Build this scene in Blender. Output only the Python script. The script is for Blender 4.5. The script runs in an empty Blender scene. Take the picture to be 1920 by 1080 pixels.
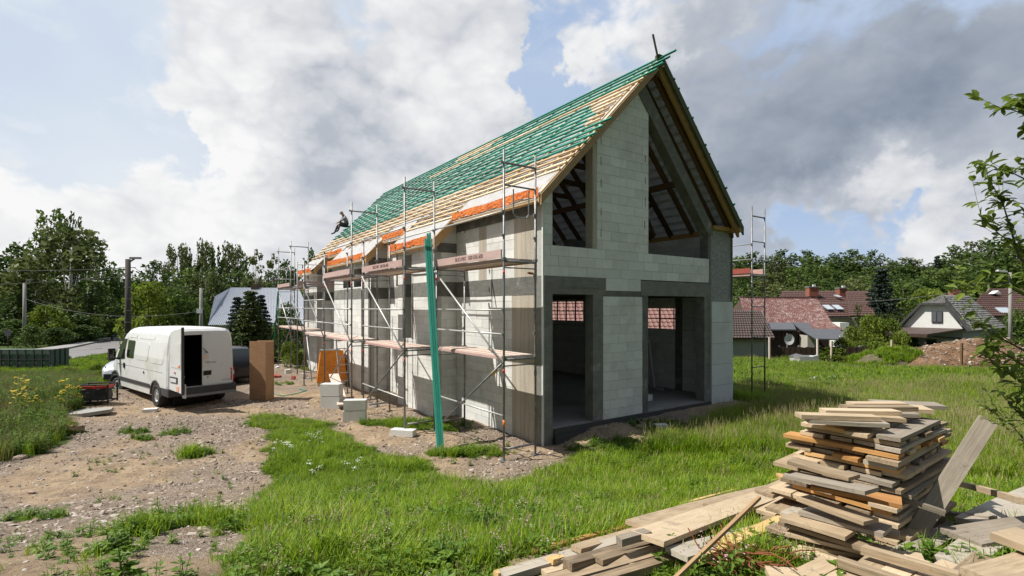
import bpy, bmesh, math, random
import numpy as np
from mathutils import Vector, Matrix, Euler, noise as mnoise
R = math.radians
random.seed(7); np.random.seed(7)
scene = bpy.context.scene
C = scene.collection

# ---------------------------------------------------------------- camera
cam_d = bpy.data.cameras.new('camera'); cam = bpy.data.objects.new('camera', cam_d); C.objects.link(cam)
cam.location = (0, 0, 3.2); cam.rotation_euler = (R(90), 0, 0)
cam_d.sensor_width = 36; cam_d.lens = 18.0; cam_d.shift_y = 35/1920.0
cam_d.clip_start = 0.05; cam_d.clip_end = 4000
scene.camera = cam
F, CX, HY, EYE = 960.0, 960.0, 575.0, 3.2
def px(u, v, Y, ):                      # point seen at pixel (u,v) of the 1920 frame, at distance Y
    return Vector(((u-CX)/F*Y, Y, EYE+(HY-v)/F*Y))

# ---------------------------------------------------------------- sun, sky, exposure
SUN_EL, SUN_AZ_X, SUN_AZ_Y = R(56), -math.cos(R(11)), -math.sin(R(11))
sd = bpy.data.lights.new('sun', 'SUN'); sun = bpy.data.objects.new('sun', sd); C.objects.link(sun)
sd.energy = 5.0; sd.angle = R(0.5); sd.color = (1, 0.955, 0.88)
to_sun = Vector((SUN_AZ_X*math.cos(SUN_EL), SUN_AZ_Y*math.cos(SUN_EL), math.sin(SUN_EL))).normalized()
sun.rotation_euler = to_sun.to_track_quat('Z', 'Y').to_euler()
scene.view_settings.view_transform = 'Standard'; scene.view_settings.look = 'None'
scene.view_settings.exposure = 0.34; scene.view_settings.gamma = 1; scene.view_settings.use_curve_mapping = False

class NT:
    """tiny node helper"""
    def __init__(s, tree): s.t = tree; s.n = tree.nodes; s.l = tree.links
    def node(s, typ, **kw):
        n = s.n.new(typ)
        for k, v in kw.items(): setattr(n, k, v)
        return n
    def put(s, sock, v):
        if hasattr(v, 'is_output') or isinstance(v, bpy.types.NodeSocket): s.l.new(v, sock)
        elif isinstance(v, (tuple, list)) and sock.type == 'RGBA' and len(v) == 3: sock.default_value = (*v, 1)
        else: sock.default_value = v
    def math(s, op, a, b=None, c=None, clamp=False):
        n = s.node('ShaderNodeMath', operation=op, use_clamp=clamp)
        s.put(n.inputs[0], a)
        if b is not None: s.put(n.inputs[1], b)
        if c is not None: s.put(n.inputs[2], c)
        return n.outputs[0]
    def vmath(s, op, a, b=None, out=0):
        n = s.node('ShaderNodeVectorMath', operation=op)
        s.put(n.inputs[0], a)
        if b is not None: s.put(n.inputs[1], b)
        return n.outputs[out]
    def noise(s, vec, scale, detail=3, rough=.55, dist=0, out=0):
        n = s.node('ShaderNodeTexNoise')
        if vec is not None: s.put(n.inputs['Vector'], vec)
        n.inputs['Scale'].default_value = scale; n.inputs['Detail'].default_value = detail
        n.inputs['Roughness'].default_value = rough; n.inputs['Distortion'].default_value = dist
        return n.outputs[out]
    def ramp(s, fac, stops, interp='LINEAR'):
        n = s.node('ShaderNodeValToRGB'); cr = n.color_ramp; cr.interpolation = interp
        while len(cr.elements) < len(stops): cr.elements.new(.5)
        for e, (p, c) in zip(cr.elements, stops):
            e.position = p; e.color = (*c, 1) if len(c) == 3 else c
        s.put(n.inputs[0], fac); return n.outputs[0]
    def rng(s, v, a, b, c=0, d=1, smooth=False):
        n = s.node('ShaderNodeMapRange', interpolation_type='SMOOTHSTEP' if smooth else 'LINEAR')
        s.put(n.inputs[0], v)
        for i, q in enumerate((a, b, c, d)): s.put(n.inputs[i+1], q)
        return n.outputs[0]
    def mix(s, f, a, b, mode='MIX'):
        n = s.node('ShaderNodeMix', data_type='RGBA', blend_type=mode)
        s.put(n.inputs[0], f); s.put(n.inputs[6], a); s.put(n.inputs[7], b); return n.outputs[2]

world = bpy.data.worlds.new('World'); scene.world = world; world.use_nodes = True
def build_world():
    t = NT(world.node_tree); t.n.clear()
    out = t.node('ShaderNodeOutputWorld'); bg = t.node('ShaderNodeBackground'); t.l.new(bg.outputs[0], out.inputs[0])
    bg.inputs[1].default_value = 0.1
    sky = t.node('ShaderNodeTexSky', sky_type='NISHITA'); sky.sun_disc = False
    sky.sun_elevation = SUN_EL; sky.sun_rotation = R(-101); sky.air_density = 1.0; sky.dust_density = 1.5
    D = t.node('ShaderNodeTexCoord').outputs['Generated']
    sep = t.node('ShaderNodeSeparateXYZ'); t.put(sep.inputs[0], D)
    wd = t.vmath('SCALE', t.vmath('SUBTRACT', t.noise(D, 3.2, 6, .6, out=1), (.5, .5, .5))); wd.node.inputs[3].default_value = .55
    Dw = t.vmath('NORMALIZE', t.vmath('ADD', D, wd))
    def blob(u, v, r, soft=1.0):        # soft patch of sky round the direction of pixel (u,v); r in pixels
        d = Vector(((u-CX)/F, 1, (HY-v)/F)).normalized()
        dt = t.vmath('DOT_PRODUCT', Dw, tuple(d), out=1)
        ang = r/F*abs(d.y)
        return t.rng(dt, math.cos(ang*1.35), math.cos(ang*.25*soft), 0, 1, True)
    def add(*terms):
        s = None
        for w, b in terms:
            m = t.math('MULTIPLY', b, w); s = m if s is None else t.math('ADD', s, m)
        return s
    # clouds: fractal noise billowed with rounded cells; soft biases give the big masses
    D2 = t.vmath('MULTIPLY', D, (1, 1, 1.55))
    warp = t.vmath('SCALE', t.vmath('SUBTRACT', t.noise(D2, 4.5, 4, .55, out=1), (.5, .5, .5))); warp.node.inputs[3].default_value = .16
    D3 = t.vmath('ADD', D2, warp)
    def puffs(sc, seed):
        v = t.node('ShaderNodeTexVoronoi', feature='F1'); t.put(v.inputs['Vector'], t.vmath('ADD', D3, (seed, seed*.7, seed*1.3))); v.inputs['Scale'].default_value = sc
        return t.math('SUBTRACT', 1, v.outputs['Distance'])
    n1 = t.noise(D3, 2.4, 14, .60); n2 = t.noise(t.vmath('ADD', D3, (3.1, 1.7, 5.2)), 9, 12, .62); n4 = t.noise(t.vmath('ADD', D2, (9.3, 4.7, 2.2)), 2.6, 8, .55)
    n3 = t.noise(t.vmath('ADD', D2, (7.1, 2.7, 1.2)), 1.6, 5, .5)
    p1 = puffs(6, 1.1); p2 = puffs(15, 4.2); p3 = puffs(38, 7.7)
    bil = t.math('ADD', t.math('MULTIPLY', p1, .5), t.math('ADD', t.math('MULTIPLY', p2, .32), t.math('MULTIPLY', p3, .18)))     # about .35..1
    cov = t.math('ADD', t.math('MULTIPLY', n1, .95), t.math('ADD', t.math('MULTIPLY', n2, .30), t.math('MULTIPLY', bil, .42)))   # about .95
    bias = add((.20, blob(700, 170, 260)), (.22, blob(480, 60, 170)), (.24, blob(900, 120, 150)), (.22, blob(1500, 60, 420)),
               (.24, blob(1830, 200, 260)), (.18, blob(1750, 350, 170)), (.18, blob(500, 330, 230)), (.20, blob(120, 400, 260)), (.2, blob(640, 450, 200)),
               (-.34, blob(1060, 60, 58)), (-.34, blob(1065, 140, 64)), (-.1, blob(1010, 200, 50)), (-.10, blob(1150, 130, 60)), (-.32, blob(170, 90, 230)), (-.16, blob(250, 200, 130)), (-.32, blob(1600, 455, 90)), (-.32, blob(1760, 458, 70)), (-.12, blob(1590, 296, 50)), (.2, blob(1600, 350, 120)), (.22, blob(950, 300, 150)), (.16, blob(1400, 420, 90)), (-.2, blob(330, 180, 70)))
    cov = t.math('ADD', t.math('ADD', cov, bias), t.rng(sep.outputs[2], .42, .12, 0, .20))
    mask = t.rng(cov, .86, 1.06, 0, 1, True)
    dark = add((.46, blob(1850, 100, 560)), (.20, blob(1450, 140, 300)), (.12, blob(1530, 250, 140)), (.24, blob(600, 275, 120)), (.10, blob(1480, 410, 120)), (.12, blob(1690, 230, 110)),
               (-.30, blob(470, 110, 200)), (-.30, blob(1740, 345, 120)), (-.3, blob(1620, 330, 70)), (-.10, blob(90, 370, 260)), (-.24, blob(880, 90, 170)), (-.25, blob(1130, 60, 90)), (-.2, blob(400, 420, 220)), (-.3, blob(1650, 460, 120)))
    dk = t.math('ADD', dark, t.math('MULTIPLY', t.math('SUBTRACT', n4, .5), 1.0))
    dk = t.math('ADD', dk, t.math('MULTIPLY', t.math('SUBTRACT', n2, .5), .5))
    dk = t.math('ADD', dk, t.math('MULTIPLY', t.math('SUBTRACT', .72, bil), .75))
    dk = t.math('ADD', dk, t.math('MULTIPLY', t.math('SUBTRACT', cov, 1.25), .12))
    dk = t.math('ADD', dk, .22); dk = t.math('SUBTRACT', dk, t.math('MULTIPLY', t.math('MAXIMUM', t.math('SUBTRACT', dk, .62), 0), .62))
    cl = t.ramp(dk, [(0.0, (.88, .88, .88)), (.2, (.76, .765, .78)), (.5, (.56, .585, .63)), (.72, (.37, .41, .48)), (1.0, (.17, .215, .29))])
    cl10 = t.vmath('MULTIPLY', cl, (9.0, 9.0, 9.0))
    blue = t.mix(.8, sky.outputs[0], (3.1, 4.3, 6.6))
    veil = t.math('MULTIPLY', t.rng(n3, .35, .65), .4)
    veil = t.math('ADD', veil, t.math('MULTIPLY', t.rng(sep.outputs[0], .05, -.6), .6))
    veil = t.math('ADD', veil, t.math('MULTIPLY', t.rng(sep.outputs[2], .3, 0), .3), clamp=True)
    veil = t.math('ADD', veil, t.math('MULTIPLY', t.rng(n2, .5, .8), .35), clamp=True)
    blue = t.mix(veil, blue, (6.5, 7.0, 7.5))
    skyc = t.vmath('MULTIPLY', t.mix(mask, blue, cl10), (.94, .94, .94))
    # unseen half of the sky behind the camera: grey-blue overcast darkened to lower ambient
    back = t.rng(sep.outputs[1], .05, -.35, 0, 1, True)
    skyc = t.mix(back, skyc, (1.5, 1.75, 2.15))
    skyc = t.mix(t.math('MULTIPLY', t.rng(sep.outputs[2], .75, .95, 0, 1, True), .8), skyc, (2.3, 2.7, 3.4))  # unseen zenith darkened as well, to lower the ambient
    t.put(bg.inputs[0], skyc)
build_world()

# ---------------------------------------------------------------- objects, properties
def tag(o, label=None, cat=None, group=None, kind=None):
    if label: o['label'] = label
    if cat: o['category'] = cat
    if group: o['group'] = group
    if kind: o['kind'] = kind
    return o
def empty(name, loc=(0, 0, 0), rz=0, parent=None, label=None, cat=None, group=None):
    o = bpy.data.objects.new(name, None); C.objects.link(o); o.empty_display_size = .2
    o.location = loc; o.rotation_euler = (0, 0, rz); o.parent = parent
    return tag(o, label, cat, group)
def link(name, me, parent=None, loc=None, rot=None, scale=None):
    o = bpy.data.objects.new(name, me); C.objects.link(o); o.parent = parent
    if loc is not None: o.location = loc
    if rot is not None: o.rotation_euler = rot
    if scale is not None: o.scale = scale
    return o
def copy_tree(o, parent=None):
    c = o.copy(); C.objects.link(c); c.parent = parent
    for ch in list(o.children): copy_tree(ch, c)
    return c

class MB:
    """collects geometry for ONE mesh"""
    def __init__(s): s.v = []; s.f = []; s.m = []
    def add(s, vs, fs, mi=0):
        b = len(s.v); s.v += [tuple(v) for v in vs]; s.f += [tuple(i+b for i in f) for f in fs]; s.m += [mi]*len(fs)
        return s
    def box(s, c, d, M=None, mi=0):
        x, y, z = d[0]/2, d[1]/2, d[2]/2
        vs = [Vector((i*x, j*y, k*z)) for i in (-1, 1) for j in (-1, 1) for k in (-1, 1)]
        if M is not None: vs = [M @ v for v in vs]
        vs = [v+Vector(c) for v in vs]
        return s.add(vs, [(0, 1, 3, 2), (4, 6, 7, 5), (0, 4, 5, 1), (2, 3, 7, 6), (0, 2, 6, 4), (1, 5, 7, 3)], mi)
    def box2(s, lo, hi, mi=0):
        return s.box([(a+b)/2 for a, b in zip(lo, hi)], [b-a for a, b in zip(lo, hi)], None, mi)
    def tube(s, p, q, r, n=7, r2=None, caps=True, mi=0):
        p = Vector(p); q = Vector(q); d = (q-p); r2 = r if r2 is None else r2
        if d.length < 1e-6: return s
        z = d.normalized(); a = z.orthogonal().normalized(); b = z.cross(a)
        vs = []
        for i in range(n):
            t = 2*math.pi*i/n; o = a*math.cos(t)+b*math.sin(t); vs += [p+o*r, q+o*r2]
        fs = [(2*i, 2*((i+1) % n), 2*((i+1) % n)+1, 2*i+1) for i in range(n)]
        if caps: fs += [tuple(2*i for i in range(n))[::-1], tuple(2*i+1 for i in range(n))]
        return s.add(vs, fs, mi)
    def bar(s, p, q, w, h, up=(0, 0, 1), mi=0):
        """box from p to q, width w across, height h along up"""
        p = Vector(p); q = Vector(q); d = q-p; x = d.normalized(); u = Vector(up)
        y = u.cross(x).normalized(); z = x.cross(y)
        M = Matrix((x, y, z)).transposed()
        return s.box((p+q)/2, (d.length, w, h), M, mi)
    def prism(s, pts, off, mi=0):
        """polygon (3-D points) extruded by vector off"""
        n = len(pts); off = Vector(off); vs = [Vector(p) for p in pts]+[Vector(p)+off for p in pts]
        fs = [tuple(range(n))[::-1], tuple(range(n, 2*n))]+[(i, (i+1) % n, n+(i+1) % n, n+i) for i in range(n)]
        return s.add(vs, fs, mi)
    def quad(s, a, b, c, d, mi=0): return s.add([a, b, c, d], [(0, 1, 2, 3)], mi)
    def mesh(s, name, mats, smooth=False):
        me = bpy.data.meshes.new(name); me.from_pydata(s.v, [], s.f)
        for m in (mats if isinstance(mats, (list, tuple)) else [mats]): me.materials.append(m)
        if any(s.m): me.polygons.foreach_set('material_index', s.m)
        if smooth: me.polygons.foreach_set('use_smooth', [True]*len(s.f))
        bm = bmesh.new(); bm.from_mesh(me); bmesh.ops.recalc_face_normals(bm, faces=bm.faces); bm.to_mesh(me); bm.free()
        me.update(); return me
    def build(s, name, mats, parent=None, loc=None, rot=None, smooth=False):
        return link(name, s.mesh(name, mats, smooth), parent, loc, rot)
_boxcache = {}
def boxmesh(name, d, mat):
    key = (name, round(d[0], 3), round(d[1], 3), round(d[2], 3), mat.name)
    if key not in _boxcache: _boxcache[key] = MB().box((0, 0, 0), d).mesh(name, mat)
    return _boxcache[key]
def boxobj(name, c, d, mat, parent=None, rot=None): return link(name, boxmesh(name, d, mat), parent, c, rot)

# ---------------------------------------------------------------- materials
def pmat(name, fn, rough=.8, metal=0., bump=None, trans=None, alpha=None, spec=None):
    m = bpy.data.materials.new(name); m.use_nodes = True; t = NT(m.node_tree)
    b = t.n['Principled BSDF']; b.inputs['Roughness'].default_value = rough; b.inputs['Metallic'].default_value = metal
    if spec is not None: b.inputs['Specular IOR Level'].default_value = spec
    r = fn(t, b) if callable(fn) else fn
    if r is not None: t.put(b.inputs['Base Color'], r)
    if trans:
        tr = t.node('ShaderNodeBsdfTranslucent'); t.put(tr.inputs[0], r)
        mx = t.node('ShaderNodeMixShader'); mx.inputs[0].default_value = trans
        t.l.new(b.outputs[0], mx.inputs[1]); t.l.new(tr.outputs[0], mx.inputs[2]); t.l.new(mx.outputs[0], t.n['Material Output'].inputs[0])
    return m
def setbump(t, b, h, strength=.4, dist=.02):
    n = t.node('ShaderNodeBump'); n.inputs['Strength'].default_value = strength; n.inputs['Distance'].default_value = dist
    t.put(n.inputs['Height'], h); t.l.new(n.outputs[0], b.inputs['Normal'])
def geo(t): return t.node('ShaderNodeNewGeometry').outputs['Position']
def objc(t): return t.node('ShaderNodeTexCoord').outputs['Object']
def orand(t): return t.node('ShaderNodeObjectInfo').outputs['Random']
def irand(t): return t.node('ShaderNodeNewGeometry').outputs['Random Per Island']
def gray(v): return (v, v, v)
def scl(c, k): return tuple(x*k for x in c)

def speckle(base, amt=.25, scale=6, rscale=.12, bump=.25, fine=60, stain=None, island=False):
    def fn(t, b):
        P = geo(t); n = t.noise(P, scale, 6, .65); n2 = t.noise(P, fine, 3, .6); n3 = t.noise(P, 1.3, 4, .6)
        r = irand(t) if island else orand(t)
        k = t.math('ADD', t.math('MULTIPLY', t.math('SUBTRACT', n, .5), amt*2), t.math('MULTIPLY', t.math('SUBTRACT', r, .5), rscale*2))
        k = t.math('ADD', k, t.math('MULTIPLY', t.math('SUBTRACT', n2, .5), amt))
        k = t.math('ADD', k, 1)
        c = t.vmath('SCALE', base); n_ = c.node; t.put(n_.inputs[3], k)
        if stain: c = t.mix(t.rng(n3, .52, .72, 0, .7, True), c, stain)
        setbump(t, b, t.math('ADD', n, n2), bump, .01)
        return c
    return fn
M = {}
def blockf(island=False):
    def fn(t, b):
        P = geo(t); n = t.noise(P, 7, 7, .68); n2 = t.noise(P, 70, 4, .65); big = t.noise(P, 1.1, 4, .6); r = irand(t) if island else orand(t)
        drip = t.noise(t.vmath('MULTIPLY', P, (9, 9, .9)), 1.2, 5, .7); chip = t.noise(P, 24, 5, .75)
        k = t.math('ADD', 1, t.math('ADD', t.math('MULTIPLY', t.math('SUBTRACT', n, .5), .34), t.math('MULTIPLY', t.math('SUBTRACT', r, .5), .17)))
        c = t.vmath('SCALE', (.66, .66, .63)); c.node.inputs[0].default_value = (.66, .66, .63); t.put(c.node.inputs[3], k)
        c = t.mix(t.rng(big, .50, .72, 0, .55, True), c, (.47, .455, .41)); c = t.mix(t.rng(drip, .60, .78, 0, .5, True), c, (.40, .38, .34)); c = t.mix(t.rng(chip, .66, .74, 0, .45), c, (.36, .35, .33))
        setbump(t, b, t.math('ADD', t.math('MULTIPLY', n2, .6), t.math('MULTIPLY', t.rng(chip, .62, .72, 1, 0), .9)), .45, .012)
        return c
    return fn
M['block'] = pmat('aerated_block', blockf(), .9)
M['mortar'] = pmat('mortar', speckle((.40, .40, .37), .25, 12, .05), .95)
def concf(t, b):
    P = geo(t); n = t.noise(P, 3.5, 8, .7); n2 = t.noise(P, 45, 4, .7); st = t.noise(t.vmath('MULTIPLY', P, (1.2, 1.2, 7)), 2.2, 6, .7); pale = t.noise(P, 1.7, 7, .75); r = orand(t)
    c = t.ramp(t.math('ADD', t.math('MULTIPLY', n, .5), t.math('ADD', t.math('MULTIPLY', st, .35), t.math('MULTIPLY', r, .15))), [(.3, (.085, .085, .078)), (.5, (.155, .153, .138)), (.68, (.23, .225, .20))])
    c = t.mix(t.rng(pale, .56, .66, 0, .6, True), c, (.34, .33, .30)); c = t.mix(t.rng(n2, .64, .74, 0, .5), c, (.06, .06, .055))
    setbump(t, b, t.math('ADD', n2, t.math('MULTIPLY', st, .8)), .6, .015); return c
M['concrete'] = pmat('fresh_concrete', concf, .9)
M['plinth'] = pmat('bitumen_plinth', speckle((.045, .045, .045), .3, 8, .1, .4), .6)
M['slab'] = pmat('concrete_slab', speckle((.27, .26, .24), .35, 3, .1, .4, 30, (.36, .33, .27)), .9)
def boardf(t, b):
    P = objc(t); sx = t.node('ShaderNodeSeparateXYZ'); t.put(sx.inputs[0], P)
    y = t.math('ADD', sx.outputs[0], sx.outputs[1])
    k = t.math('FRACT', t.math('MULTIPLY', y, 5.6)); cell = t.math('FLOOR', t.math('MULTIPLY', y, 5.6))
    wn = t.node('ShaderNodeTexWhiteNoise', noise_dimensions='1D'); t.put(wn.inputs[1], cell)
    line = t.math('ADD', t.rng(k, 0, .05, 1, 0), t.rng(k, .95, 1, 0, 1), clamp=True)
    n = t.noise(t.vmath('MULTIPLY', P, (6, 6, .7)), 2.2, 7, .65); n2 = t.noise(P, 25, 4)
    v = t.math('ADD', t.math('MULTIPLY', n, .55), t.math('ADD', t.math('MULTIPLY', wn.outputs[0], .22), t.math('MULTIPLY', n2, .3)))
    c = t.ramp(v, [(.25, (.28, .25, .20)), (.5, (.43, .385, .31)), (.8, (.52, .47, .38))])
    setbump(t, b, t.math('SUBTRACT', n2, t.math('MULTIPLY', line, 1.5)), .5, .01)
    return t.mix(t.math('MULTIPLY', line, .45), c, (.1, .09, .075))
M['board_concrete'] = pmat('board_marked_concrete', boardf, .9)
def woodf(stops, grain=1.0, bump=.3, rr=.5, dirty=None):
    def fn(t, b):
        P = objc(t); r = orand(t)
        off = t.node('ShaderNodeCombineXYZ'); t.put(off.inputs[0], t.math('MULTIPLY', r, 37)); t.put(off.inputs[1], t.math('MULTIPLY', r, 91))
        Q = t.vmath('ADD', t.vmath('MULTIPLY', P, (.9, 14, 14)), off.outputs[0])
        g = t.noise(Q, 3*grain, 7, .65, .35); g2 = t.noise(t.vmath('ADD', P, off.outputs[0]), 3.5, 5, .6)
        v = t.math('ADD', t.math('MULTIPLY', g, .55), t.math('ADD', t.math('MULTIPLY', g2, .35), t.math('MULTIPLY', t.math('SUBTRACT', r, .5), rr)))
        c = t.ramp(v, stops)
        if dirty: c = t.mix(t.rng(t.noise(t.vmath('ADD', P, off.outputs[0]), 7, 6, .7), .55, .7, 0, .6, True), c, dirty)
        setbump(t, b, g, bump, .004)
        return c
    return fn
M['timber'] = pmat('fresh_batten_timber', woodf([(.2, (.50, .33, .17)), (.5, (.70, .53, .33)), (.8, (.80, .66, .46))], 1, .2, .4), .75)
M['green_timber'] = pmat('green_treated_timber', woodf([(.2, (.006, .13, .09)), (.5, (.012, .235, .165)), (.8, (.05, .36, .27))], 1.5, .4, .5, (.07, .22, .17)), .6)
M['rafter'] = pmat('brown_rafter_timber', woodf([(.2, (.055, .028, .013)), (.5, (.115, .06, .026)), (.8, (.18, .10, .045))], 1, .3, .4), .75)
M['amber_timber'] = pmat('amber_rafter_timber', woodf([(.2, (.22, .12, .035)), (.5, (.38, .22, .07)), (.8, (.46, .29, .11))], 1, .3, .3), .75)
M['old_plank'] = pmat('weathered_plank', woodf([(.12, (.11, .08, .05)), (.32, (.27, .20, .125)), (.52, (.44, .335, .215)), (.74, (.57, .45, .30)), (.95, (.64, .54, .40))], 1.3, .9, .5, (.17, .13, .095)), .85)
M['old_plank_orange'] = pmat('orange_split_plank', woodf([(.2, (.34, .16, .05)), (.5, (.52, .28, .09)), (.8, (.62, .42, .2))], 1.1, .5, .5), .85)
M['old_plank_grey'] = pmat('grey_weathered_board', woodf([(.15, (.16, .13, .095)), (.45, (.32, .275, .215)), (.8, (.47, .42, .34))], 1.2, .9, .4, (.12, .10, .08)), .85)
M['new_plank'] = pmat('yellow_new_plank', woodf([(.2, (.50, .32, .12)), (.5, (.66, .45, .2)), (.8, (.76, .58, .32))], 1, .3, .4), .8)
M['form_panel'] = pmat('brown_formwork_board', woodf([(.2, (.26, .14, .07)), (.5, (.38, .22, .115)), (.8, (.48, .31, .19))], .8, .3, .2, (.38, .30, .22)), .8)
M['deck'] = pmat('pinkish_scaffold_deck', woodf([(.2, (.42, .31, .25)), (.5, (.60, .48, .41)), (.8, (.72, .63, .56))], .6, .3, .4, (.48, .42, .36)), .8)
M['toe'] = pmat('red_faded_toe_board', woodf([(.2, (.34, .19, .17)), (.5, (.47, .32, .29)), (.8, (.55, .43, .39))], .8, .3, .3, (.52, .40, .35)), .8)
M['redplank'] = pmat('red_toe_board', woodf([(.2, (.28, .06, .04)), (.5, (.38, .09, .07)), (.8, (.45, .16, .13))], .8, .3, .3), .8)
def steelf(t, b):
    n = t.noise(geo(t), 9, 5, .7); n2 = t.noise(geo(t), 60, 2)
    c = t.ramp(n, [(.3, (.13, .13, .128)), (.55, (.24, .242, .24)), (.8, (.38, .38, .37))])
    return t.mix(t.rng(n2, .62, .72, 0, .5), c, (.30, .22, .15))
M['steel'] = pmat('galvanised_steel', steelf, .48, .55)
M['brightsteel'] = pmat('bright_brace_steel', speckle((.50, .50, .485), .25, 12, .12, .1), .45, .4)
M['yellow'] = pmat('yellow_paint', (.6, .42, .05), .5)
M['red'] = pmat('red_paint', (.5, .05, .03), .5)
M['orangep'] = pmat('orange_paint', (.75, .2, .04), .5)
M['black'] = pmat('black_rubber', (.02, .02, .02), .8)
M['darkprint'] = pmat('dark_print', (.06, .03, .03), .8)
def membf(t, b):
    P = geo(t); n = t.noise(P, 5, 5, .6); n2 = t.noise(P, 22, 4, .6, 1.0)
    setbump(t, b, t.math('ADD', n, t.math('MULTIPLY', n2, .4)), .7, .05)
    return t.ramp(n, [(.3, (.38, .37, .365)), (.7, (.53, .515, .505))])
M['membrane'] = pmat('grey_roof_membrane', membf, .6, trans=.09)
def foilf(t, b):
    P = geo(t); n = t.noise(P, 9, 6, .6, 1.2); n2 = t.noise(P, 3, 3)
    setbump(t, b, n, .9, .06)
    return t.ramp(t.math('ADD', t.math('MULTIPLY', n2, .4), t.math('MULTIPLY', n, .6)), [(.32, (.36, .06, .008)), (.47, (.70, .16, .02)), (.6, (.84, .26, .04)), (.75, (.9, .48, .22))])
M['foil'] = pmat('orange_eaves_foil', foilf, .5)
M['ply'] = pmat('plywood', woodf([(.2, (.40, .24, .10)), (.5, (.52, .34, .16)), (.8, (.6, .42, .22))], .8, .2, .3), .8)
def plasterf(t, b):
    P = geo(t); n = t.noise(P, 14, 8, .75); n2 = t.noise(P, 90, 4, .7)
    setbump(t, b, t.math('ADD', n, n2), .9, .02)
    return t.ramp(t.math('ADD', t.math('MULTIPLY', n, .5), t.math('MULTIPLY', n2, .5)), [(.35, (.13, .13, .125)), (.5, (.27, .27, .26)), (.62, (.55, .55, .53))])
M['rough_plaster'] = pmat('rough_adhesive_plaster', plasterf, .9)
M['insul'] = pmat('white_insulation', speckle((.60, .62, .60), .12, 5, .05, .2, 80, (.5, .5, .46)), .85)
M['white_paint'] = pmat('van_white_paint', speckle((.72, .73, .73), .05, 3, 0, .02, 10, (.58, .55, .48)), .28, spec=.5)
M['silver_paint'] = pmat('silver_car_paint', (.55, .58, .62), .3, .5)
M['black_paint'] = pmat('black_car_paint', (.012, .013, .015), .22)
M['plastic'] = pmat('dark_grey_plastic', speckle((.05, .05, .052), .2, 8, 0, .2), .6)
M['glass'] = pmat('dark_window_glass', (.012, .018, .016), .06, spec=.7)
M['chrome'] = pmat('wheel_cover_metal', (.45, .46, .47), .35, .6)
M['lampred'] = pmat('red_tail_lamp', (.5, .012, .012), .2)
M['lampwhite'] = pmat('clear_lamp', (.6, .6, .58), .2)
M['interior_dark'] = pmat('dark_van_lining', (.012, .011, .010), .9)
M['paper'] = pmat('white_plastic_sheet', (.62, .63, .64), .6)
M['rust'] = pmat('rusty_steel', speckle((.20, .065, .025), .5, 30, .3, .5, 120), .9)
M['brick'] = pmat('red_brick', speckle((.26, .09, .06), .3, 12, .1), .9)
M['whitewall'] = pmat('white_render_wall', speckle((.70, .70, .67), .12, 2, .05, .1, 30, (.55, .54, .50)), .9)
M['greywall'] = pmat('grey_render_wall', speckle((.30, .31, .33), .12, 2, .05, .1), .9)
M['beigewall'] = pmat('beige_render_wall', speckle((.45, .42, .36), .12, 2, .05, .1), .9)
M['darkwood'] = pmat('dark_brown_boards', speckle((.055, .032, .02), .4, 4, .2, .3), .85)
# ---------------------------------------------------------------- terrain
def sst(a, b, x):
    t = np.clip((x-a)/(b-a), 0, 1); return t*t*(3-2*t)
def gz(X, Y):
    X = np.asarray(X, float); Y = np.asarray(Y, float)
    t = np.clip((9.4-Y)/5.9, 0, 1)
    z = 1.45*t**1.12
    z = z*(1-.25*sst(-2, -9, X))
    z = z+.05*np.exp(-((X-5.5)**2/9+(Y-14.6)**2/5))                       # soil heaped against the gable
    g_, l_ = (X-.71)*.819+(Y-11.8)*.574, -(X-.71)*.574+(Y-11.8)*.819
    z = z+.20*np.exp(-(np.minimum(l_, 0)/1.1)**2)*sst(.3, 1.8, g_)*sst(9.5, 7.6, g_)*(l_ < .5)
    z = z-.9*sst(31, 37, Y)*sst(6, 14, X)                                   # the village lies a little lower
    z = z+11*sst(62, 150, Y)*sst(0, 40, X)+24*sst(150, 420, Y)              # wooded rise behind
    z = z+.30*sst(-11, -15, X)*sst(24, 15, Y)*sst(4, 9, Y)-.25*sst(-14, -20, X)*sst(22, 27, Y)*sst(60, 45, Y)*0
    z = z+.03*np.sin(X*1.7+Y*.6)*np.cos(Y*1.3-X*.4)+.02*np.sin(X*4.1+1)*np.sin(Y*3.7)
    return z
def gzf(x, y): return float(gz(x, y))
def ground_at(u, v, lift=0.0):
    """where the sight line of pixel (u,v) meets the ground (plus lift)"""
    a, c = (u-CX)/F, (HY-v)/F
    Y = np.arange(1.6, 400, .02) if v > HY+8 else np.array([300.])
    d = EYE+c*Y-(gz(a*Y, Y)+lift)
    k = int(np.argmax(d < 0)) if (d < 0).any() else len(Y)-1
    y = float(Y[k]); return Vector((a*y, y, EYE+c*y))
def poly_w(pts): return np.array([ground_at(*p)[:2] for p in pts])
def inpoly(P, X, Y):
    ins = np.zeros(X.shape, bool); n = len(P)
    for i in range(n):
        x1, y1 = P[i]; x2, y2 = P[(i+1) % n]
        c = ((y1 > Y) != (y2 > Y)); dy = (y2-y1) if abs(y2-y1) > 1e-9 else 1e-9
        ins ^= c & (X < (x2-x1)*(Y-y1)/dy+x1)
    return ins
def vnoise(X, Y, s, seed=0):
    """cheap smooth value noise, vectorised"""
    x = X*s+seed*17.3; y = Y*s-seed*9.1; xi = np.floor(x); yi = np.floor(y); fx = x-xi; fy = y-yi
    fx = fx*fx*(3-2*fx); fy = fy*fy*(3-2*fy)
    def h(a, b):
        q = np.sin(a*127.1+b*311.7)*43758.5453; return q-np.floor(q)
    return (h(xi, yi)*(1-fx)+h(xi+1, yi)*fx)*(1-fy)+(h(xi, yi+1)*(1-fx)+h(xi+1, yi+1)*fx)*fy
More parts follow.
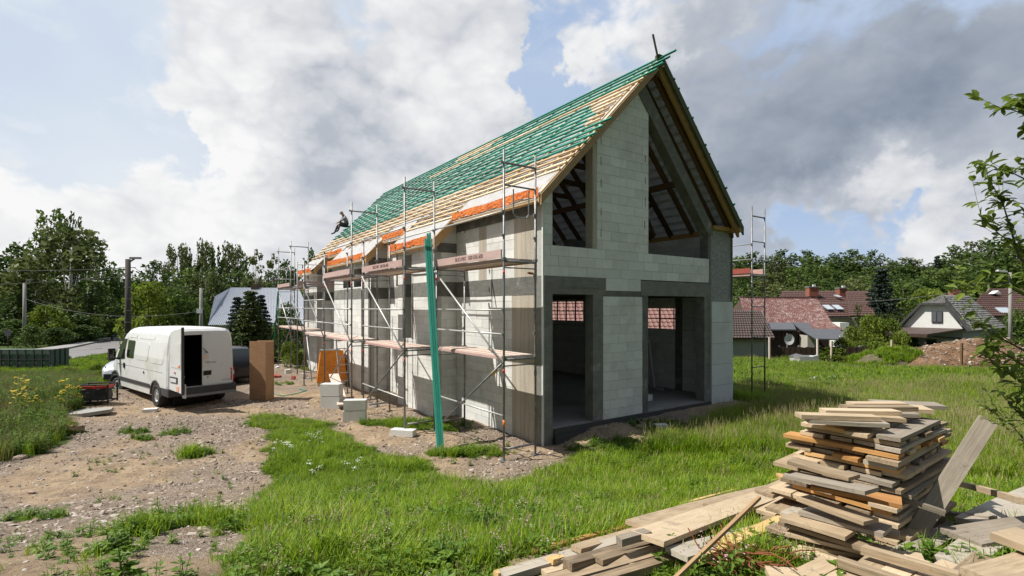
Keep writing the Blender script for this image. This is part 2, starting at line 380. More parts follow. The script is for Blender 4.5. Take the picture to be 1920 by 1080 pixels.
DIRT = poly_w([(-700, 905), (0, 868), (100, 850), (150, 800), (160, 765), (172, 742), (215, 733), (330, 712), (455, 690), (540, 676), (590, 672), (640, 690),
               (760, 740), (1013, 830), (1200, 795), (1395, 752), (1420, 764), (1300, 800), (1230, 826), (1150, 845), (1080, 858), (1015, 884), (950, 903), (865, 905), (800, 868), (700, 838),
               (625, 806), (560, 781), (468, 780), (498, 830), (508, 900), (482, 950), (450, 1010), (410, 1085), (300, 1300), (-900, 1500)])
BARE = [(1315, 925, .6, .25), (1240, 958, .25, .15), (575, 1030, .22, .16), (520, 990, .22, .1), (610, 990, .2, .07), (480, 1060, .3, .12), (660, 1050, .12, .05), (880, 930, .3, .1), (1010, 1000, .12, .06), (760, 985, .12, .05), (1010, 870, .8, .4), (930, 895, .8, .5)]
BAREW = [(ground_at(a, b), rx, ry) for a, b, rx, ry in BARE]
ISLE = [(310, 990, .42, .18, .95), (350, 970, .4, .16, .9), (400, 985, .25, .16, .95), (530, 960, .4, .2, 1), (250, 810, .5, .25, .7), (330, 812, .45, .3, .8), (370, 852, .4, .22, .8), (265, 822, .4, .2, .7), (240, 1000, .35, .15, .9),
        (800, 800, 1.5, .7, .9), (880, 850, 1.0, .4, .9), (700, 795, .5, .4, .8), (1150, 835, 1.2, .5, .6), (1250, 800, 1.2, .6, .5), (215, 1035, .2, .1, 1), (60, 975, .5, .2, .6), (600, 690, 1.2, 1, .7), (520, 720, .8, .5, .5)]
ISLEW = [(ground_at(a, b), rx, ry, k) for a, b, rx, ry, k in ISLE]
HX, HYY, HA = .71, 11.8, R(35.0)          # the house stands here, turned 35 degrees
def to_local(X, Y):
    dx, dy = X-HX, Y-HYY; return dx*math.cos(HA)+dy*math.sin(HA), -dx*math.sin(HA)+dy*math.cos(HA)
def dirtness(X, Y):
    jx = (vnoise(X, Y, 1.6, 1)-.5)*.7+(vnoise(X, Y, 5, 2)-.5)*.35; jy = (vnoise(X, Y, 1.6, 3)-.5)*.5+(vnoise(X, Y, 5, 4)-.5)*.3
    sc = np.clip(Y/14, .45, 1.5)
    d = np.zeros(X.shape)
    for ox, oy in ((0, 0), (.22, 0), (-.22, 0), (0, .2), (0, -.2)):
        d += inpoly(DIRT, X+(jx+ox)*sc, Y+(jy+oy)*sc)/5.0
    for c, rx, ry in BAREW:
        r = ((X-c.x)/rx)**2+((Y-c.y)/ry)**2+(vnoise(X, Y, 4, 6)-.5)*1.1
        d = np.maximum(d, 1-sst(.55, 1.1, r))
    for c, rx, ry, k in ISLEW:
        r = ((X-c.x)/rx)**2+((Y-c.y)/ry)**2+(vnoise(X, Y, 3.5, 7)-.5)*1.6
        d = d*(1-k*(1-sst(.5, 1.1, r)))
    g, l = to_local(X, Y)
    inh = (g > -.9) & (g < 7.9) & (l > -.5) & (l < 19.7)
    d = np.where(inh, np.maximum(d, .95), d)
    return d
def ground_mesh():
    xs = np.concatenate([[-1500, -700, -350, -200, -130, -90, -70], np.arange(-56, -18, .8), np.arange(-18, -9, .3), np.arange(-9, 9, .1), np.arange(9, 18, .2), np.arange(18, 60, .8), [64, 72, 85, 100, 130, 200, 350, 700, 1500]])
    ys = np.concatenate([[-1200, -300, -80, -20, -6], np.arange(-3, 2, .5), np.arange(2, 14, .1), np.arange(14, 20, .2), np.arange(20, 40, .5), np.arange(40, 160, 3), [180, 220, 280, 350, 430, 600, 1000, 2500]])
    X, Y = np.meshgrid(xs, ys); Z = gz(X, Y)
    near = np.exp(-((X/16)**2+((Y-8)/12)**2))
    Z = Z+near*((vnoise(X, Y, 3.3, 11)-.5)*.05+(vnoise(X, Y, 8, 12)-.5)*.035)
    nx, ny = len(xs), len(ys)
    V = np.stack([X, Y, Z], -1).reshape(-1, 3)
    idx = np.arange(nx*ny).reshape(ny, nx)
    Fq = np.stack([idx[:-1, :-1], idx[:-1, 1:], idx[1:, 1:], idx[1:, :-1]], -1).reshape(-1, 4)
    me = bpy.data.meshes.new('ground'); me.vertices.add(len(V)); me.vertices.foreach_set('co', V.ravel())
    me.loops.add(Fq.size); me.loops.foreach_set('vertex_index', Fq.ravel().astype(np.int32))
    me.polygons.add(len(Fq)); me.polygons.foreach_set('loop_start', np.arange(0, Fq.size, 4, dtype=np.int32))
    me.update(calc_edges=True); me.validate(); me.polygons.foreach_set('use_smooth', [True]*len(Fq))
    d = dirtness(X, Y).ravel()
    a = me.attributes.new('bare', 'FLOAT', 'POINT'); a.data.foreach_set('value', d.astype(np.float32))
    # rubble-ness and sand colour
    c1 = ground_at(250, 905); 
    rub = np.clip(vnoise(X, Y, .9, 21)*.8+vnoise(X, Y, 3, 22)*.5-.15, 0, 1)
    for (u, v, rx, ry, k) in ((200, 960, 2.4, .5, .6), (330, 800, 3, .8, .5), (430, 900, .8, .9, .5), (80, 990, 2, .5, .5), (420, 705, 3, 1.5, .4), (960, 810, 1, .5, .5), (1150, 830, 2.0, .9, -.8), (230, 890, 2.6, 1.0, -.75), (380, 770, 4, .6, -.5), (560, 745, 3, .6, -.7), (740, 800, 2, 1, -.5), (300, 1060, 2, .3, -.7)):
        c = ground_at(u, v); r = ((X-c.x)/rx)**2+((Y-c.y)/ry)**2; rub = rub+k*np.exp(-r)
    a = me.attributes.new('rubble', 'FLOAT', 'POINT'); a.data.foreach_set('value', np.clip(rub, 0, 1).ravel().astype(np.float32))
    o = link('ground', me); tag(o, 'uneven sandy soil and turf of the building plot', kind='structure')
    def f(t, b):
        P = geo(t)
        bare = t.node('ShaderNodeAttribute', attribute_name='bare').outputs['Fac']; rubb = t.node('ShaderNodeAttribute', attribute_name='rubble').outputs['Fac']
        n = t.noise(P, 2.2, 8, .65); n2 = t.noise(P, 16, 7, .7); n3 = t.noise(P, 70, 4, .7)
        sand = t.ramp(t.math('ADD', t.math('MULTIPLY', n, .55), t.math('MULTIPLY', n2, .45)), [(.30, (.12, .085, .055)), (.43, (.26, .19, .125)), (.56, (.41, .305, .20)), (.72, (.53, .43, .31))])
        vor = t.node('ShaderNodeTexVoronoi', feature='F1'); t.put(vor.inputs['Vector'], t.vmath('ADD', P, t.vmath('SCALE', t.noise(P, 9, 3, .6, out=1)))); vor.inputs['Scale'].default_value = 13
        vs = t.node('ShaderNodeSeparateColor'); t.put(vs.inputs[0], vor.outputs['Color'])
        rubc = t.ramp(t.math('ADD', t.math('MULTIPLY', vs.outputs[0], .6), t.math('MULTIPLY', n2, .4)), [(.15, (.13, .095, .068)), (.45, (.28, .21, .155)), (.7, (.38, .31, .25)), (.95, (.50, .44, .37))])
        dirt = t.mix(t.rng(t.math('ADD', rubb, t.math('MULTIPLY', t.math('SUBTRACT', n2, .5), .9)), .1, .5, 0, 1, True), sand, rubc)
        dirt = t.mix(t.rng(n3, .5, .75, 0, .5), dirt, (.16, .11, .07))
        turf = t.ramp(t.math('ADD', t.math('MULTIPLY', n2, .6), t.math('MULTIPLY', n, .4)), [(.3, (.035, .055, .010)), (.55, (.07, .10, .02)), (.8, (.13, .135, .045))])
        h = t.math('ADD', t.math('MULTIPLY', n2, 1.2), t.math('ADD', t.math('MULTIPLY', n3, .5), t.math('MULTIPLY', t.math('SUBTRACT', .6, vor.outputs['Distance']), t.math('MULTIPLY', rubb, .9))))
        setbump(t, b, h, .8, .05)
        return t.mix(t.rng(bare, .3, .65, 0, 1, True), turf, dirt)
    me.materials.append(pmat('building_plot_soil', f, .95, spec=.2))
ground_mesh()

# road and pavement at the left, behind the plot
def ribbon(name, near, far, z, mat, kind='structure'):
    mb = MB(); n = min(len(near), len(far))
    for i in range(n-1):
        a, b_, c, d = near[i], near[i+1], far[i+1], far[i]
        mb.prism([(*a, z), (*b_, z), (*c, z), (*d, z)], (0, 0, -.25))
    o = mb.build(name, mat); return o
def g0(u, v): Y = EYE*F/(v-HY); return ((u-CX)/F*Y, Y)
def asph(t, b):
    n = t.noise(geo(t), .5, 5, .6); n2 = t.noise(geo(t), 20, 4, .6); setbump(t, b, n2, .3, .01)
    return t.ramp(t.math('ADD', t.math('MULTIPLY', n, .6), t.math('MULTIPLY', n2, .4)), [(.3, (.13, .125, .125)), (.7, (.23, .22, .215))])
M['asphalt'] = pmat('asphalt', asph, .9)
road_near = [g0(-200, 702), g0(60, 686), g0(130, 674), g0(200, 662), g0(262, 650), g0(330, 634)]
road_far = [g0(-200, 676), g0(60, 664), g0(130, 655), g0(180, 644), g0(232, 631), g0(300, 617)]
tag(ribbon('road', road_near, road_far, .03, M['asphalt']), 'pale grey asphalt village road curving away at the left', kind='structure')
pav_far = [g0(-200, 670), g0(60, 658.5), g0(130, 649), g0(180, 638), g0(232, 626), g0(300, 612)]
tag(ribbon('pavement', [g0(-200, 675.8), g0(60, 663.6), g0(130, 654.6), g0(180, 643.6), g0(232, 630.7), g0(300, 616.7)], pav_far, .15, pmat('paving', speckle((.26, .25, .24), .2, 4), .9)), 'raised kerb and pavement on the far side of the road', kind='structure')
# ---------------------------------------------------------------- the unfinished house: local x = along the gable, y = along the house, z up
W, L = 7.58, 19.5
PJ = .74                                    # how far the bays stand out
BAYS = [(4.1, 6.75), (9.6, 14.0), (17.0, 19.5)]
RG, RZ = 3.75, 9.80                         # ridge, top of rafters
SL, SR = 1.012, 1.10
def roofz(g): return RZ-SL*(RG-g) if g < RG else RZ-SR*(g-RG)
BT0, BT1 = 3.50, 3.92                       # ring beam
house = empty('unfinished_house', (HX, HYY, 0), HA, None, 'unfinished gabled house of white aerated blocks with bare roof battens and grey concrete frame', 'house')
rb = random.Random(3)

def clip(poly, a, b, c):
    """keep part of 2-D polygon where a*u+b*v<=c"""
    out = []; n = len(poly)
    for i in range(n):
        p, q = poly[i], poly[(i+1) % n]; dp, dq = a*p[0]+b*p[1]-c, a*q[0]+b*q[1]-c
        if dp <= 0: out.append(p)
        if (dp < 0 < dq) or (dq < 0 < dp):
            s = dp/(dp-dq); out.append((p[0]+s*(q[0]-p[0]), p[1]+s*(q[1]-p[1])))
    return out
HB, WB = .24, .60
def wallmap(plane, o, w):
    """plane 'G': u = x, wall lies at y=o..o+w; 'L': u = y, wall lies at x=o..o+w"""
    if plane == 'G': return (lambda u, v, s: Vector((u, o+s*w, v)))
    return (lambda u, v, s: Vector((o+s*w, u, v)))
_blk = {}
def blocks(plane, o, w, u0, u1, v0, v1, cuts=(), stuff=None, phase=0., hb=HB, wb=WB, mat=None, name='block', core=True):
    mp = wallmap(plane, o, w); mat = mat or M['block']
    off = (lambda u, v, s: mp(u, v, s))
    if core:
        p = [(u0, v0), (u1, v0), (u1, v1), (u0, v1)]
        for c in cuts: p = clip(p, *c)
        if len(p) > 2:
            sg = 1 if w > 0 else -1
            a = .012/abs(w)
            pts = [off(u, v, a) for u, v in p]; d = off(p[0][0], p[0][1], 1-a)-pts[0]
            (stuff_core if stuff is not None else core_mb).prism(pts, d)
    rows = int(math.ceil((v1-v0)/hb-.05)); k = 0
    for r in range(rows):
        va, vb = v0+r*hb, min(v0+(r+1)*hb, v1)
        if vb-va < .03: continue
        sh = phase+((r % 2)*.5+rb.uniform(-.06, .06))*wb
        edges = [u0]; e = math.floor((u0-sh)/wb)*wb+sh+wb
        while e < u1-.09:
            if e > u0+.09: edges.append(e)
            e += wb
        edges.append(u1)
        for a_, b_ in zip(edges[:-1], edges[1:]):
            j = .0035; p = [(a_+j, va+j), (b_-j, va+j), (b_-j, vb-j), (a_+j, vb-j)]; full = True
            for c in cuts:
                q = clip(p, *c); full = full and len(q) == 4 and all(abs(x[0]-y[0])+abs(x[1]-y[1]) < 1e-6 for x, y in zip(p, q)); p = q
                if len(p) < 3: break
            if len(p) < 3: continue
            pr = rb.uniform(-.003, .003)*(1 if w > 0 else -1)
            if stuff is not None:
                pts = [off(u, v, 0) for u, v in p]; d = off(p[0][0], p[0][1], 1)-pts[0]
                n = d.normalized()*pr*math.copysign(1, 1)
                stuff.prism([q_+n for q_ in pts], d); continue
            if full:
                key = (plane, round(b_-a_, 2), round(vb-va, 2), round(w, 2), mat.name); c = off((a_+b_)/2, (va+vb)/2, .5)
                if key not in _blk:
                    d = (b_-a_-2*j, abs(w), vb-va-2*j) if plane == 'G' else (abs(w), b_-a_-2*j, vb-va-2*j)
                    _blk[key] = MB().box((0, 0, 0), d).mesh(name, mat)
                n = Vector((0, pr, 0)) if plane == 'G' else Vector((pr, 0, 0))
                link(name, _blk[key], house, c+n)
            else:
                cu = sum(x[0] for x in p)/len(p); cv = sum(x[1] for x in p)/len(p); c = off(cu, cv, .5)
                pts = [off(u, v, 0)-c for u, v in p]; d = off(p[0][0], p[0][1], 1)-off(p[0][0], p[0][1], 0)
                MB().prism(pts, d).build(name, mat, house, c)
def hbox(name, lo, hi, mat, label=None):
    c = [(a+b)/2 for a, b in zip(lo, hi)]; d = [b-a for a, b in zip(lo, hi)]
    o = MB().box((0, 0, 0), d).build(name, mat, house, c)
    if label: o['label'] = label
    return o
core_mb = MB(); stuff_core = MB(); rest = MB()
gz0 = .36                                   # top of ground slab
# --- slab and plinth
hbox('ground_slab', (.02, .02, .1), (W-.02, L-.02, gz0), M['slab'])
hbox('plinth', (.33, -.035, -.15), (W-.02, .018, gz0-.03), M['plinth'], 'black bitumen-coated plinth')
hbox('plinth', (W-.018, 0, -.2), (W+.03, L, gz0), M['plinth'])
hbox('doorstep', (.30, -.12, -.1), (1.62, -.037, gz0-.16), M['plinth'])
hbox('upper_slab', (.26, .30, BT1-.23), (W-.26, L-.26, BT1-.02), M['slab'])
# --- gable, ground floor
hbox('column', (0, 0, -.1), (.29, .30, BT0), M['concrete'])
hbox('corner_plaster', (-.014, -.02, -.08), (.022, .03, 5.6), M['insul'], 'pale cement edge running up the near corner')
hbox('column', (1.59, 0, gz0), (1.94, .28, BT0), M['concrete'])
blocks('G', .005, .24, 1.94, 3.42, gz0-.02, BT0-.03, phase=.1)
hbox('mortar_bed', (1.95, .012, BT0-.04), (3.41, .24, BT0), M['concrete'])
hbox('column', (3.42, 0, gz0), (3.64, .28, BT0), M['concrete'])
hbox('column', (6.17, .0, gz0-.1), (6.47, .30, BT0), M['concrete'])
hbox('ring_beam', (.0, -.004, BT0), (2.03, .30, BT1), M['concrete'])
hbox('ring_beam', (2.03, .006, BT0), (3.36, .30, BT0+.10), M['concrete'])
hbox('ring_beam', (3.36, -.004, BT0), (6.47, .30, BT1-.02), M['concrete'])
hbox('beam_drip', (.5, -.014, BT0+.15), (2.0, -.004, BT0+.18), M['concrete'])
blocks('G', -.002, .28, 2.04, 3.35, BT0+.105, BT1, hb=.32, wb=1.4)
# right-hand end wall: big white boards below, rough adhesive above
for k in range(5):
    za = .16+k*.64; zb = min(za+.636, 3.36)
    hbox('insulation_board', (6.474, -.055, za), (7.10 if k % 2 else 7.575, .0, zb-.004), M['insul'])
    if k % 2: hbox('insulation_board', (7.104, -.056, za), (7.575, .0, zb-.004), M['insul'])
hbox('end_wall', (6.472, .002, .05), (W-.005, .24, 5.55), M['mortar'])
hbox('rough_plaster', (6.49, -.012, 3.362), (7.53, .001, 5.52), M['rough_plaster'], 'unfinished wall patch of rough grey adhesive')
hbox('corner_bead', (7.53, -.05, 3.362), (7.575, .02, 5.52), M['concrete'])
# --- gable, first floor
S1 = 4.64
cutsG = [(-SL, 1, RZ-SL*RG-.27), (SR, 1, RZ+SR*RG-.27)]
blocks('G', 0, .24, 0.02, 6.40, BT1, S1, phase=.2)
blocks('G', 0, .24, 0.02, .29, S1, 6.2, cuts=cutsG, phase=.29)
hbox('column', (1.575, .004, S1), (1.72, .25, 7.28), M['board_concrete'])
blocks('G', .002, .24, 1.722, 3.66, S1, 9.7, cuts=cutsG+[(1.16, 1, 9.12+1.16*3.30)], phase=.12)
# darker mortar smears and open joints of the tower of blocks
for (g, z, h) in ((1.86, 6.2, .2), (1.86, 6.75, .22), (1.86, 7.3, .2), (1.86, 5.5, .18), (3.52, 6.5, .2), (3.52, 5.9, .25), (3.52, 7.1, .18), (2.75, 8.5, .2), (3.5, 5.3, .22), (1.86, 4.95, .2)):
    hbox('open_joint', (g, -.003, z), (g+.014, .004, z+h), M['darkwood'])
# sloping concrete beam from the ridge to the right-hand column
bm_ = MB(); p = [(3.14, 9.00), (6.34, 5.36), (6.56, 5.36), (6.56, 5.62), (3.42, 9.25)]
bm_.prism([(g, -.03, z) for g, z in p], (0, .30, 0)); bm_.build('sloping_beam', M['concrete'], house)
hbox('column', (6.35, .004, S1-.1), (6.472, .28, 5.36), M['concrete'])
hbox('upper_beam', (3.66, 3.25, 5.16), (W-.3, 3.5, 5.38), M['concrete'])
hbox('column', (4.9, 3.26, BT1), (5.2, 3.5, 5.16), M['concrete'])
blocks('G', 3.26, .2, 3.66, 4.9, BT1, 5.16, stuff=rest); blocks('G', 3.26, .2, 5.2, W-.3, BT1, 5.16, stuff=rest)
# --- left wall, near panel
hbox('corner_pier', (.0, .302, -.15), (.24, 1.237, BT0), M['board_concrete'], 'board-marked concrete pier at the near corner')
blocks('L', 0, .24, 1.24, 4.1, -.02, BT0-.02, phase=.0)
hbox('ring_beam', (-.006, .302, BT0-.02), (.26, 4.1, BT1), M['concrete'])
hbox('corner_pier', (.0, .302, BT1), (.24, 1.14, 5.72), M['board_concrete'])
blocks('L', 0, .24, 1.142, 2.44, BT1, 5.68, phase=.3); hbox('column', (-.003, 2.442, BT1), (.24, 2.83, 5.7), M['board_concrete']); blocks('L', 0, .24, 2.832, 4.1, BT1, 5.68, phase=.1)
hbox('eave_shade_strip', (-.012, .30, 5.38), (.0, 4.09, 5.66), M['concrete'])  # dark strip that paints the shade under the eaves onto the wall top
# --- bays and recesses of the left wall
def rects(plane, o, w, u0, u1, v0, v1, holes, st, **k):
    """wall with rectangular holes (u0,u1,v0,v1), laid in bands between hole edges"""
    vs = sorted({v0, v1, *[max(v0, h[2]) for h in holes], *[min(v1, h[3]) for h in holes]})
    for a, b in zip(vs[:-1], vs[1:]):
        if b-a < .02: continue
        x = u0
        for h in sorted(h for h in holes if h[2] < (a+b)/2 < h[3]):
            if h[0] > x+.02: blocks(plane, o, w, x, h[0], a, b, stuff=st, **k)
            x = h[1]
        if u1 > x+.02: blocks(plane, o, w, x, u1, a, b, stuff=st, **k)
winL = {0: [(5.65, 6.2, 2.2, 4.85)], 1: [(10.3, 11.3, 3.98, 4.7), (11.7, 12.7, 3.98, 4.7)], 2: []}
for i, (a, b) in enumerate(BAYS):
    zt = roofz(-PJ)-.2
    sc = [(-SL, 1, RZ-SL*RG-.22)]
    # near cheek, faces the camera
    blocks('G', a, .24, -PJ+.242, 0, -.05, BT0, stuff=rest); blocks('G', a, .24, -PJ+.242, 0, BT1+.0, 5.7, stuff=rest, cuts=sc)
    hbox('ring_beam', (-PJ-.006, a-.006, BT0), (.0, a+.24, BT1), M['concrete'])
    hbox('bay_lintel', (-PJ+.01, a-.008, 4.78), (.0, a+.1, 5.06), M['concrete'])
    # front
    hz = [(h[0], h[1], max(h[2], -1), h[3]) for h in winL[i]]
    rects('L', -PJ, .24, a, b, -.05, BT0, hz, rest); rects('L', -PJ, .24, a, b, BT1, zt, hz, rest)
    if hz and hz[0][2] < BT0:
        h = hz[0]
        hbox('ring_beam', (-PJ-.006, a+.24, BT0), (-PJ+.25, h[0], BT1), M['concrete']); hbox('ring_beam', (-PJ-.006, h[1], BT0), (-PJ+.25, b, BT1), M['concrete'])
        for u in (h[0]-.14, h[1]+.003): hbox('window_post', (-PJ-.008, u, h[2]), (-PJ+.2, u+.137, BT0-.004), M['concrete'])
    else: hbox('ring_beam', (-PJ-.006, a+.24, BT0), (-PJ+.25, b, BT1), M['concrete'])
    # far cheek
    blocks('G', b-.24, .24, -PJ+.242, 0, -.05, BT0, stuff=rest); blocks('G', b-.24, .24, -PJ+.242, 0, BT1, 5.6, stuff=rest, cuts=sc)
recess = [(6.75, 9.6), (14.0, 17.0)]
for a, b in recess:
    holes = [(a+.5, b-.9, 3.95, 5.4)] if a < 8 else [(a+.6, b-.7, 3.95, 5.2), (a+.8, b-.8, .3, 2.4)]
    rects('L', 0, .24, a, b, -.05, BT0, holes, rest); rects('L', 0, .24, a, b, BT1, 5.65, holes, rest)
    hbox('ring_beam', (-.006, a, BT0), (.26, b, BT1), M['concrete'])
hbox('window_board', (.08, 8.15, 3.97), (.12, 8.68, 5.38), M['ply'], 'plywood sheet closing part of the upper window')
for a, b in ((4.1, 6.75), (9.6, 14.0), (17.0, 19.5)): blocks('L', .0, .24, a+.24, b-.24, 5.0, 5.66, stuff=rest)
# --- far gable and right-hand wall
rects('G', L-.24, .24, 0, W, gz0, BT1, [(2, 5, gz0, 2.6)], rest)
blocks('G', L-.24, .24, 0, W, BT1, 9.6, stuff=rest, cuts=cutsG, hb=.24)
holesR = [(1.95, 4.9, 2.42, 3.14), (6.55, 8.95, 2.6, 3.42), (11, 13, 1.2, 2.6)]
rects('L', W-.24, .24, .25, 19.2, gz0, BT0, holesR, rest); rects('L', W-.24, .24, .25, 19.2, BT1, 5.5, [(5, 6, 4.4, 5.3)], rest)
hbox('ring_beam', (W-.25, .3, BT0), (W+.004, L, BT1), M['concrete'])
for l in (1.65, 5.0, 9.2): hbox('column', (W-.31, l, gz0), (W-.241, l+.24, BT0-.01), M['concrete'])
for a, b, z0, z1, n in ((1.95, 4.9, 2.42, 3.14, 3), (6.55, 8.95, 2.6, 3.42, 3)):
    mb = MB()
    for k in range(1, n+1): u = a+(b-a)*k/(n+1); mb.box2((W-.14, u-.025, z0), (W-.1, u+.025, z1))
    mb.box2((W-.145, a, (z0+z1)/2-.02), (W-.095, b, (z0+z1)/2+.02)); mb.build('window_bars', M['darkwood'], house)
# inner partitions and columns
rects('G', 5.3, .2, .24, W-.25, gz0, BT0-.2, [(2.2, 3.4, gz0, 2.5), (4.6, 6.8, gz0, 3.45)], rest)
rects('L', 3.45, .2, .9, 5.3, gz0, BT0-.2, [(1.5, 4.4, gz0, 3.3)], rest)
for g, l in ((2.05, 3.6), (1.25, 4.4), (2.4, 7.4), (4.5, 9.0)): hbox('column', (g, l, gz0), (g+.26, l+.26, BT0-.05), M['concrete'])
core_mb.build('mortar_core', M['mortar'], house); 
o = stuff_core.build('inner_mortar_core', M['mortar'], house); o['kind'] = 'stuff'
o = rest.build('wall_blocks', pmat('aerated_block_joined', blockf(True), .9), house); o['kind'] = 'stuff'

# --- roof
RW, RH = .08, .17
M['tan'] = pmat('tan_verge_timber', woodf([(.2, (.20, .12, .055)), (.5, (.33, .21, .105)), (.8, (.42, .29, .16))], 1, .3, .3), .8)
M['mossy'] = pmat('olive_treated_timber', woodf([(.2, (.035, .045, .012)), (.5, (.075, .085, .022)), (.8, (.13, .13, .04))], 1, .3, .3), .8)
sl_ = math.sqrt(1+SL*SL); sr_ = math.sqrt(1+SR*SR)
def inbay(l, pad=.32): return any(a-pad <= l <= b+pad for a, b in BAYS)
EV, EVB, EVR = -.30, -.95, W-.06
ls = [-.26, -.06, .42]+[.42+.87*k for k in range(1, 22)]+[19.55]
def strip(g0_, g1_, l, w, t0, t1, mb):
    """strip lying on the roof slope between g0_ and g1_, t0..t1 above rafter top"""
    s, k = (SL, sl_) if max(g0_, g1_) <= RG+1e-6 else (-SR, sr_)
    za, zb = roofz(g0_), roofz(g1_)
    mb.prism([(g0_, l-w/2, za+t0*k), (g1_, l-w/2, zb+t0*k), (g1_, l-w/2, zb+t1*k), (g0_, l-w/2, za+t1*k)], (0, w, 0))
for i, l in enumerate(ls):
    e = EVB+.06 if inbay(l) else EV+.02
    mb = MB(); strip(e, RG-.03, l, RW, -RH, 0, mb); mb.build('rafter', M['tan'] if l < 0 else M['rafter'], house)
    mb = MB(); strip(RG+.03, EVR, l, RW if i != 1 else .11, -RH*(1 if i > 1 else 1.2), 0, mb); mb.build('rafter', M['amber_timber'] if i == 0 else M['rafter'], house)
    for (a, b) in ((e, RG-.03), (RG+.03, EVR)):
        mb = MB(); strip(a, b, l, .05, .004, .032, mb); mb.build('counter_batten', M['timber'], house)
# second, outer pair of verge rafters on the right slope
mb = MB(); strip(RG+.02, EVR+.05, -.40, .05, -.13, .04, mb); mb.build('rafter', M['mossy'], house)
# doubled edge board at left verge, and small diagonal boards where the low eaves begin
mb = MB(); strip(EV, RG-.02, -.315, .02, -.07, .0, mb); mb.build('verge_board', M['tan'], house)
for a, b in BAYS:
    for l in (a-.34,) + ((b+.34,) if b < 19 else ()):
        mb = MB(); strip(EVB, EV, l, .05, -.2, .03, mb); mb.build('verge_board', M['ply'], house)
# purlins, wall plates, collars
hbox('wall_plate', (.02, .05, 5.56), (.20, L, 5.70), M['amber_timber'])
hbox('wall_plate', (W-.22, -.42, 5.50), (W-.02, L, 5.66), M['amber_timber'], 'amber wall plate poking out past the gable')
hbox('wall_plate', (6.5, -.12, 5.535), (W-.225, .24, 5.655), M['amber_timber'])
hbox('purlin', (RG-.07, -.25, RZ-.42), (RG+.07, L, RZ-.2), M['rafter'])
for g in (1.55, 5.95): hbox('purlin', (g-.07, .35, roofz(g)-.46), (g+.07, L, roofz(g)-.28), M['rafter'])
for l in ls[4::2]:
    hbox('collar_beam', (1.4, l+.045, 7.35), (6.2, l+.09, 7.53), M['rafter'])
for (p0, p1) in (((4.6, 2.0, 5.6), (6.5, 2.2, 6.7)), ((6.7, 2.3, 5.6), (5.2, 2.2, 7.6))): MB().bar(p0, p1, .05, .14).build('brace', M['rafter'], house)
# membrane
def sheet(gs, l0, l1, n, off, sag, mat, name, seed=0):
    lsn = np.linspace(l0, l1, n); V = []; 
    for gi, g in enumerate(gs):
        for l in lsn:
            # hangs slightly between rafters
            ph = min(abs(l-r) for r in ls); d = -sag*min(1, ph/.4)**1.5
            d += .012*mnoise.noise((l*3, g*6, seed))
            k = sl_ if g <= RG else sr_
            V.append((g+ (.03*mnoise.noise((l*2.2, seed, 1)) if gi == 0 else 0), l, roofz(min(max(g, -9), 99))+off*k+d*k))
    m = len(gs); Fc = [(i*n+j, i*n+j+1, (i+1)*n+j+1, (i+1)*n+j) for i in range(m-1) for j in range(n-1)]
    o = MB(); o.add(V, Fc); return o.build(name, mat, house, smooth=True)
sheet(np.linspace(EV-.02, RG, 18), -.28, 19.62, 150, .008, .02, M['membrane'], 'membrane')
sheet(np.linspace(EVR+.05, RG, 14), -.33, 19.62, 150, .008, .02, M['membrane'], 'membrane')
for a, b in BAYS: sheet(np.linspace(EVB, EV+.01, 8), a-.33, min(b+.33, 19.62), 40, .011, .03, M['membrane'], 'membrane')
# crumpled folds of membrane and orange foil along the eaves
def eaves(gE, l0, l1, seed):
    n = int((l1-l0)/.07)+2; z = roofz(gE)
    prof = [(.62, .50, .055), (.40, .30, .075), (.2, .12, .07), (.04, .0, .05)]
    V = []; rows = 5
    for r in range(rows):
        t = r/(rows-1)
        for j in range(n):
            l = l0+(l1-l0)*j/(n-1); w = mnoise.noise((l*1.7, seed, t*1.5)); w2 = mnoise.noise((l*6, seed+3, t*3))
            g = gE+.62*(1-t)-.0; V.append((g+.015*w2, l, roofz(g)+.055+.035*w*(.4+t)+.012*w2-.02*t))
    m = MB(); m.add(V, [(i*n+j, i*n+j+1, (i+1)*n+j+1, (i+1)*n+j) for i in range(rows-1) for j in range(n-1)]); m.build('loose_membrane_fold', M['membrane'], house, smooth=True)
    V = []; rows = 6
    for r in range(rows):
        t = r/(rows-1)
        for j in range(n):
            l = l0+(l1-l0)*j/(n-1); w = mnoise.noise((l*2.1, seed+9, t)); w2 = mnoise.noise((l*9, seed+5, t*4)); w3 = mnoise.noise((l*.8, seed+2, 0))
            top = .12+.05*w3
            w4 = mnoise.noise((l*17, seed+7, t*2)); tear = max(0, mnoise.noise((l*1.1, seed+12, 0)))*.12
            V.append((gE-.03+.012*t+.035*w2*(.15+t)+.012*w4, l, z+.05+top-(.21+.10*w3+.05*w-tear)*t+.012*w4))
    m = MB(); m.add(V, [(i*n+j, i*n+j+1, (i+1)*n+j+1, (i+1)*n+j) for i in range(rows-1) for j in range(n-1)]); m.build('orange_foil', M['foil'], house, smooth=True)
    hbox('eaves_board', (gE-.005, l0, z-.17), (gE+.025, l1, z+.03), M['ply'])
    MB().tube((gE-.05, l0+.05, z-.09), (gE-.05, l1-.05, z-.09), .018, 6).build('gutter_rail', M['brightsteel'], house)
eaves(EV, -.25, BAYS[0][0]-.3, 1)
eaves(EVB, BAYS[0][0]-.3, BAYS[0][1]+.3, 2)
eaves(EV, BAYS[0][1]+.3, BAYS[1][0]-.3, 3)
eaves(EVB, BAYS[1][0]-.3, BAYS[1][1]+.3, 4)
eaves(EV, BAYS[1][1]+.3, BAYS[2][0]-.3, 5)
eaves(EVB-.12, BAYS[2][0]-.3, L+.1, 6)
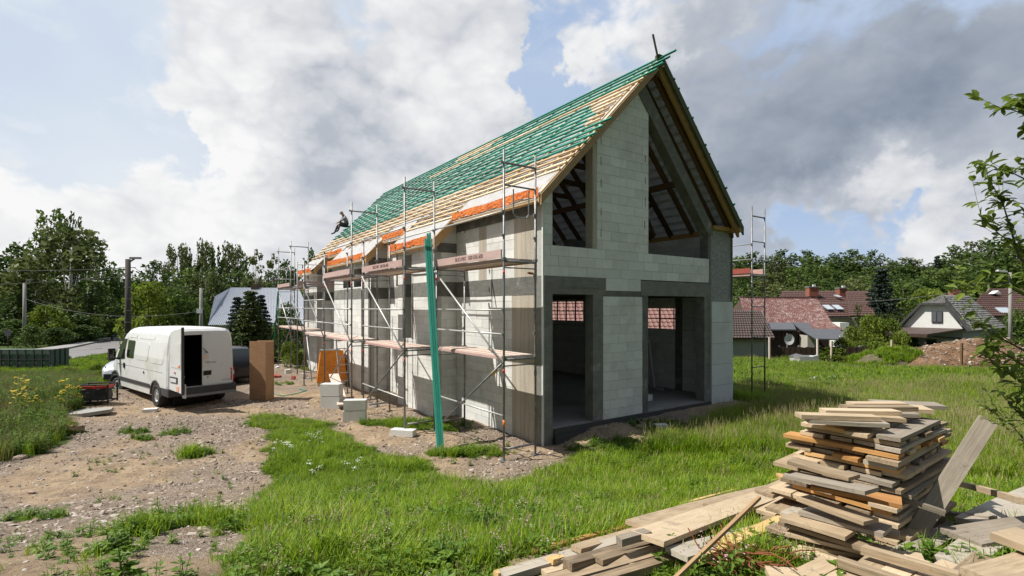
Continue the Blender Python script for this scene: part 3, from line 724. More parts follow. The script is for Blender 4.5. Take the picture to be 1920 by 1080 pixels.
# battens: rows counted down from the ridge
def batten(g, l0, l1, mat, side=0):
    mb = MB(); s = SL if side == 0 else -SR; k = sl_ if side == 0 else sr_
    cz = roofz(g)+.052*k
    ux, uz = (1/k, s/k)                   # along slope, upwards for left side
    nx, nz = (-s/k, 1/k)
    a, b_ = .031, .023
    pts = [(g_*a*ux+h_*b_*nx, 0, g_*a*uz+h_*b_*nz) for g_, h_ in ((-1, -1), (1, -1), (1, 1), (-1, 1))]
    lm = (l0+l1)/2; bend = rb.uniform(-.012, .012)
    vs = []
    N = 3 if l1-l0 > 2 else 1
    for i in range(N+1):
        t = i/N; dy = (t-.5)*(l1-l0); dz = bend*(1-4*(t-.5)**2)+(rb.uniform(-.006, .006))
        vs += [(p[0], dy, p[2]+dz) for p in pts]
    fs = [(3, 2, 1, 0), tuple(4*N+q for q in range(4))]+[(4*i+q, 4*i+(q+1) % 4, 4*i+4+(q+1) % 4, 4*i+4+q) for i in range(N) for q in range(4)]
    # rotate so that the mesh's own x runs along the batten (grain)
    me = MB(); me.add([(v[1], -v[0], v[2]) for v in vs], fs)
    o = me.build('batten', mat, house, (g, lm, cz), (0, 0, R(90))); return o
Gm, Tm = M['green_timber'], M['timber']
NR = 19; SP = .19
for k in range(NR):
    g = RG-.06-SP*k
    st = {0: -.86, 1: -.82, 2: -.76, 3: -.72, 4: -.46, 5: -.16, 6: -.06, 7: -.02, 8: 0.02, 9: .0, 10: -.05, 11: -.62, 12: -.52, 13: -.47, 14: -.38, 15: -.33, 16: -.36, 17: -.30, 18: -.28}[k]
    if k in (0, 3): seg = [(12.3, Gm), (19.7, Gm)]
    elif k in (1, 2): seg = [(6.2+.5*k, Gm), (10.2, Tm), (14, Gm), (19.75, Gm)]
    elif k == 4: seg = [(4.0, Tm), (8, Tm), (12, Tm), (16, Gm), (19.6, Gm)]
    elif k in (5, 6, 7, 8): seg = [(1.35-.25*(k-5), Tm), (6, Gm), (10, Gm), (14.2, Gm), (19.7, Gm)]
    elif k in (9, 10): seg = [(.45, Tm), (4.5, Gm), (9.3, Gm), (13.5, Gm), (19.8, Gm)]
    elif k in (11, 12, 13): seg = [(3.6, Gm), (7.8, Gm), (12.5, Gm), (19.85, Gm)]
    elif k == 14: seg = [(4.2, Gm), (9.5, Gm), (14, Gm), (19.9, Gm)]
    elif k == 15: seg = [(4.4, Tm), (10.2, Tm), (14.5, Gm), (19.9, Gm)]
    else: seg = [(4.1+.3*(k % 2), Tm), (8.6, Tm), (13, Tm), (17.2-.5*(k % 2), Gm if k == 16 else Tm), (19.8, Tm)]
    a = st
    for b, m_ in seg:
        bb = b if b == seg[-1][0] else b+rb.uniform(-.15, .15)
        if b == seg[-1][0]: bb += rb.uniform(-.2, .15)
        batten(g, a, bb-.004, m_); a = bb
for k in (19, 20, 21):
    g = RG-.06-SP*k
    for i, (a, b) in enumerate(BAYS): 
        if k == 21 and i == 1: continue
        batten(g, a-.3+rb.uniform(-.05, .12), min(b+.3, 19.75)+rb.uniform(-.05, .05), Tm)
for k in range(19):
    g = RG+.06+.2*k
    if g > EVR-.02: break
    a = -.42+rb.uniform(-.06, .05)
    batten(g, a, 9.7, Gm, 1); batten(g, 9.72, 19.7, Gm, 1)
# timber prop left on the ridge
MB().bar((3.72, -.30, 9.72), (3.40, -.36, 10.36), .035, .05).build('ridge_stick', M['mossy'], house)
hbox('ridge_block', (3.66, -.36, 9.80), (3.80, -.22, 9.92), M['mossy'])
# pipe stub at the corner, plastic sheet and boards inside
MB().tube((-.02, .35, 3.98), (-.17, .34, 3.99), .028, 8).build('pipe_stub', M['rust'], house)
def inside(name, lo, hi, mat, label, cat, rz=0):
    c = Vector([(a+b)/2 for a, b in zip(lo, hi)]); d = [b-a for a, b in zip(lo, hi)]
    Mh = house_M; o = MB().box((0, 0, 0), d).build(name, mat, None, Mh @ c, (0, 0, HA+rz)); tag(o, label, cat); return o
house_M = Matrix.Translation((HX, HYY, 0)) @ Matrix.Rotation(HA, 4, 'Z')
inside('red_crate', (2.5, 6.0, gz0), (3.2, 6.5, gz0+.62), M['redplank'], 'red plastic crate standing in the dark doorway room', 'crate', .2)
o = MB(); o.box((0, 0, .85), (.28, .06, 1.7)); o.box((-.36, 0, .03), (.46, .07, .06)); o.box((0, -.04, 1.2), (.24, .02, .9))
o = o.build('insulation_strip', M['paper'], None, house_M @ Vector((6.95, 2.6, gz0)), (R(-8), 0, HA+R(75))); tag(o, 'tall white foam strip leaning against the inner wall of the wide opening', 'foam strip')
rr = random.Random(5)
for i, (g, l) in enumerate(((1.1, 1.6), (.75, 2.3), (1.35, 2.7), (1.0, 3.4), (4.9, 1.2))):
    o = MB().box((0, 0, .09), (.42, .24, .18)).build('loose_block', M['block'], None, house_M @ Vector((g, l, gz0+.002)), (0, 0, rr.uniform(0, 3)))
    tag(o, 'aerated block lying loose on the floor inside the house', 'block', 'loose blocks inside the house')
# ---------------------------------------------------------------- scaffolding
def tube_part(parent, name, p, q, r, mat, n=7):
    p = Vector(p); q = Vector(q); m = (p+q)/2
    return MB().tube(p-m, q-m, r, n).build(name, mat, parent, m, smooth=True)
def scaffold(label, g0, g1, ys, tops=None, decks=(2.13, 4.17), up=(True,), braces=(), group=None, rails=True, zb=0., decksel=None, toes=None, inner=True, extra=None, bright=True):
    s = empty('scaffolding', house_M @ Vector((0, 0, 0)), HA, None, label, 'scaffolding')
    for i, y in enumerate(ys):
        top = tops[i] if tops else 6.42
        for g in (g0, g1):
            w = house_M @ Vector((g, y, 0)); zg = gzf(w.x, w.y)
            post = tube_part(s, 'post', (g, y, zg+.02), (g, y, top), .0245, M['steel'])
            MB().box((g, y, zg+.012), (.15, .15, .02)).tube((g, y, zg), (g, y, zg+.22), .017, 6).build('base_plate', M['steel'], s)
            mb = MB()
            for z in decks:
                if z < top:
                    mb.tube((g, y, z-.42), (g, y, z-.32), .031, 7)
                    mb.box((g, y, z+.02), (.07, .07, .06)); mb.box((g-.03, y, z+1.0), (.05, .04, .05)); mb.box((g-.03, y, z+.5), (.05, .04, .05))
            mb.build('coupler', M['steel'], s)['kind'] = 'stuff'
            for z in decks:
                if z < top: tube_part(s, 'collar', (g, y, z-.30), (g, y, z-.22), .0262, M['red'] if g == g0 else M['steel'])
        # cross members of the frames
        for z in list(decks)+[.28]:
            if z < top: tube_part(s, 'transom', (g0, y, z-.03), (g1, y, z-.03), .024, M['steel'])
        for z in decks:
            if z < top: tube_part(s, 'transom', (g0, y, z-.16), (g1, y, z-.16), .014, M['steel'])
        if top > 6.3: tube_part(s, 'transom', (g0-.03, y, 6.18), (g1, y, 6.18), .024, M['steel']); MB().box((g0-.05, y, 6.18), (.06, .03, .05)).build('coupler', M['steel'], s)
    for i in range(len(ys)-1):
        ya, yb = ys[i], ys[i+1]; n = yb-ya
        for j, z in enumerate(decks):
            sel = decksel[i] if decksel else (1, 1)
            if sel[j]:
                wdt = (g1-g0-.1)/2
                for q in range(2):
                    a = g0+.05+q*(wdt+.006)
                    MB().box((0, 0, 0), (n-.08, wdt-.006, .045)).build('deck_board', M['deck'], s, (a+wdt/2, (ya+yb)/2, z+.022), (R(rb.uniform(-.3, .3)), 0, R(90)))
                mb = MB()
                for g in (g0+.035, g1-.035): mb.box((g, (ya+yb)/2, z-.012), (.03, n-.06, .05))
                mb.build('deck_frame', M['toe'], s)
            if toes and toes[i][j]:
                MB().box((0, 0, 0), (n-.05, .03, .17)).build('toe_board', M['toe'], s, (g0-.045, (ya+yb)/2, z+.13), (0, 0, R(90)))
            if rails and sel[j]:
                for h in ((.5, 1.0) if j == 0 else (1.0,)):
                    tube_part(s, 'guard_rail', (g0-.03, ya, z+h), (g0-.03, yb, z+h), .019, M['brightsteel'])
        if i in up:
            pass
    for (ga, ya, za, gb, yb, zb_, mt) in braces: tube_part(s, 'brace', (ga, ya, za), (gb, yb, zb_), .021, M[mt])
    return s
# run 1: the near run, right at the corner
s1 = scaffold('scaffolding run nearest the camera, in front of the concrete corner pier', -1.42, -.60, (-.5, 2.57), toes=[(0, 1)],
     tops=(6.45, 4.25),
     braces=[(-1.47, 2.57, 4.10, -1.47, -.5, 2.05, 'brightsteel'), (-1.47, -.5, 2.03, -1.47, 2.3, .25, 'steel')])
tube_part(s1, 'guard_rail', (-1.45, -.5, .95), (-1.45, 2.57, .95), .019, M['brightsteel'])
tube_part(s1, 'guard_rail', (-1.42, -.5, 5.72), (-.6, -.5, 5.72), .019, M['steel'])
mb = MB(); hp = [(-1.18, 5.66), (-1.18, 5.16), (-1.12, 5.08), (-.84, 5.08), (-.78, 5.16), (-.78, 5.66)]
for a, b in zip(hp[:-1], hp[1:]): mb.tube((a[0], -.5, a[1]), (b[0], -.5, b[1]), .015, 6)
mb.build('hoop_rail', M['steel'], s1)
tube_part(s1, 'brace', (-1.45, -.28, 1.86), (-1.45, -.1, 1.75), .026, M['yellow'])
tube_part(s1, 'collar', (-1.42, -.5, .72), (-1.42, -.5, .86), .027, M['orangep'])
def lettering(txt, size, mat, parent, loc, rot, name='lettering', ext=.001):
    cu = bpy.data.curves.new(name, 'FONT'); cu.body = txt; cu.size = size; cu.extrude = ext; cu.align_x = 'CENTER'; cu.align_y = 'CENTER'; cu.materials.append(mat)
    tmp = bpy.data.objects.new(name, cu); C.objects.link(tmp); dg = bpy.context.evaluated_depsgraph_get()
    me = bpy.data.meshes.new_from_object(tmp.evaluated_get(dg)); bpy.data.objects.remove(tmp); bpy.data.curves.remove(cu)
    return link(name, me, parent, loc, rot)
lettering('BUD-MIX   500 036 600', .125, M['darkprint'], s1, (-1.483, .85, 4.30), (R(90), 0, R(-90)), ext=.0008)
# run 2: stands further out, before the first bay
s2 = scaffold('scaffolding run standing out in front of the first bay, behind the green batten bundle', -2.20, -1.38, (2.78, 5.85), tops=(6.45, 5.25), toes=[(0, 1)],
     braces=[(-2.25, 5.85, 4.1, -2.25, 2.78, 2.1, 'brightsteel'), (-2.25, 2.78, 2.05, -2.25, 5.85, .25, 'steel')])
tube_part(s2, 'guard_rail', (-2.22, 2.78, .9), (-2.22, 5.85, .9), .019, M['brightsteel'])
for z in (4.9, 5.3): tube_part(s2, 'guard_rail', (-1.38, 2.78, z+.3), (-1.38, 5.85, z+.3), .017, M['brightsteel'])
lettering('BUD-MIX  500 036 600', .12, M['darkprint'], s2, (-2.263, 4.3, 4.30), (R(90), 0, R(-90)), ext=.0008)
# run 3: along the recess and the second bay
s3 = scaffold('scaffolding run along the second bay with the aluminium ladder at its foot', -2.3, -1.48, (6.65, 9.72, 12.8), tops=(6.45, 5.2, 5.2), toes=[(0, 1), (0, 0)],
     decksel=[(1, 1), (1, 0)], braces=[(-2.33, 9.72, 4.1, -2.33, 6.65, 2.1, 'brightsteel'), (-2.33, 6.65, 2.05, -2.33, 9.72, .25, 'steel'), (-2.33, 12.8, 4.1, -2.33, 9.72, 2.1, 'steel'), (-2.33, 12.2, 2.0, -2.33, 11.4, .3, 'brightsteel')])
for y, t in ((7.9, 4.2), (8.8, 4.2)): tube_part(s3, 'post', (-1.25, y, .02), (-1.25, y, t), .0245, M['steel'])
tube_part(s3, 'guard_rail', (-2.33, 9.72, 3.45), (-2.33, 12.8, 3.45), .019, M['brightsteel']); 
# run 4: round the far end
s4 = scaffold('scaffolding tower at the far end of the house, with faded red toe boards', -1.80, -.98, (14.9, 17.7, 20.75), tops=(5.2, 6.45, 6.45), toes=[(0, 0), (0, 1)],
     decksel=[(1, 0), (1, 1)], braces=[(-1.84, 20.75, 4.1, -1.84, 17.7, 2.1, 'brightsteel'), (-1.84, 17.7, 2.05, -1.84, 20.75, .25, 'steel'), (-1.84, 14.9, 2.0, -1.84, 17.7, 4.0, 'steel')])
for (a, b, z) in ((-1.8, .0, 4.19),):
    MB().box((0, 0, 0), (1.75, .28, .045)).build('deck_board', M['deck'], s4, (-.9, 16.45, z+.022)); MB().box((0, 0, 0), (1.78, .03, .17)).build('toe_board', M['toe'], s4, (-.9, 16.28, z+.13))
    MB().box((0, 0, 0), (1.75, .28, .045)).build('deck_board', M['deck'], s4, (-.9, 16.74, z+.022))
for z in (5.2, 4.7): tube_part(s4, 'guard_rail', (-1.8, 16.25, z), (.0, 16.25, z), .019, M['brightsteel'])
for z in (5.2, 4.7, 3.1, 2.6): tube_part(s4, 'guard_rail', (-1.84, 20.75, z), (-.95, 20.75, z), .019, M['brightsteel'])
for y in (16.3,): 
    for g in (-1.8, -.05): tube_part(s4, 'post', (g, y, .02), (g, y, 5.3), .0245, M['steel'])
# run 5: beyond the right-hand wall
s5 = scaffold('slim scaffolding frame standing past the right-hand end wall', 9.50, 8.72, (-.02, 3.05), tops=(6.5, 5.0), decks=(4.25,), toes=[(1,)], decksel=[(1,)], rails=False)
for z in (2.2, 1.2, 3.2, 5.35): tube_part(s5, 'transom', (9.5, -.02, z), (8.72, -.02, z), .018, M['steel'])
for z in (4.75, 5.25): tube_part(s5, 'guard_rail', (8.70, -.02, z), (8.70, 3.05, z), .019, M['brightsteel'])
MB().box((0, 0, 0), (3.0, .03, .17)).build('toe_board', M['redplank'], s5, (8.66, 1.5, 4.38), (0, 0, R(90)))
# ladder, sloping gangway plank
lad = empty('ladder', house_M @ Vector((-1.75, 9.0, .02)), HA, None, 'aluminium ladder standing inside the scaffolding by the second bay', 'ladder')
for x in (-.2, .2): MB().bar((x, 0, 0), (x, .55, 2.15), .03, .06, up=(0, 1, .2)).build('rail', M['brightsteel'], lad)
for k in range(7): tube_part(lad, 'rung', (-.2, .07+.073*k, .28*(k+1)-.02), (.2, .07+.073*k, .28*(k+1)-.02), .016, M['brightsteel'])
def hp(g, l, z=0): return house_M @ Vector((g, l, z))
mb = MB(); mb.box((0, 0, 0), (2.4, .32, .05)); a, b = hp(-2.5, 6.9, .14), hp(-2.15, 9.1, .8)
d = (b-a).normalized(); o = mb.build('gangway_plank', M['deck'], None, (a+b)/2); o.rotation_euler = d.to_track_quat('X', 'Z').to_euler(); tag(o, 'pinkish plank sloping up onto the scaffolding foot near the orange pallet', 'plank')
# green batten bundle leaning on the scaffolding, and a lone green batten at the far corner
gb = empty('batten_bundle', (0, 0, 0), 0, None, 'tall bundle of green battens leaning on the scaffolding', 'batten bundle')
foot = ground_at(826, 846); topp = hp(-1.60, 2.72, 4.98)
dr = (topp-foot).normalized(); sx = Vector((1, .25, 0)); sx = (sx-dr*sx.dot(dr)).normalized(); sy = dr.cross(sx)
k = 0
for i in range(3):
    for j in range(3):
        off = sx*(i-1)*.052+sy*(j-1)*.042; a = foot+off-dr*rb.uniform(0, .12)-Vector((0, 0, .02)); b = topp+off*1.15+dr*rb.uniform(-.2, .12)
        c = (a+b)/2; m = MB().box((0, 0, 0), ((b-a).length, .048, .038)); o = m.build('batten', M['green_timber'], gb, c); Mx = Matrix(((b-a).normalized(), sx, sy)).transposed(); o.rotation_euler = Mx.to_euler()
a = hp(-2.9, 19.5, .0); a = px(513, 640, 31.5); a.z = .3; b = hp(-1.9, 20.3, 4.0)
o = MB().box((0, 0, 0), ((b-a).length, .07, .07)).build('green_batten', M['green_timber'], None, (a+b)/2); o.rotation_euler = (b-a).to_track_quat('X', 'Z').to_euler(); tag(o, 'single green batten leaning at the far end scaffolding', 'batten')
# ---------------------------------------------------------------- white van, seen from its rear left corner
VA = math.atan2(.784, .621)
van = empty('van', (-10.75, 17.1, gzf(-10.75, 17.1)-.0), VA, None, 'white high-roof panel van with one rear door standing open', 'van')
def loft(sections, mats, closed=True, mi=None):
    mb = MB(); n = len(sections[0])
    for s_ in sections: mb.v += [tuple(p) for p in s_]
    for i in range(len(sections)-1):
        for j in range(n if closed else n-1):
            mb.f.append((i*n+j, i*n+(j+1) % n, (i+1)*n+(j+1) % n, (i+1)*n+j)); mb.m.append(0)
    return mb
def van_sec(y, w, zb, zt, sh=1.55, top=.84, r=.14):
    # half width w at belt, narrowing to top*w at roof; ring of points
    p = [(w*.97, zb), (w, zb+.28), (w, 1.0), (w*.985, sh), (w*(top+.075), zt-.42), (w*(top+.035), zt-.20), (w*(top-.02), zt-.08), (w*(top-.12), zt-.018), (w*.4, zt)]
    return [(x, y, z) for x, z in p]+[(-x, y, z) for x, z in p[::-1]]
# y: 0 rear axle; rear face -0.98; nose at 4.35
secs = [van_sec(-.98, .95, .50, 2.42, top=.86), van_sec(-.90, .985, .42, 2.49, top=.88), van_sec(-.5, .99, .42, 2.51), van_sec(0.0, .99, .42, 2.52), van_sec(.6, .99, .42, 2.52), van_sec(1.4, .99, .42, 2.51),
        van_sec(2.1, .99, .42, 2.49), van_sec(2.5, .985, .42, 2.43), van_sec(2.85, .98, .42, 2.26), van_sec(3.15, .975, .42, 1.98, sh=1.42, top=.80)]
def nose(y, w, zb, zt): 
    p = [(w*.96, zb), (w, zb+.25), (w, zb+.25+(zt-zb-.25)*.4), (w*.99, zb+.25+(zt-zb-.25)*.62), (w*.965, zt-.12), (w*.94, zt-.07), (w*.88, zt-.03), (w*.75, zt-.008), (w*.4, zt)]
    return [(x, y, z) for x, z in p]+[(-x, y, z) for x, z in p[::-1]]
secs += [nose(3.5, .97, .42, 1.62), nose(3.78, .95, .42, 1.34), nose(4.15, .90, .42, 1.16), nose(4.35, .80, .42, .98)]
mb = loft(secs, None)
# arches cut: replaced by dark arch pieces outside; rear closed around the open left half
n = len(secs[0]); mb.f.append(tuple(range((len(secs)-1)*n, len(secs)*n))); mb.m.append(0)
body = mb.build('body', M['white_paint'], van, smooth=True)
bm = bmesh.new(); bm.from_mesh(body.data)
for cut_y in (0.0, 3.45):                 # wheel openings
    pass
bm.free()
# boolean wheel arches and load space with cutters kept only while building
def cutter(fn):
    mb = MB(); fn(mb); me = mb.mesh('cut', []); o = bpy.data.objects.new('cut', me); C.objects.link(o); o.parent = van; return o
def cutall(target, cutters):
    bpy.context.view_layer.update()
    for c in cutters:
        m = target.modifiers.new('b', 'BOOLEAN'); m.object = c; m.operation = 'DIFFERENCE'; m.solver = 'EXACT'
    dg = bpy.context.evaluated_depsgraph_get(); me = bpy.data.meshes.new_from_object(target.evaluated_get(dg))
    target.modifiers.clear(); target.data = me
    for c in cutters: bpy.data.objects.remove(c)
rear = [(-.95*.97, -.98), ]
cap = MB(); s0 = van_sec(-.98, .95, .50, 2.42, top=.86); cap.add(s0, [tuple(range(len(s0)))])
# solid body: close the rear too, then cut the load space out from behind
bmx = bmesh.new(); bmx.from_mesh(body.data); bmx.verts.ensure_lookup_table(); bmx.faces.new([bmx.verts[i] for i in range(n)][::-1]); bmesh.ops.recalc_face_normals(bmx, faces=bmx.faces); bmx.to_mesh(body.data); bmx.free()
cuts = [cutter(lambda m: m.tube((-1.3, y, .36), (1.3, y, .36), .47, 20)) for y in (0, 3.43)]
cuts.append(cutter(lambda m: m.box2((-.83, -1.2, .66), (.80, 1.9, 2.30))))
cutall(body, cuts)
body.data.materials.clear(); body.data.materials.append(M['white_paint'])
body.data.polygons.foreach_set('use_smooth', [False]*len(body.data.polygons))
# lining of the load space
mb = MB(); a, b = (-.82, -.9, .67), (.79, 1.88, 2.29)
mb.quad((a[0], a[1], a[2]), (a[0], b[1], a[2]), (a[0], b[1], b[2]), (a[0], a[1], b[2])); mb.quad((b[0], a[1], a[2]), (b[0], b[1], a[2]), (b[0], b[1], b[2]), (b[0], a[1], b[2]))
mb.quad((a[0], b[1], a[2]), (b[0], b[1], a[2]), (b[0], b[1], b[2]), (a[0], b[1], b[2])); mb.quad((a[0], a[1], b[2]), (b[0], a[1], b[2]), (b[0], b[1], b[2]), (a[0], b[1], b[2])); mb.quad((a[0], a[1], a[2]), (b[0], a[1], a[2]), (b[0], b[1], a[2]), (a[0], b[1], a[2]))
mb.build('lining', M['interior_dark'], van)
def vside(name, y0, y1, z0, z1, mat, out=.006, side=-1, th=.01, r=.05):
    """plate lying on the van's side, following its lean"""
    def X(z):
        pts = [(.42, .965), (.7, .99), (1.0, .99), (1.55, .975), (2.09, .906), (2.30, .866)]
        for (za, xa), (zb_, xb) in zip(pts[:-1], pts[1:]):
            if z <= zb_: return xa+(xb-xa)*(z-za)/(zb_-za)
        return .85
    zs = sorted({z0, z0+r, z1-r, z1, *[q for q in (.7, 1.0, 1.55, 2.09) if z0+r < q < z1-r]}); mb = MB(); V = []
    for z in zs:
        i = r if z in (z0, z1) else 0
        for y in (y0+i, y1-i): V += [(side*(X(z)+out), y, z), (side*(X(z)+out-th), y, z)]
    F_ = []
    for k in range(len(zs)-1):
        a = 4*k; F_ += [(a, a+2, a+6, a+4), (a+1, a+5, a+7, a+3), (a, a+4, a+5, a+1), (a+2, a+3, a+7, a+6)]
    a = 4*(len(zs)-1); F_ += [(0, 1, 3, 2), (a, a+2, a+3, a+1)]
    return mb.add(V, F_).build(name, mat, van)
def seam(side_pts, w=.012, mat=None, name='panel_seam'):
    mb = MB()
    for (y0, z0), (y1, z1) in zip(side_pts[:-1], side_pts[1:]):
        def X(z):
            pts = [(.3, .96), (.7, .99), (1.0, .99), (1.55, .975), (2.09, .906), (2.52, .84)]
            for (za, xa), (zb_, xb) in zip(pts[:-1], pts[1:]):
                if z <= zb_: return xa+(xb-xa)*(z-za)/(zb_-za)
            return .84
        mb.bar((-X(z0)-.0005, y0, z0), (-X(z1)-.0005, y1, z1), .006, w, up=(0, 0, 1) if abs(y1-y0) > abs(z1-z0) else (0, 1, 0))
    return mb.build(name, mat or M['plastic'], van)
M['seamgrey'] = pmat('mid_grey', (.22, .22, .22), .7)  # plain grey for panel seams, trim, posts and small fittings
# side window of the crew door, cab side window
vside('side_window', 1.78, 2.36, 1.40, 2.02, M['glass'], .004)
o = MB().prism([(-.995, 2.52, 1.36), (-.995, 3.28, 1.30), (-.972, 3.16, 1.52), (-.935, 2.86, 1.92), (-.912, 2.66, 2.05), (-.912, 2.52, 2.05)], (.012, 0, 0)).build('cab_window', M['glass'], van)
vside('pressed_panel', .72, 1.62, 1.40, 2.02, M['white_paint'], .008, r=.09); vside('pressed_panel', -.62, .52, 1.38, 2.06, M['white_paint'], .008, r=.09)
vside('pressed_panel', .35, 1.55, 2.12, 2.28, M['white_paint'], .010, r=.05); vside('pressed_panel', 1.7, 2.3, 2.12, 2.28, M['white_paint'], .010, r=.05)
seam([(.60, .62), (.60, 1.12)], mat=M['seamgrey']); seam([(.62, 1.13), (3.3, 1.13)], mat=M['seamgrey']); seam([(2.44, .6), (2.44, 2.1)], mat=M['seamgrey']); seam([(1.68, .62), (1.68, 2.1)], mat=M['seamgrey']); seam([(-.6, 1.13), (.55, 1.13)], mat=M['seamgrey'])
seam([(.64, .64), (2.42, .64)], mat=M['seamgrey']); seam([(3.3, .8), (3.3, 1.3)], mat=M['seamgrey'])
vside('door_handle', 2.48, 2.58, 1.02, 1.20, M['black'], .03, r=.02, th=.03); vside('door_handle', .95, 1.0, .98, 1.06, M['black'], .02, r=.01)
vside('rubbing_strip', .55, 2.98, .56, .68, M['plastic'], .022, r=.02, th=.03); vside('sill', .5, 2.95, .33, .56, M['white_paint'], .0, th=.02, r=.03)
vside('rubbing_strip', .55, 2.98, .56, .68, M['plastic'], .022, side=1, r=.02, th=.03)
# bumpers, arches
mb = MB()
for s in (-1, 1): mb.prism([(s*.96, -.42, .40), (s*.995, -.45, .44), (s*.995, -.45, .66), (s*.9, -.45, .66), (s*.9, -.45, .4)], (0, -.62, 0))
mb.box2((-.995, -1.12, .42), (.995, -1.0, .64)); mb.build('rear_bumper', M['plastic'], van)
MB().box2((-.6, -1.16, .36), (.98, -1.10, .44)).build('rear_step', M['seamgrey'], van)
MB().prism([(-.9, 4.3, .35), (.9, 4.3, .35), (.86, 4.46, .38), (-.86, 4.46, .38)], (0, 0, .35)).build('front_bumper', M['plastic'], van)
def arch(y, s, R1=.50):
    mb = MB(); n = 10
    for i in range(n):
        a0, a1 = math.pi*i/n, math.pi*(i+1)/n
        p = [(s*.965, y+r_*math.cos(a_), .36+r_*math.sin(a_)) for r_, a_ in ((.45, a0), (R1, a0), (R1, a1), (.45, a1))]
        mb.prism(p, (s*.045, 0, 0))
    mb.build('wheel_arch', M['plastic'], van)
for y in (0, 3.43):
    for s in (-1, 1): arch(y, s)
for y in (0, 3.43): MB().tube((-.6, y, .36), (.6, y, .36), .46, 18).build('wheel_well', M['interior_dark'], van)
def wheel(y, x, s, steer=0, R0=.355, parent=None, cover='chrome', wd=.21):
    w = empty('wheel', (x, y, R0), steer, parent)
    mb = MB(); prof = [(.0, .20), (.0, .245), (-.02, .30), (-.03, R0-.02), (.02, R0), (wd-.02, R0), (wd, R0-.03), (wd, .2)]
    n = 28; 
    for j in range(n):
        t = 2*math.pi*j/n
        mb.v += [(s*-px_, r_*math.cos(t), r_*math.sin(t)) for px_, r_ in prof]
    m = len(prof); mb.f = [(j*m+i, j*m+i+1, ((j+1) % n)*m+i+1, ((j+1) % n)*m+i) for j in range(n) for i in range(m-1)]; mb.m = [0]*len(mb.f)
    mb.build('tyre', M['black'], w, smooth=True)
    mb = MB(); prof = [(.012, .225), (-.005, .19), (.02, .16), (.005, .10), (-.012, .065), (-.015, .0)]
    for j in range(n):
        t = 2*math.pi*j/n; mb.v += [(s*-(px_+(.012 if (j//2) % 2 and i in (2, 3) else 0)), r_*math.cos(t), r_*math.sin(t)) for i, (px_, r_) in enumerate(prof)]
    m = len(prof); mb.f = [(j*m+i, j*m+i+1, ((j+1) % n)*m+i+1, ((j+1) % n)*m+i) for j in range(n) for i in range(m-1)]; mb.m = [0]*len(mb.f)
    mb.build('rim', M[cover], w, smooth=False)
    return w
wheel(0, -.96, -1, 0, parent=van); wheel(0, .96, 1, 0, parent=van); wheel(3.43, -.95, -1, R(24), parent=van, cover='seamgrey'); wheel(3.43, .95, 1, R(24), parent=van, cover='seamgrey')
# rear right door, closed
def rear_door(x0, x1):
    def X(z):
        pts = [(.5, .93), (1.0, .935), (1.55, .92), (2.0, .86), (2.3, .80), (2.38, .74)]
        for (za, xa), (zb_, xb) in zip(pts[:-1], pts[1:]):
            if z <= zb_: return xa+(xb-xa)*(z-za)/(zb_-za)
        return .7
    return [(x0, .66)]+[(X(z), z) for z in (.66, 1.0, 1.55, 2.0, 2.3, 2.38)]+[(x0, 2.42)]
dp = rear_door(.0, .93)
dr_ = MB().prism([(x, -1.0, z) for x, z in dp], (0, .045, 0)).build('rear_door', M['white_paint'], van); dr_['label'] = 'closed right-hand rear door'
def on_door(name, pts, mat, par, y=-1.004, th=.008):
    return MB().prism([(x, y, z) for x, z in pts], (0, th, 0)).build(name, mat, par)
on_door('pressed_panel', [(.07, 1.33), (.80, 1.33), (.85, 1.38), (.80, 1.98), (.74, 2.05), (.07, 2.05)], M['white_paint'], dr_, -1.008)
on_door('pull_handle', [(.03, .98), (.26, .98), (.27, 1.13), (.03, 1.13)], M['black'], dr_, -1.012, .012)
on_door('door_lock', [(.14, .90), (.18, .90), (.18, .93), (.14, .93)], M['black'], dr_, -1.006)
on_door('door_lock', [(.86, 1.10), (.90, 1.10), (.90, 1.15), (.86, 1.15)], M['black'], dr_, -1.006)
# half of the printed house emblem and the lettering
mb = MB(); a = -1.0115
for p, q, w in (((.02, 1.86), (.17, 1.71), .022), ((.04, 1.78), (.14, 1.70), .015), ((.02, 1.70), (.17, 1.70), .014)):
    mb.bar((p[0], a, p[1]), (q[0], a, q[1]), .003, w, up=(0, 0, 1) if 1 else 0)
mb.build('printed_emblem', M['darkprint'], dr_)
mb = MB(); mb.bar((.02, a, 1.47), (.12, a, 1.475), .003, .018); mb.bar((.12, a, 1.475), (.2, a, 1.445), .003, .014); mb.box((.11, a, 1.58), (.15, .002, .14)); mb.build('printed_emblem', pmat('pale_orange_print', (.72, .56, .46), .5), dr_)
lettering('YEKI.com', .085, M['plastic'], dr_, (.24, -1.010, 1.395), (R(90), 0, 0))
lettering('MOVANO', .06, M['seamgrey'], dr_, (.72, -1.003, .78), (R(90), 0, 0))
MB().prism([(.94, -.99, .74), (1.0, -.96, .74), (1.0, -.95, 1.16), (.93, -.985, 1.2), (.87, -1.01, 1.14), (.87, -1.01, .74)], (0, .12, 0)).build('tail_lamp', M['lampred'], van)
MB().box((.935, -1.01, 1.0), (.07, .03, .12)).build('lamp_lens', M['lampwhite'], van)
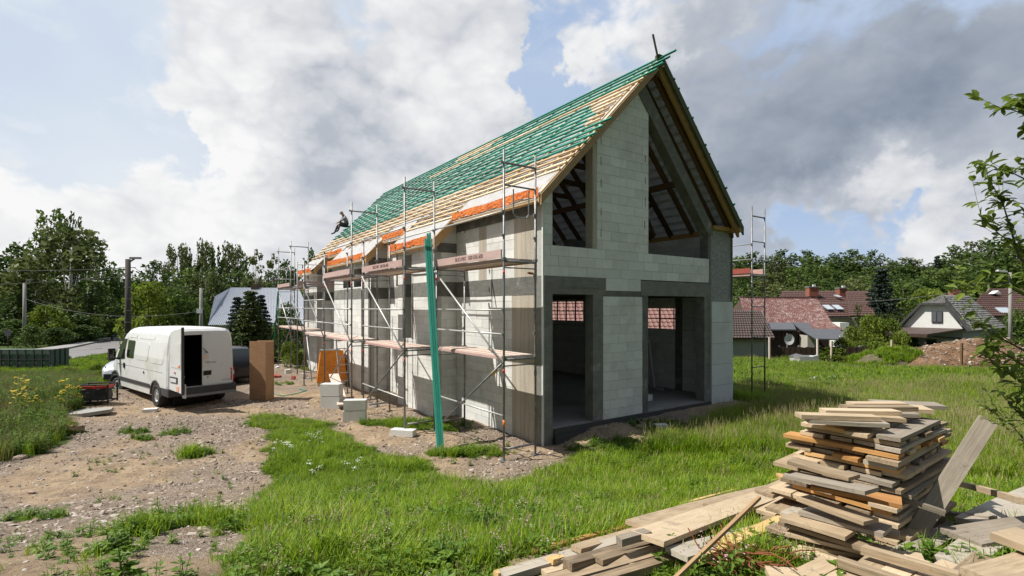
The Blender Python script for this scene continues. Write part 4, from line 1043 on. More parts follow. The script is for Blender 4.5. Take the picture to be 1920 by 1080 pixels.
# open left door, swung straight back
od = empty('open_door', (-.93, -1.02, 0), R(-88), van); od['label'] = 'left-hand rear door swung open'
lp = [(x*1.0, z) for x, z in [(0, .66), (.0, 1.0), (.01, 1.55), (.05, 2.0), (.11, 2.34), (.2, 2.44), (.90, 2.56), (.92, .60)]]
MB().prism([(x, 0, z) for x, z in lp], (0, .05, 0)).build('door_skin', M['white_paint'], od)
MB().prism([(.10, -.008, 1.36), (.82, -.008, 1.33), (.82, -.008, 2.10), (.15, -.008, 2.04)], (0, .008, 0)).build('pressed_panel', M['white_paint'], od)
MB().prism([(x, -.02, z) for x, z in ((.90, .56), (.925, .56), (.92, 2.58), (.895, 2.57))], (0, .075, 0)).build('door_edge', M['plastic'], od)
MB().box((.45, .056, 1.5), (.78, .012, 1.6)).build('door_lining', M['ply'], od)
MB().box((.34, -.012, .98), (.52, .02, .17)).build('plate_recess', M['plastic'], od)
MB().box((.34, -.026, .965), (.44, .008, .11)).build('number_plate', M['paper'], od)
MB().box((.60, -.006, .72), (.18, .006, .16)).build('sticker', pmat('orange_sticker', (.75, .4, .28), .6), od)
MB().prism([(.62, -.0105, 1.36), (.80, -.0105, 1.36), (.80, -.0105, 1.46), (.70, -.0105, 1.43)], (0, .002, 0)).build('printed_emblem', M['orangep'], od)
MB().tube((.42, -.001, 1.2), (.42, -.02, 1.2), .03, 10).build('round_reflector', M['lampred'], od)
MB().box((.80, .10, .66), (.22, .02, .42)).build('paper_sack', M['paper'], od)
MB().tube((.895, .0, 1.1), (.895, .07, 1.1), .03, 8).build('door_latch', M['steel'], od)
# mirrors
for s, nm in ((-1, 'wing_mirror'), (1, 'wing_mirror')):
    mb = MB(); mb.bar((s*.96, 3.05, 1.30), (s*1.10, 3.08, 1.33), .05, .06); mb.box((s*1.19, 3.09, 1.48), (.2, .12, .40)); mb.build(nm, M['black'], van)
    MB().box((s*1.19, 3.026, 1.48), (.16, .008, .30)).build('mirror_glass', M['glass'] if s < 0 else M['lampwhite'], van)
mb = MB(); mb.prism([(-.78, 3.14, 2.0), (.78, 3.14, 2.0), (.86, 3.52, 1.62), (-.86, 3.52, 1.62)], (0, .02, .03)); mb.build('windscreen', M['glass'], van)

# long-wheelbase version: the middle of the body is stretched, wheels keep their shape
def stretch_y(y): return y+.77*min(1, max(0, (y-.6)/2.3))
bpy.context.view_layer.update(); done = set()
def st_(o):
    for ch in o.children:
        if ch.name.startswith('wheel') and ch.type == 'EMPTY':
            ch.location.y = stretch_y(ch.location.y); continue
        if ch.type == 'MESH' and ch.data.name not in done and ch.rotation_euler.x == 0 and ch.rotation_euler.z == 0:
            done.add(ch.data.name)
            for v in ch.data.vertices: v.co.y = stretch_y(v.co.y)
        if ch.type != 'EMPTY': st_(ch)
st_(van)
# ---------------------------------------------------------------- two cars half hidden behind the van
def car(name, loc, rz, paint, label, hatch=True, Lc=4.1):
    c = empty(name, loc, rz, None, label, 'car')
    def sec(y, w, zb, zs, zt, wt):
        p = [(w*.93, zb), (w, zb+.18), (w, zs-.15), (w*.97, zs), (w*wt, zt-.06), (w*wt*.85, zt), (w*.35, zt+.01)]
        return [(x, y, z) for x, z in p]+[(-x, y, z) for x, z in p[::-1]]
    S = [sec(-2.0, .72, .35, .78, .82, .9), sec(-1.92, .82, .26, .9, .98, .86), sec(-1.75, .86, .22, .98, 1.15, .8), sec(-1.3, .87, .2, .98, 1.42, .68), sec(-.6, .87, .2, .96, 1.47, .68), sec(.1, .87, .2, .94, 1.45, .68),
         sec(.6, .87, .2, .93, 1.25, .74), sec(1.05, .87, .2, .92, 1.0, .82), sec(1.5, .85, .2, .84, .90, .86), sec(1.9, .80, .22, .72, .78, .88), sec(2.08, .66, .28, .6, .64, .9)]
    mb = loft(S, None); m = len(S[0]); mb.f += [tuple(range(m))[::-1], tuple(range((len(S)-1)*m, len(S)*m))]; mb.m += [0, 0]
    b = mb.build('body', paint, c, smooth=True)
    # glasshouse
    for s in (-1, 1):
        MB().prism([(s*.862, -1.35, 1.0), (s*.862, .72, .97), (s*.70, .28, 1.36), (s*.635, -.1, 1.41), (s*.635, -1.15, 1.38)], (s*.012, 0, 0)).build('side_window', M['glass'], c)
        mb = MB(); mb.bar((s*.84, .62, 1.02), (s*.96, .6, 1.04), .04, .04); mb.box((s*1.0, .62, 1.06), (.18, .1, .13)); mb.build('door_mirror', paint, c)
        MB().prism([(s*.60, 2.05, .58), (s*.80, 1.88, .60), (s*.82, 1.6, .80), (s*.66, 1.88, .76)], (0, .03, .02)).build('headlight', M['lampwhite'] if paint != M['silver_paint'] else M['plastic'], c)
        MB().box((s*.80, -1.93, .88), (.14, .1, .26)).build('tail_lamp', M['lampred'], c)
    MB().prism([(-.66, .62, 1.26), (.66, .62, 1.26), (.76, 1.08, 1.0), (-.76, 1.08, 1.0)], (0, .01, .012)).build('windscreen', M['glass'], c)
    MB().prism([(-.56, -1.40, 1.40), (.56, -1.40, 1.40), (.68, -1.8, 1.08), (-.68, -1.8, 1.08)], (0, -.012, .012)).build('rear_window', M['glass'], c)
    MB().box((0, 2.06, .42), (1.3, .12, .2)).build('grille', M['plastic'], c); MB().box((0, 2.12, .5), (.5, .02, .11)).build('number_plate', M['paper'], c)
    for y in (-1.25, 1.3):
        for s in (-1, 1): wheel(y, s*.86, s, 0, R0=.31, parent=c, wd=.19)
    return c
p = px(208, 712, 20.6); c1 = car('parked_car', (-15.9, 22.2, gzf(-15.9, 22.2)), R(180+16), M['silver_paint'], 'silver hatchback parked nose-on beyond the white van')
c2 = car('parked_car', (-12.35, 22.6, gzf(-12, 22)), R(30), M['black_paint'], 'black car showing its tail past the right side of the white van')

# ---------------------------------------------------------------- generator on wheels
gp = ground_at(184, 757); gen = empty('generator', (gp.x, gp.y, gp.z), R(12), None, 'black framed petrol generator with red top beside the van', 'generator')
mb = MB(); w, d, h = .40, .27, .62
for z in (.10, h):
    for s in (-1, 1): mb.tube((-w, s*d, z), (w, s*d, z), .026); mb.tube((s*w, -d, z), (s*w, d, z), .016)
for sx_ in (-1, 1):
    for s in (-1, 1): mb.tube((sx_*w, s*d, .04), (sx_*w, s*d, h), .026)
mb.build('frame', M['black'], gen)
mb = MB(); mb.box((-.19, 0, .54), (.30, .42, .08)); mb.build('fuel_tank', M['red'], gen); mb = MB(); mb.box((.19, 0, .54), (.30, .42, .08)); mb.build('fuel_tank', M['red'], gen)
mb = MB(); mb.box((-.05, 0, .30), (.66, .44, .34)); mb.tube((-.2, -.2, .3), (-.2, -.26, .3), .10, 12); mb.build('engine', M['plastic'], gen)
mb = MB(); mb.tube((.0, 0, .27), (.34, 0, .27), .15, 14); mb.build('alternator', M['plastic'], gen)
MB().box((.2, -.255, .38), (.3, .02, .2)).build('control_panel', M['black'], gen)
for s in (-1, 1): MB().tube((-.42, s*.28, .11), (-.42, s*.33, .11), .11, 14).build('wheel', M['black'], gen)
MB().tube((-.40, 0, .3), (-.62, 0, .12), .012).build('pull_bar', M['steel'], gen)
# ---------------------------------------------------------------- things standing round the house
def onground(u, v, lift=0): return ground_at(u, v, lift)
p = onground(491, 749); fp = empty('formwork_box', p, R(-8), None, 'tall brown formwork panel box standing upright between the van and the house', 'formwork')
w2, d2, hh = .30, .22, 2.02
for s in (-1, 1):
    MB().box((0, s*d2, hh/2), (w2*2, .03, hh)).build('panel', M['form_panel'], fp); MB().box((s*(w2-.02), 0, hh/2-.01), (.03, d2*2-.034, hh-.03)).build('panel', M['form_panel'], fp)
# the orange shrink-wrapped pallet, narrower at the top
p = onground(617, 722); wp = empty('wrapped_pallet', (p.x-.02, p.y+.35, p.z), R(22), None, 'tall tapering pallet stack wrapped in bright orange printed film', 'pallet stack')
def wrapf(t, b):
    P = objc(t); n = t.noise(P, 5, 5, .6, .5); n2 = t.noise(t.vmath('MULTIPLY', P, (1, 1, 6)), 3, 4)
    setbump(t, b, n, .5, .02)
    return t.ramp(t.math('ADD', t.math('MULTIPLY', n, .5), t.math('MULTIPLY', n2, .5)), [(.3, (.58, .17, .015)), (.55, (.78, .28, .03)), (.75, (.85, .40, .10))])
M['wrap'] = pmat('orange_printed_film', wrapf, .4)
mb = MB(); N = 7; tw, bw, td, bd, H = .44, .60, .34, .42, 1.40
for k in range(N+1):
    t_ = k/N; w = bw+(tw-bw)*t_; d = bd+(td-bd)*t_; z = .14+(H-.14)*t_
    mb.v += [(-w+.02, -d, z), (w-.02, -d, z), (w, -d+.02, z), (w, d-.02, z), (w-.02, d, z), (-w+.02, d, z), (-w, d-.02, z), (-w, -d+.02, z)]
mb.f = [(k*8+i, k*8+(i+1) % 8, k*8+8+(i+1) % 8, k*8+8+i) for k in range(N) for i in range(8)]+[tuple(range(8))[::-1]]; mb.m = [0]*len(mb.f)
mb.build('film', M['wrap'], wp)
mb = MB(); z = H+.004; mb.add([(-tw, -td, z), (tw, -td, z), (tw, td, z), (-tw, td, z), (0, 0, z+.05), (-.2, .1, z+.05)], [(0, 1, 4), (1, 2, 4), (2, 3, 4), (3, 0, 4)]); mb.build('top_sheet', M['insul'], wp)
for x in (-.5, -.02, .46): MB().box((x, 0, .05), (.12, .84, .1)).build('pallet_runner', M['timber'], wp)
MB().box((0, 0, .122), (1.18, .84, .025)).build('pallet_top', M['timber'], wp)
# printed marks on the narrow left face (x = -w side) : arch emblem, small block, arch emblem
def leftface(y, z): t_ = (z-.14)/(H-.14); return -(bw+(tw-bw)*t_)-.004
for zc in (1.0, .34):
    mb = MB(); 
    for q in ((-.2, -.13, .2, .165), (-.2, .10, .2, .13)): mb.prism([(leftface(0, zc+q[1]), q[0], zc+q[1]), (leftface(0, zc+q[1]), q[2], zc+q[1]), (leftface(0, zc+q[3] if q[1] > 0 else zc-.10), q[2], zc+q[3] if q[1] > 0 else zc-.10), (leftface(0, zc+q[3] if q[1] > 0 else zc-.10), q[0], zc+q[3] if q[1] > 0 else zc-.10)], (.003, 0, 0))
    for i in range(8):
        a0, a1 = math.pi*i/8, math.pi*(i+1)/8
        pp = [(r_*math.cos(a_), zc-.10+r_*1.0*math.sin(a_)) for r_, a_ in ((.12, a0), (.18, a0), (.18, a1), (.12, a1))]
        mb.prism([(leftface(0, z_), y_, z_) for y_, z_ in pp], (.003, 0, 0))
    mb.build('printed_emblem', M['darkprint'], wp)
lettering('BLOK', .13, M['darkprint'], wp, (leftface(0, .68)-.003, 0, .68), (R(90), 0, R(-90)))
# pairs of big blocks standing on edge and one lying flat
def blockthing(u, v, d, rz, label, tilt=0, group=None, seams=True, mat='block', yoff=0):
    p = onground(u, v); o = empty('aerated_block' if seams else 'loose_block', (p.x, p.y, p.z-.015), R(rz), None, label, 'block', group)
    n = 2 if seams else 1
    for k in range(n): MB().box((0, 0, 0), (d[0], d[1], d[2]/n-.016)).build('block', M[mat], o, (rb.uniform(-.008, .008), d[1]/2, d[2]/n*(k+.5)))
    return o
blockthing(618, 766, (.60, .36, .78), -3, 'pair of pale aerated blocks stacked on edge, the left and taller pair')
blockthing(664, 790, (.60, .30, .60), 5, 'pair of pale aerated blocks stacked on edge, the right and lower pair')
blockthing(752, 818, (.60, .24, .17), -14, 'single pale block lying flat in the grass edge below the scaffolding', seams=False)
blockthing(280, 774, (.36, .24, .13), 20, 'grey block lying alone on the rubble in front of the van', seams=False)
blockthing(1243, 808, (.30, .20, .17), 8, 'small beige block lying in the shade before the gable', seams=False)
p = onground(165, 776); mb = MB(); mb.prism([(-.75, -.3, 0), (.1, -.38, 0), (.7, -.1, 0), (.55, .25, 0), (-.2, .38, 0), (-.7, .2, 0)], (0, 0, .10)); o = mb.build('concrete_slab_piece', M['slab'], None, p, (R(3), R(-4), R(5))); tag(o, 'flat broken piece of concrete slab at the weed edge by the generator', 'slab')
# old pallet sunk in the weeds at the left
p = onground(103, 812); pal = empty('wooden_pallet', (p.x-.1, p.y+.1, p.z+.02), R(-30), None, 'weathered wooden pallet half sunk in the weeds at the left', 'pallet')
pal.rotation_euler = (R(-14), R(-8), R(-28))
for k in range(5): MB().box((0, 0, 0), (1.15, .10, .022)).build('slat', M['old_plank'], pal, (0, -.36+.18*k, .135))
for k in range(3): MB().box((0, 0, 0), (.10, .82, .10)).build('runner', M['old_plank'], pal, (-.5+.5*k, 0, .07))
# green crate cage at the left edge
M['greenwall'] = pmat('green_grey_sheet', speckle((.10, .15, .115), .2, 4, .1), .7)
a, b = g0(-60, 692), g0(94, 692); wz = 1.02
gc = empty('green_container', ((a[0]+b[0])/2, (a[1]+b[1])/2, gzf(a[0], a[1])-.05), math.atan2(b[1]-a[1], b[0]-a[0]), None, 'low green steel mesh container standing in the tall weeds at the left edge', 'container')
Lg = math.dist(a, b)
MB().box((0, .6, .5), (Lg-.05, 1.1, 1.0)).build('panel', M['greenwall'], gc)
n = 10
for k in range(n+1): MB().box((-Lg/2+Lg*k/n, 0, .53), (.05, .05, 1.06)).build('upright', M['plastic'], gc)
for z in (.05, .55, 1.03): MB().box((0, -.005, z), (Lg, .045, .045)).build('rail', M['plastic'], gc)
for z in (.05, 1.03): MB().box((Lg/2, .6, z), (.045, 1.2, .045)).build('rail', M['plastic'], gc)
for k in range(1, 4): MB().box((Lg/2, .3*k, .53), (.045, .045, 1.06)).build('upright', M['plastic'], gc)

# ---------------------------------------------------------------- foreground lumber
rp = random.Random(11)
def board(c, d, az, mat, label, group=None, tilt=(0, 0), name='plank', cat='plank'):
    L_, w, h = d; mb = MB()
    # slightly ragged, gently bowed board
    N = 4; bow = rp.uniform(-.006, .008)*L_; j = [rp.uniform(-.006, .006) for _ in range(8)]
    for i in range(N+1):
        t_ = i/N; x = (t_-.5)*L_; dz = bow*(1-4*(t_-.5)**2)
        ex0 = j[0]*1.5 if i == 0 else (j[1]*1.5 if i == N else 0); ex1 = j[2]*1.5 if i == 0 else (j[3]*1.5 if i == N else 0)
        ww = w/2+rp.uniform(-.0015, .0015)
        mb.v += [(x+ex0, -ww, -h/2+dz), (x+ex1, ww, -h/2+dz), (x+ex1, ww, h/2+dz), (x+ex0, -ww, h/2+dz)]
    mb.f = [(0, 1, 2, 3)[::-1], tuple(4*N+q for q in range(4))]+[(4*i+q, 4*i+(q+1) % 4, 4*i+4+(q+1) % 4, 4*i+4+q) for i in range(N) for q in range(4)]; mb.m = [0]*len(mb.f)
    o = mb.build(name, M[mat] if isinstance(mat, str) else mat, None, c, (R(tilt[0]), R(tilt[1]), az)); tag(o, label, cat, group); return o
AZB = math.atan2(.6, .8); A = Vector((-.6, .8, 0)); B = Vector((.8, .6, 0)); C0 = Vector((2.94, 3.93, 0))
base = gzf(3.3, 4.6)-.03
ORDN = ['topmost', 'second', 'third', 'fourth', 'fifth', 'sixth', 'seventh', 'eighth', 'ninth', 'tenth', 'eleventh', 'twelfth', 'thirteenth', 'fourteenth', 'fifteenth', 'sixteenth', 'seventeenth', 'eighteenth', 'nineteenth', 'twentieth', 'fifth lowest', 'fourth lowest', 'third lowest', 'second lowest', 'lowest']
POS = ['nearest the front', 'second from the front', 'third from the front', 'at the back', 'at the very back', 'hidden at the back', 'deep in the back', 'last of all', 'beyond it', 'far back']
z = base+.03; lay = 0; GP = 'weathered planks in the leaning stack'
topz = 2.20
nl = 25; dz = (topz-z)/nl
for lay in range(nl):
    f_ = lay/(nl-1); h = dz*.72; zc = z+h/2
    along = (lay % 5 not in (1, 3)) or lay in (0, nl-1)
    spread = (1-f_)
    sweep = A*(.0+.16*math.sin(lay*.8))*1.0-B*(.05*math.sin(lay*1.3))+A*.22*spread
    if along:
        x = -.04-.06*spread+rp.uniform(-.04, .04); qi = 0
        for q in range(5):
            w = rp.uniform(.15, .22); 
            Lb = rp.uniform(1.1, 1.45); s0 = rp.uniform(-.05, .10)-(.12+.11*q)*max(0, spread-.25)**1.1*rp.uniform(.6, 1.5)
            c = C0+A*(x+w/2)+B*(s0+Lb/2)+Vector((0, 0, zc))+sweep*.15
            mat = rp.choice(['old_plank', 'old_plank', 'old_plank', 'old_plank', 'old_plank_grey']+(['old_plank_orange'] if f_ > .5 and rp.random() < .5 else []))
            board(c, (Lb, w, h), AZB+R(rp.uniform(-2.5, 2.5)), mat, 'lengthwise plank of the stack, %s layer from the top, %s' % (ORDN[nl-1-lay], POS[q]), GP, (rp.uniform(-1.0, 1.0), rp.uniform(-.6, .8)))
            x += w+rp.uniform(.004, .03)
            if x > .66+.25*spread: break
    else:
        x = rp.uniform(-.06, .06)-.05*spread; q = -1
        while x < 1.35:
            q += 1; w = rp.uniform(.11, .2); Lb = rp.uniform(.62, .82)+(.15*spread if rp.random() < .5 else 0); s0 = rp.uniform(-.03, .04)-.02
            mat = rp.choice(['old_plank', 'old_plank', 'old_plank_orange', 'old_plank_grey'])
            c = C0+B*(x+w/2)+A*(s0+Lb/2)+Vector((0, 0, zc))+sweep*.15
            board(c, (Lb, w, h), AZB+R(90)+R(rp.uniform(-4, 4)), mat, 'crosswise plank of the stack, %s layer from the top, %s' % (ORDN[nl-1-lay], POS[q]), GP, (rp.uniform(-.5, .5), rp.uniform(-.5, .5)))
            x += w+rp.uniform(.02, .14)
    z += dz
# boards jutting from the lower left flank of the stack
for i, (u, v, zl, ln, wd, az, mat) in enumerate([(1545, 905, 1.98, .62, .17, 120, 'old_plank_grey'), (1530, 880, 2.03, .5, .14, 122, 'old_plank'), (1590, 925, 1.90, .62, .16, 140, 'old_plank_orange'), (1555, 955, 1.80, .55, .15, 116, 'old_plank'), (1570, 975, 1.72, .6, .2, 128, 'old_plank_grey'),
     (1530, 1000, 1.62, .65, .16, 126, 'old_plank'), (1600, 990, 1.66, .5, .12, 140, 'old_plank'), (1555, 1015, 1.58, .7, .2, 134, 'old_plank'), (1500, 1010, 1.52, .6, .14, 130, 'old_plank'), (1600, 1035, 1.53, .8, .17, 150, 'old_plank'), (1520, 985, 1.68, .5, .18, 124, 'old_plank'), (1575, 1050, 1.50, .9, .13, 145, 'old_plank')]):
    Yd = (EYE-zl)*F/(v-HY); c = Vector(((u+12-CX)/F*Yd, Yd, zl))
    board(c, (ln*.85, wd, .026), R(az), mat, '%s short plank jutting from the lower left flank of the stack' % ['uppermost grey', 'narrow pale', 'orange', 'small pale upper', 'wide grey', 'left pale middle', 'narrow middle', 'wide lower', 'lowest left', 'lowest front', 'broad left', 'long bottom'][i], 'short planks jutting from the stack', (rp.uniform(-3, 3), rp.uniform(-2, 5)))
# top of the stack: panel boards skewed, four battens on it
def zpt(u, v, z_): Yd = (EYE-z_)*F/(v-HY); return Vector(((u-CX)/F*Yd, Yd, z_))
c0 = zpt(1640, 797, 2.26); cl_ = zpt(1491, 789, 2.26); cb = zpt(1765, 757, 2.26)
ax = (cl_-c0); bx = (cb-c0); azA = math.atan2(ax.y, ax.x)
nb = 5
for k in range(nb):
    c = c0+ax*.5+bx*((k+.5)/nb)+ax*(-.10*k/nb)
    nrm = Vector((-ax.y, ax.x, 0)).normalized(); wd = abs(bx.dot(nrm))/nb
    board(c, (ax.length*(1-.0*k), wd-.006, .032), azA, 'old_plank' if k % 2 else 'old_plank_grey', '%s board of the pale skewed layer near the top of the stack' % ['frontmost', 'second', 'middle', 'fourth', 'rearmost'][k], 'boards of the skewed top layer')
tops = [((1502, 781), (1652, 786), 'frontmost of the pale planks on top of the stack'), ((1549, 773), (1689, 775), 'second of the pale planks on top of the stack, counted from the front'), ((1587, 766), (1721, 767), 'third of the pale planks on top of the stack, counted from the front'), ((1600, 760), (1700, 760), 'rearmost of the pale planks on top of the stack')]
for (a, b, lb) in tops:
    pa, pb = zpt(*a, 2.297), zpt(*b, 2.297); d = pb-pa
    board((pa+pb)/2+Vector((0, .05, 0)), (d.length, .12, .036), math.atan2(d.y, d.x), 'old_plank', lb)
# big grey board leaning on the stack
pa, pb = Vector((3.10, 3.98, 1.38)), Vector((3.95, 4.26, 2.24)); d = (pb-pa); xx = d.normalized(); nn = Vector((-.45, -1, .35)); nn = (nn-xx*nn.dot(xx)).normalized(); yy = nn.cross(xx)
o = MB().box((0, 0, 0), (d.length+.04, .13, .026)).build('leaning_board', M['old_plank_grey'], None, (pa+pb)/2); o.rotation_euler = Matrix((xx, yy, nn)).transposed().to_euler(); tag(o, 'wide grey board leaning steeply against the right side of the plank stack', 'board')
def pl(p, q, w, h, mat, label, lift=0., lift2=None, group=None, flip=0, name='plank'):
    """plank between two points of the ground, given where they are seen, lifted above it"""
    lift2 = lift if lift2 is None else lift2
    a = ground_at(*p, lift); b = ground_at(*q, lift2); d = b-a; xx = d.normalized(); zz = Vector((0, 0, 1)); yy = zz.cross(xx).normalized(); zz = xx.cross(yy)
    if flip: Rm = Matrix.Rotation(R(flip), 3, xx); yy = Rm @ yy; zz = Rm @ zz
    o = board((a+b)/2, (d.length, w, h), 0, mat, label, group, name=name); o.rotation_euler = Matrix((xx, yy, zz)).transposed().to_euler(); return o
pl((1212, 1010), (1530, 905), .25, .035, 'old_plank', 'widest grey-brown plank lying across the top of the long planks', .20, .30)
pl((1190, 985), (1500, 905), .19, .035, 'old_plank', 'weathered plank with an orange edge just behind the widest plank', .15, .24)
pl((1268, 1040), (1560, 960), .17, .035, 'old_plank_grey', 'grey plank half under the widest plank in the foreground', .13, .16)
pl((1300, 1045), (1530, 950), .12, .05, 'new_plank', 'clean yellow plank angled to the stack above the rusty steel heap', .10, .22)
pl((1062, 1062), (1290, 1000), .09, .07, 'old_plank', 'thick squared timber in the middle of the long planks', .10, .12)
pl((940, 1082), (1190, 1008), .10, .05, 'old_plank_grey', 'grey plank lying left of the long planks, its end at the bottom edge', .05, .12)
pl((930, 1078), (1240, 975), .05, .04, 'new_plank', 'yellow batten lying along the upper edge of the long planks', .05, .08)
pl((1030, 1052), (1260, 980), .06, .035, 'new_plank', 'bright yellow batten second from the grass side', .06, .1)
pl((1000, 1035), (1480, 897), .05, .035, 'old_plank_orange', 'long thin brown lath at the grass side of the planks', .03, .06)
pl((1200, 968), (1485, 893), .04, .03, 'new_plank', 'long thin pale lath behind the planks on the grass side', .05, .09)
pl((1000, 1100), (1300, 1018), .11, .05, 'old_plank', 'brown plank below the squared timber at the bottom edge', .06, .1)
pl((1090, 1100), (1340, 1025), .08, .05, 'old_plank', 'plank partly in shadow under the long planks at the bottom edge', .04, .08)
pl((1160, 1015), (1215, 1000), .07, .05, 'old_plank_grey', 'short grey timber stub on the long planks', .19, .2)
pl((1255, 1095), (1425, 932), .022, .022, 'tan', 'thin split lath lying diagonally over the planks', .06, .42)
pl((1462, 890), (1494, 915), .11, .04, 'old_plank_orange', 'short orange-ended plank piece left of the stack', .30, .30)
pl((1665, 928), (1772, 962), .05, .035, 'old_plank_grey', 'thin grey lath sticking out of the stack across the leaning board', .42, .30)
pl((1790, 905), (1918, 940), .06, .05, 'old_plank', 'thin lath end in the sun at the right, behind the leaning board', .42, .42)
pl((1770, 962), (1870, 972), .05, .03, 'old_plank_grey', 'thin lath lying behind the leaning board', .2, .2)
for i, (a, b, w) in enumerate([((1835, 985), (1990, 905), .30), ((1800, 1010), (1960, 985), .28), ((1790, 1060), (1880, 990), .22)]):
    pl(a, b, w, .04, 'old_plank_grey', ['broad grey board at the right edge, nearest the field', 'broad grey board lying in the grass at the right', 'broad grey board with a cracked end at the lower right'][i], .08+.05*(2-i), .16+.04*(2-i))
pl((1880, 1000), (1990, 1040), .26, .05, 'old_plank', 'thick brown board end at the lower right edge', .30, .30)
pl((1870, 1100), (1990, 1060), .34, .06, 'old_plank', 'broad swirly-grained board in the bottom right corner', .22, .22)
pl((1618, 1030), (1798, 1082), .06, .05, 'old_plank', 'pale squared batten crossing the bottom right planks', .19, .19)
pl((1570, 1052), (1700, 1095), .06, .05, 'old_plank', 'second pale batten at the bottom, left of the crossing batten', .17, .17)
for i, (a, b) in enumerate([((1600, 1090), (1660, 1040)), ((1650, 1100), (1720, 1050)), ((1720, 1105), (1790, 1060)), ((1500, 1085), (1560, 1055)), ((1800, 1090), (1850, 1045))]):
    pl(a, b, .13, .03, 'old_plank', 'short pale board in the row at the bottom edge', .12, .12, group='short boards along the bottom edge')
pl((1440, 1078), (1640, 1090), .15, .04, 'old_plank', 'broad pale plank at the bottom edge below the rusty steel', .11, .11)
pl((1490, 1030), (1600, 1070), .13, .035, 'old_plank', 'plank slanting down from the foot of the stack to the bottom edge', .06, .08)
pl((1660, 1060), (1800, 985), .16, .035, 'old_plank_grey', 'grey plank lying on its side in the shade behind the leaning board foot', .04, .10)
pl((1420, 1000), (1470, 1035), .2, .03, 'old_plank', 'plank piece lying in the shade left of the stack foot', .03, .05)
for i, (a, b, w, l1, l2, m_, lb) in enumerate([((960, 1060), (1300, 960), .07, .03, .07, 'old_plank', 'thin brown plank on the grass side below the yellow batten'), ((1080, 1030), (1420, 930), .09, .08, .14, 'old_plank', 'long brown plank under the weathered plank with orange edge'), ((1120, 1050), (1440, 955), .10, .09, .16, 'old_plank', 'long brown plank between the squared timber and the widest plank'), ((1020, 1075), (1330, 1000), .08, .03, .08, 'old_plank', 'dark plank in the shade under the squared timber'), ((1180, 1060), (1480, 985), .12, .05, .1, 'old_plank', 'brown plank just above the rusty steel heap'), ((1330, 950), (1500, 900), .12, .26, .31, 'old_plank', 'plank end tucked under the short orange-ended piece')]):
    pl(a, b, w, .035, m_, lb, l1, l2)
# rusty steel heap
c = ground_at(1404, 1058, .03); mb = MB(); r2 = random.Random(4)
for i in range(110):
    a = r2.uniform(0, 6.28); ln = r2.uniform(.12, .34); pz = c+Vector((r2.gauss(0, .10), r2.gauss(0, .075), abs(r2.gauss(.03, .035))))
    q = pz; dirv = Vector((math.cos(a), math.sin(a)*.7, r2.uniform(-.25, .25)))
    for k in range(3): nq = q+dirv*ln/3; mb.tube(q, nq, .0045, 5, caps=False); q = nq; dirv += Vector((r2.uniform(-.35, .35), r2.uniform(-.35, .35), r2.uniform(-.3, .3)))
o = mb.build('steel_scrap_heap', M['rust'], smooth=True); tag(o, 'tangled heap of rusty steel ties among the planks', 'scrap heap', kind='stuff')
# thin boards on the grass beside the gable
for k, (a, b) in enumerate([((1355, 768), (1395, 774)), ((1350, 772), (1380, 779))]): pl(a, b, .08, .03, 'old_plank', ['pale lath in the grass beyond the right corner of the gable, the rear one', 'pale lath in the grass beyond the right corner of the gable, the front one'][k], .05)
# builders' rubbish by the far corner
rr = random.Random(8)
pts = [(520, 690, 'paper'), (540, 700, 'block'), (560, 686, 'paper'), (536, 688, 'paper'), (570, 705, 'block'), (550, 712, 'redplank'), (518, 708, 'redplank'), (640, 700, 'block'), (420, 722, 'orangep'), (455, 714, 'paper'), (470, 705, 'block')]
for i, (u, v, m_) in enumerate(pts):
    p = ground_at(u, v); s = rr.uniform(.12, .26); mb = MB()
    mb.prism([(s*math.cos(a)*rr.uniform(.6, 1.1), s*.7*math.sin(a)*rr.uniform(.6, 1.1), 0) for a in [k*1.047 for k in range(6)]], (rr.uniform(-.03, .03), 0, rr.uniform(.06, .2)))
    o = mb.build('rubbish_piece', M[m_], None, p, (rr.uniform(-.2, .2), rr.uniform(-.2, .2), rr.uniform(0, 6))); tag(o, {'paper': 'crumpled white scrap of film on the soil by the far corner', 'block': 'broken piece of pale block on the soil near the van', 'redplank': 'red-brown brick fragment by the far scaffolding', 'orangep': 'orange scrap on the soil right of the van'}[m_], 'rubbish', 'building rubbish at the far corner')
# green hose / strap curl
pts = [ground_at(u, v, .03) for u, v in ((505, 735), (530, 742), (555, 738), (575, 732), (560, 728))]
mb = MB()
for a, b in zip(pts[:-1], pts[1:]): mb.tube(a, b, .015, 6)
tag(mb.build('green_hose', M['green_timber'], smooth=True), 'green hose lying on the soil right of the brown formwork box', 'hose')
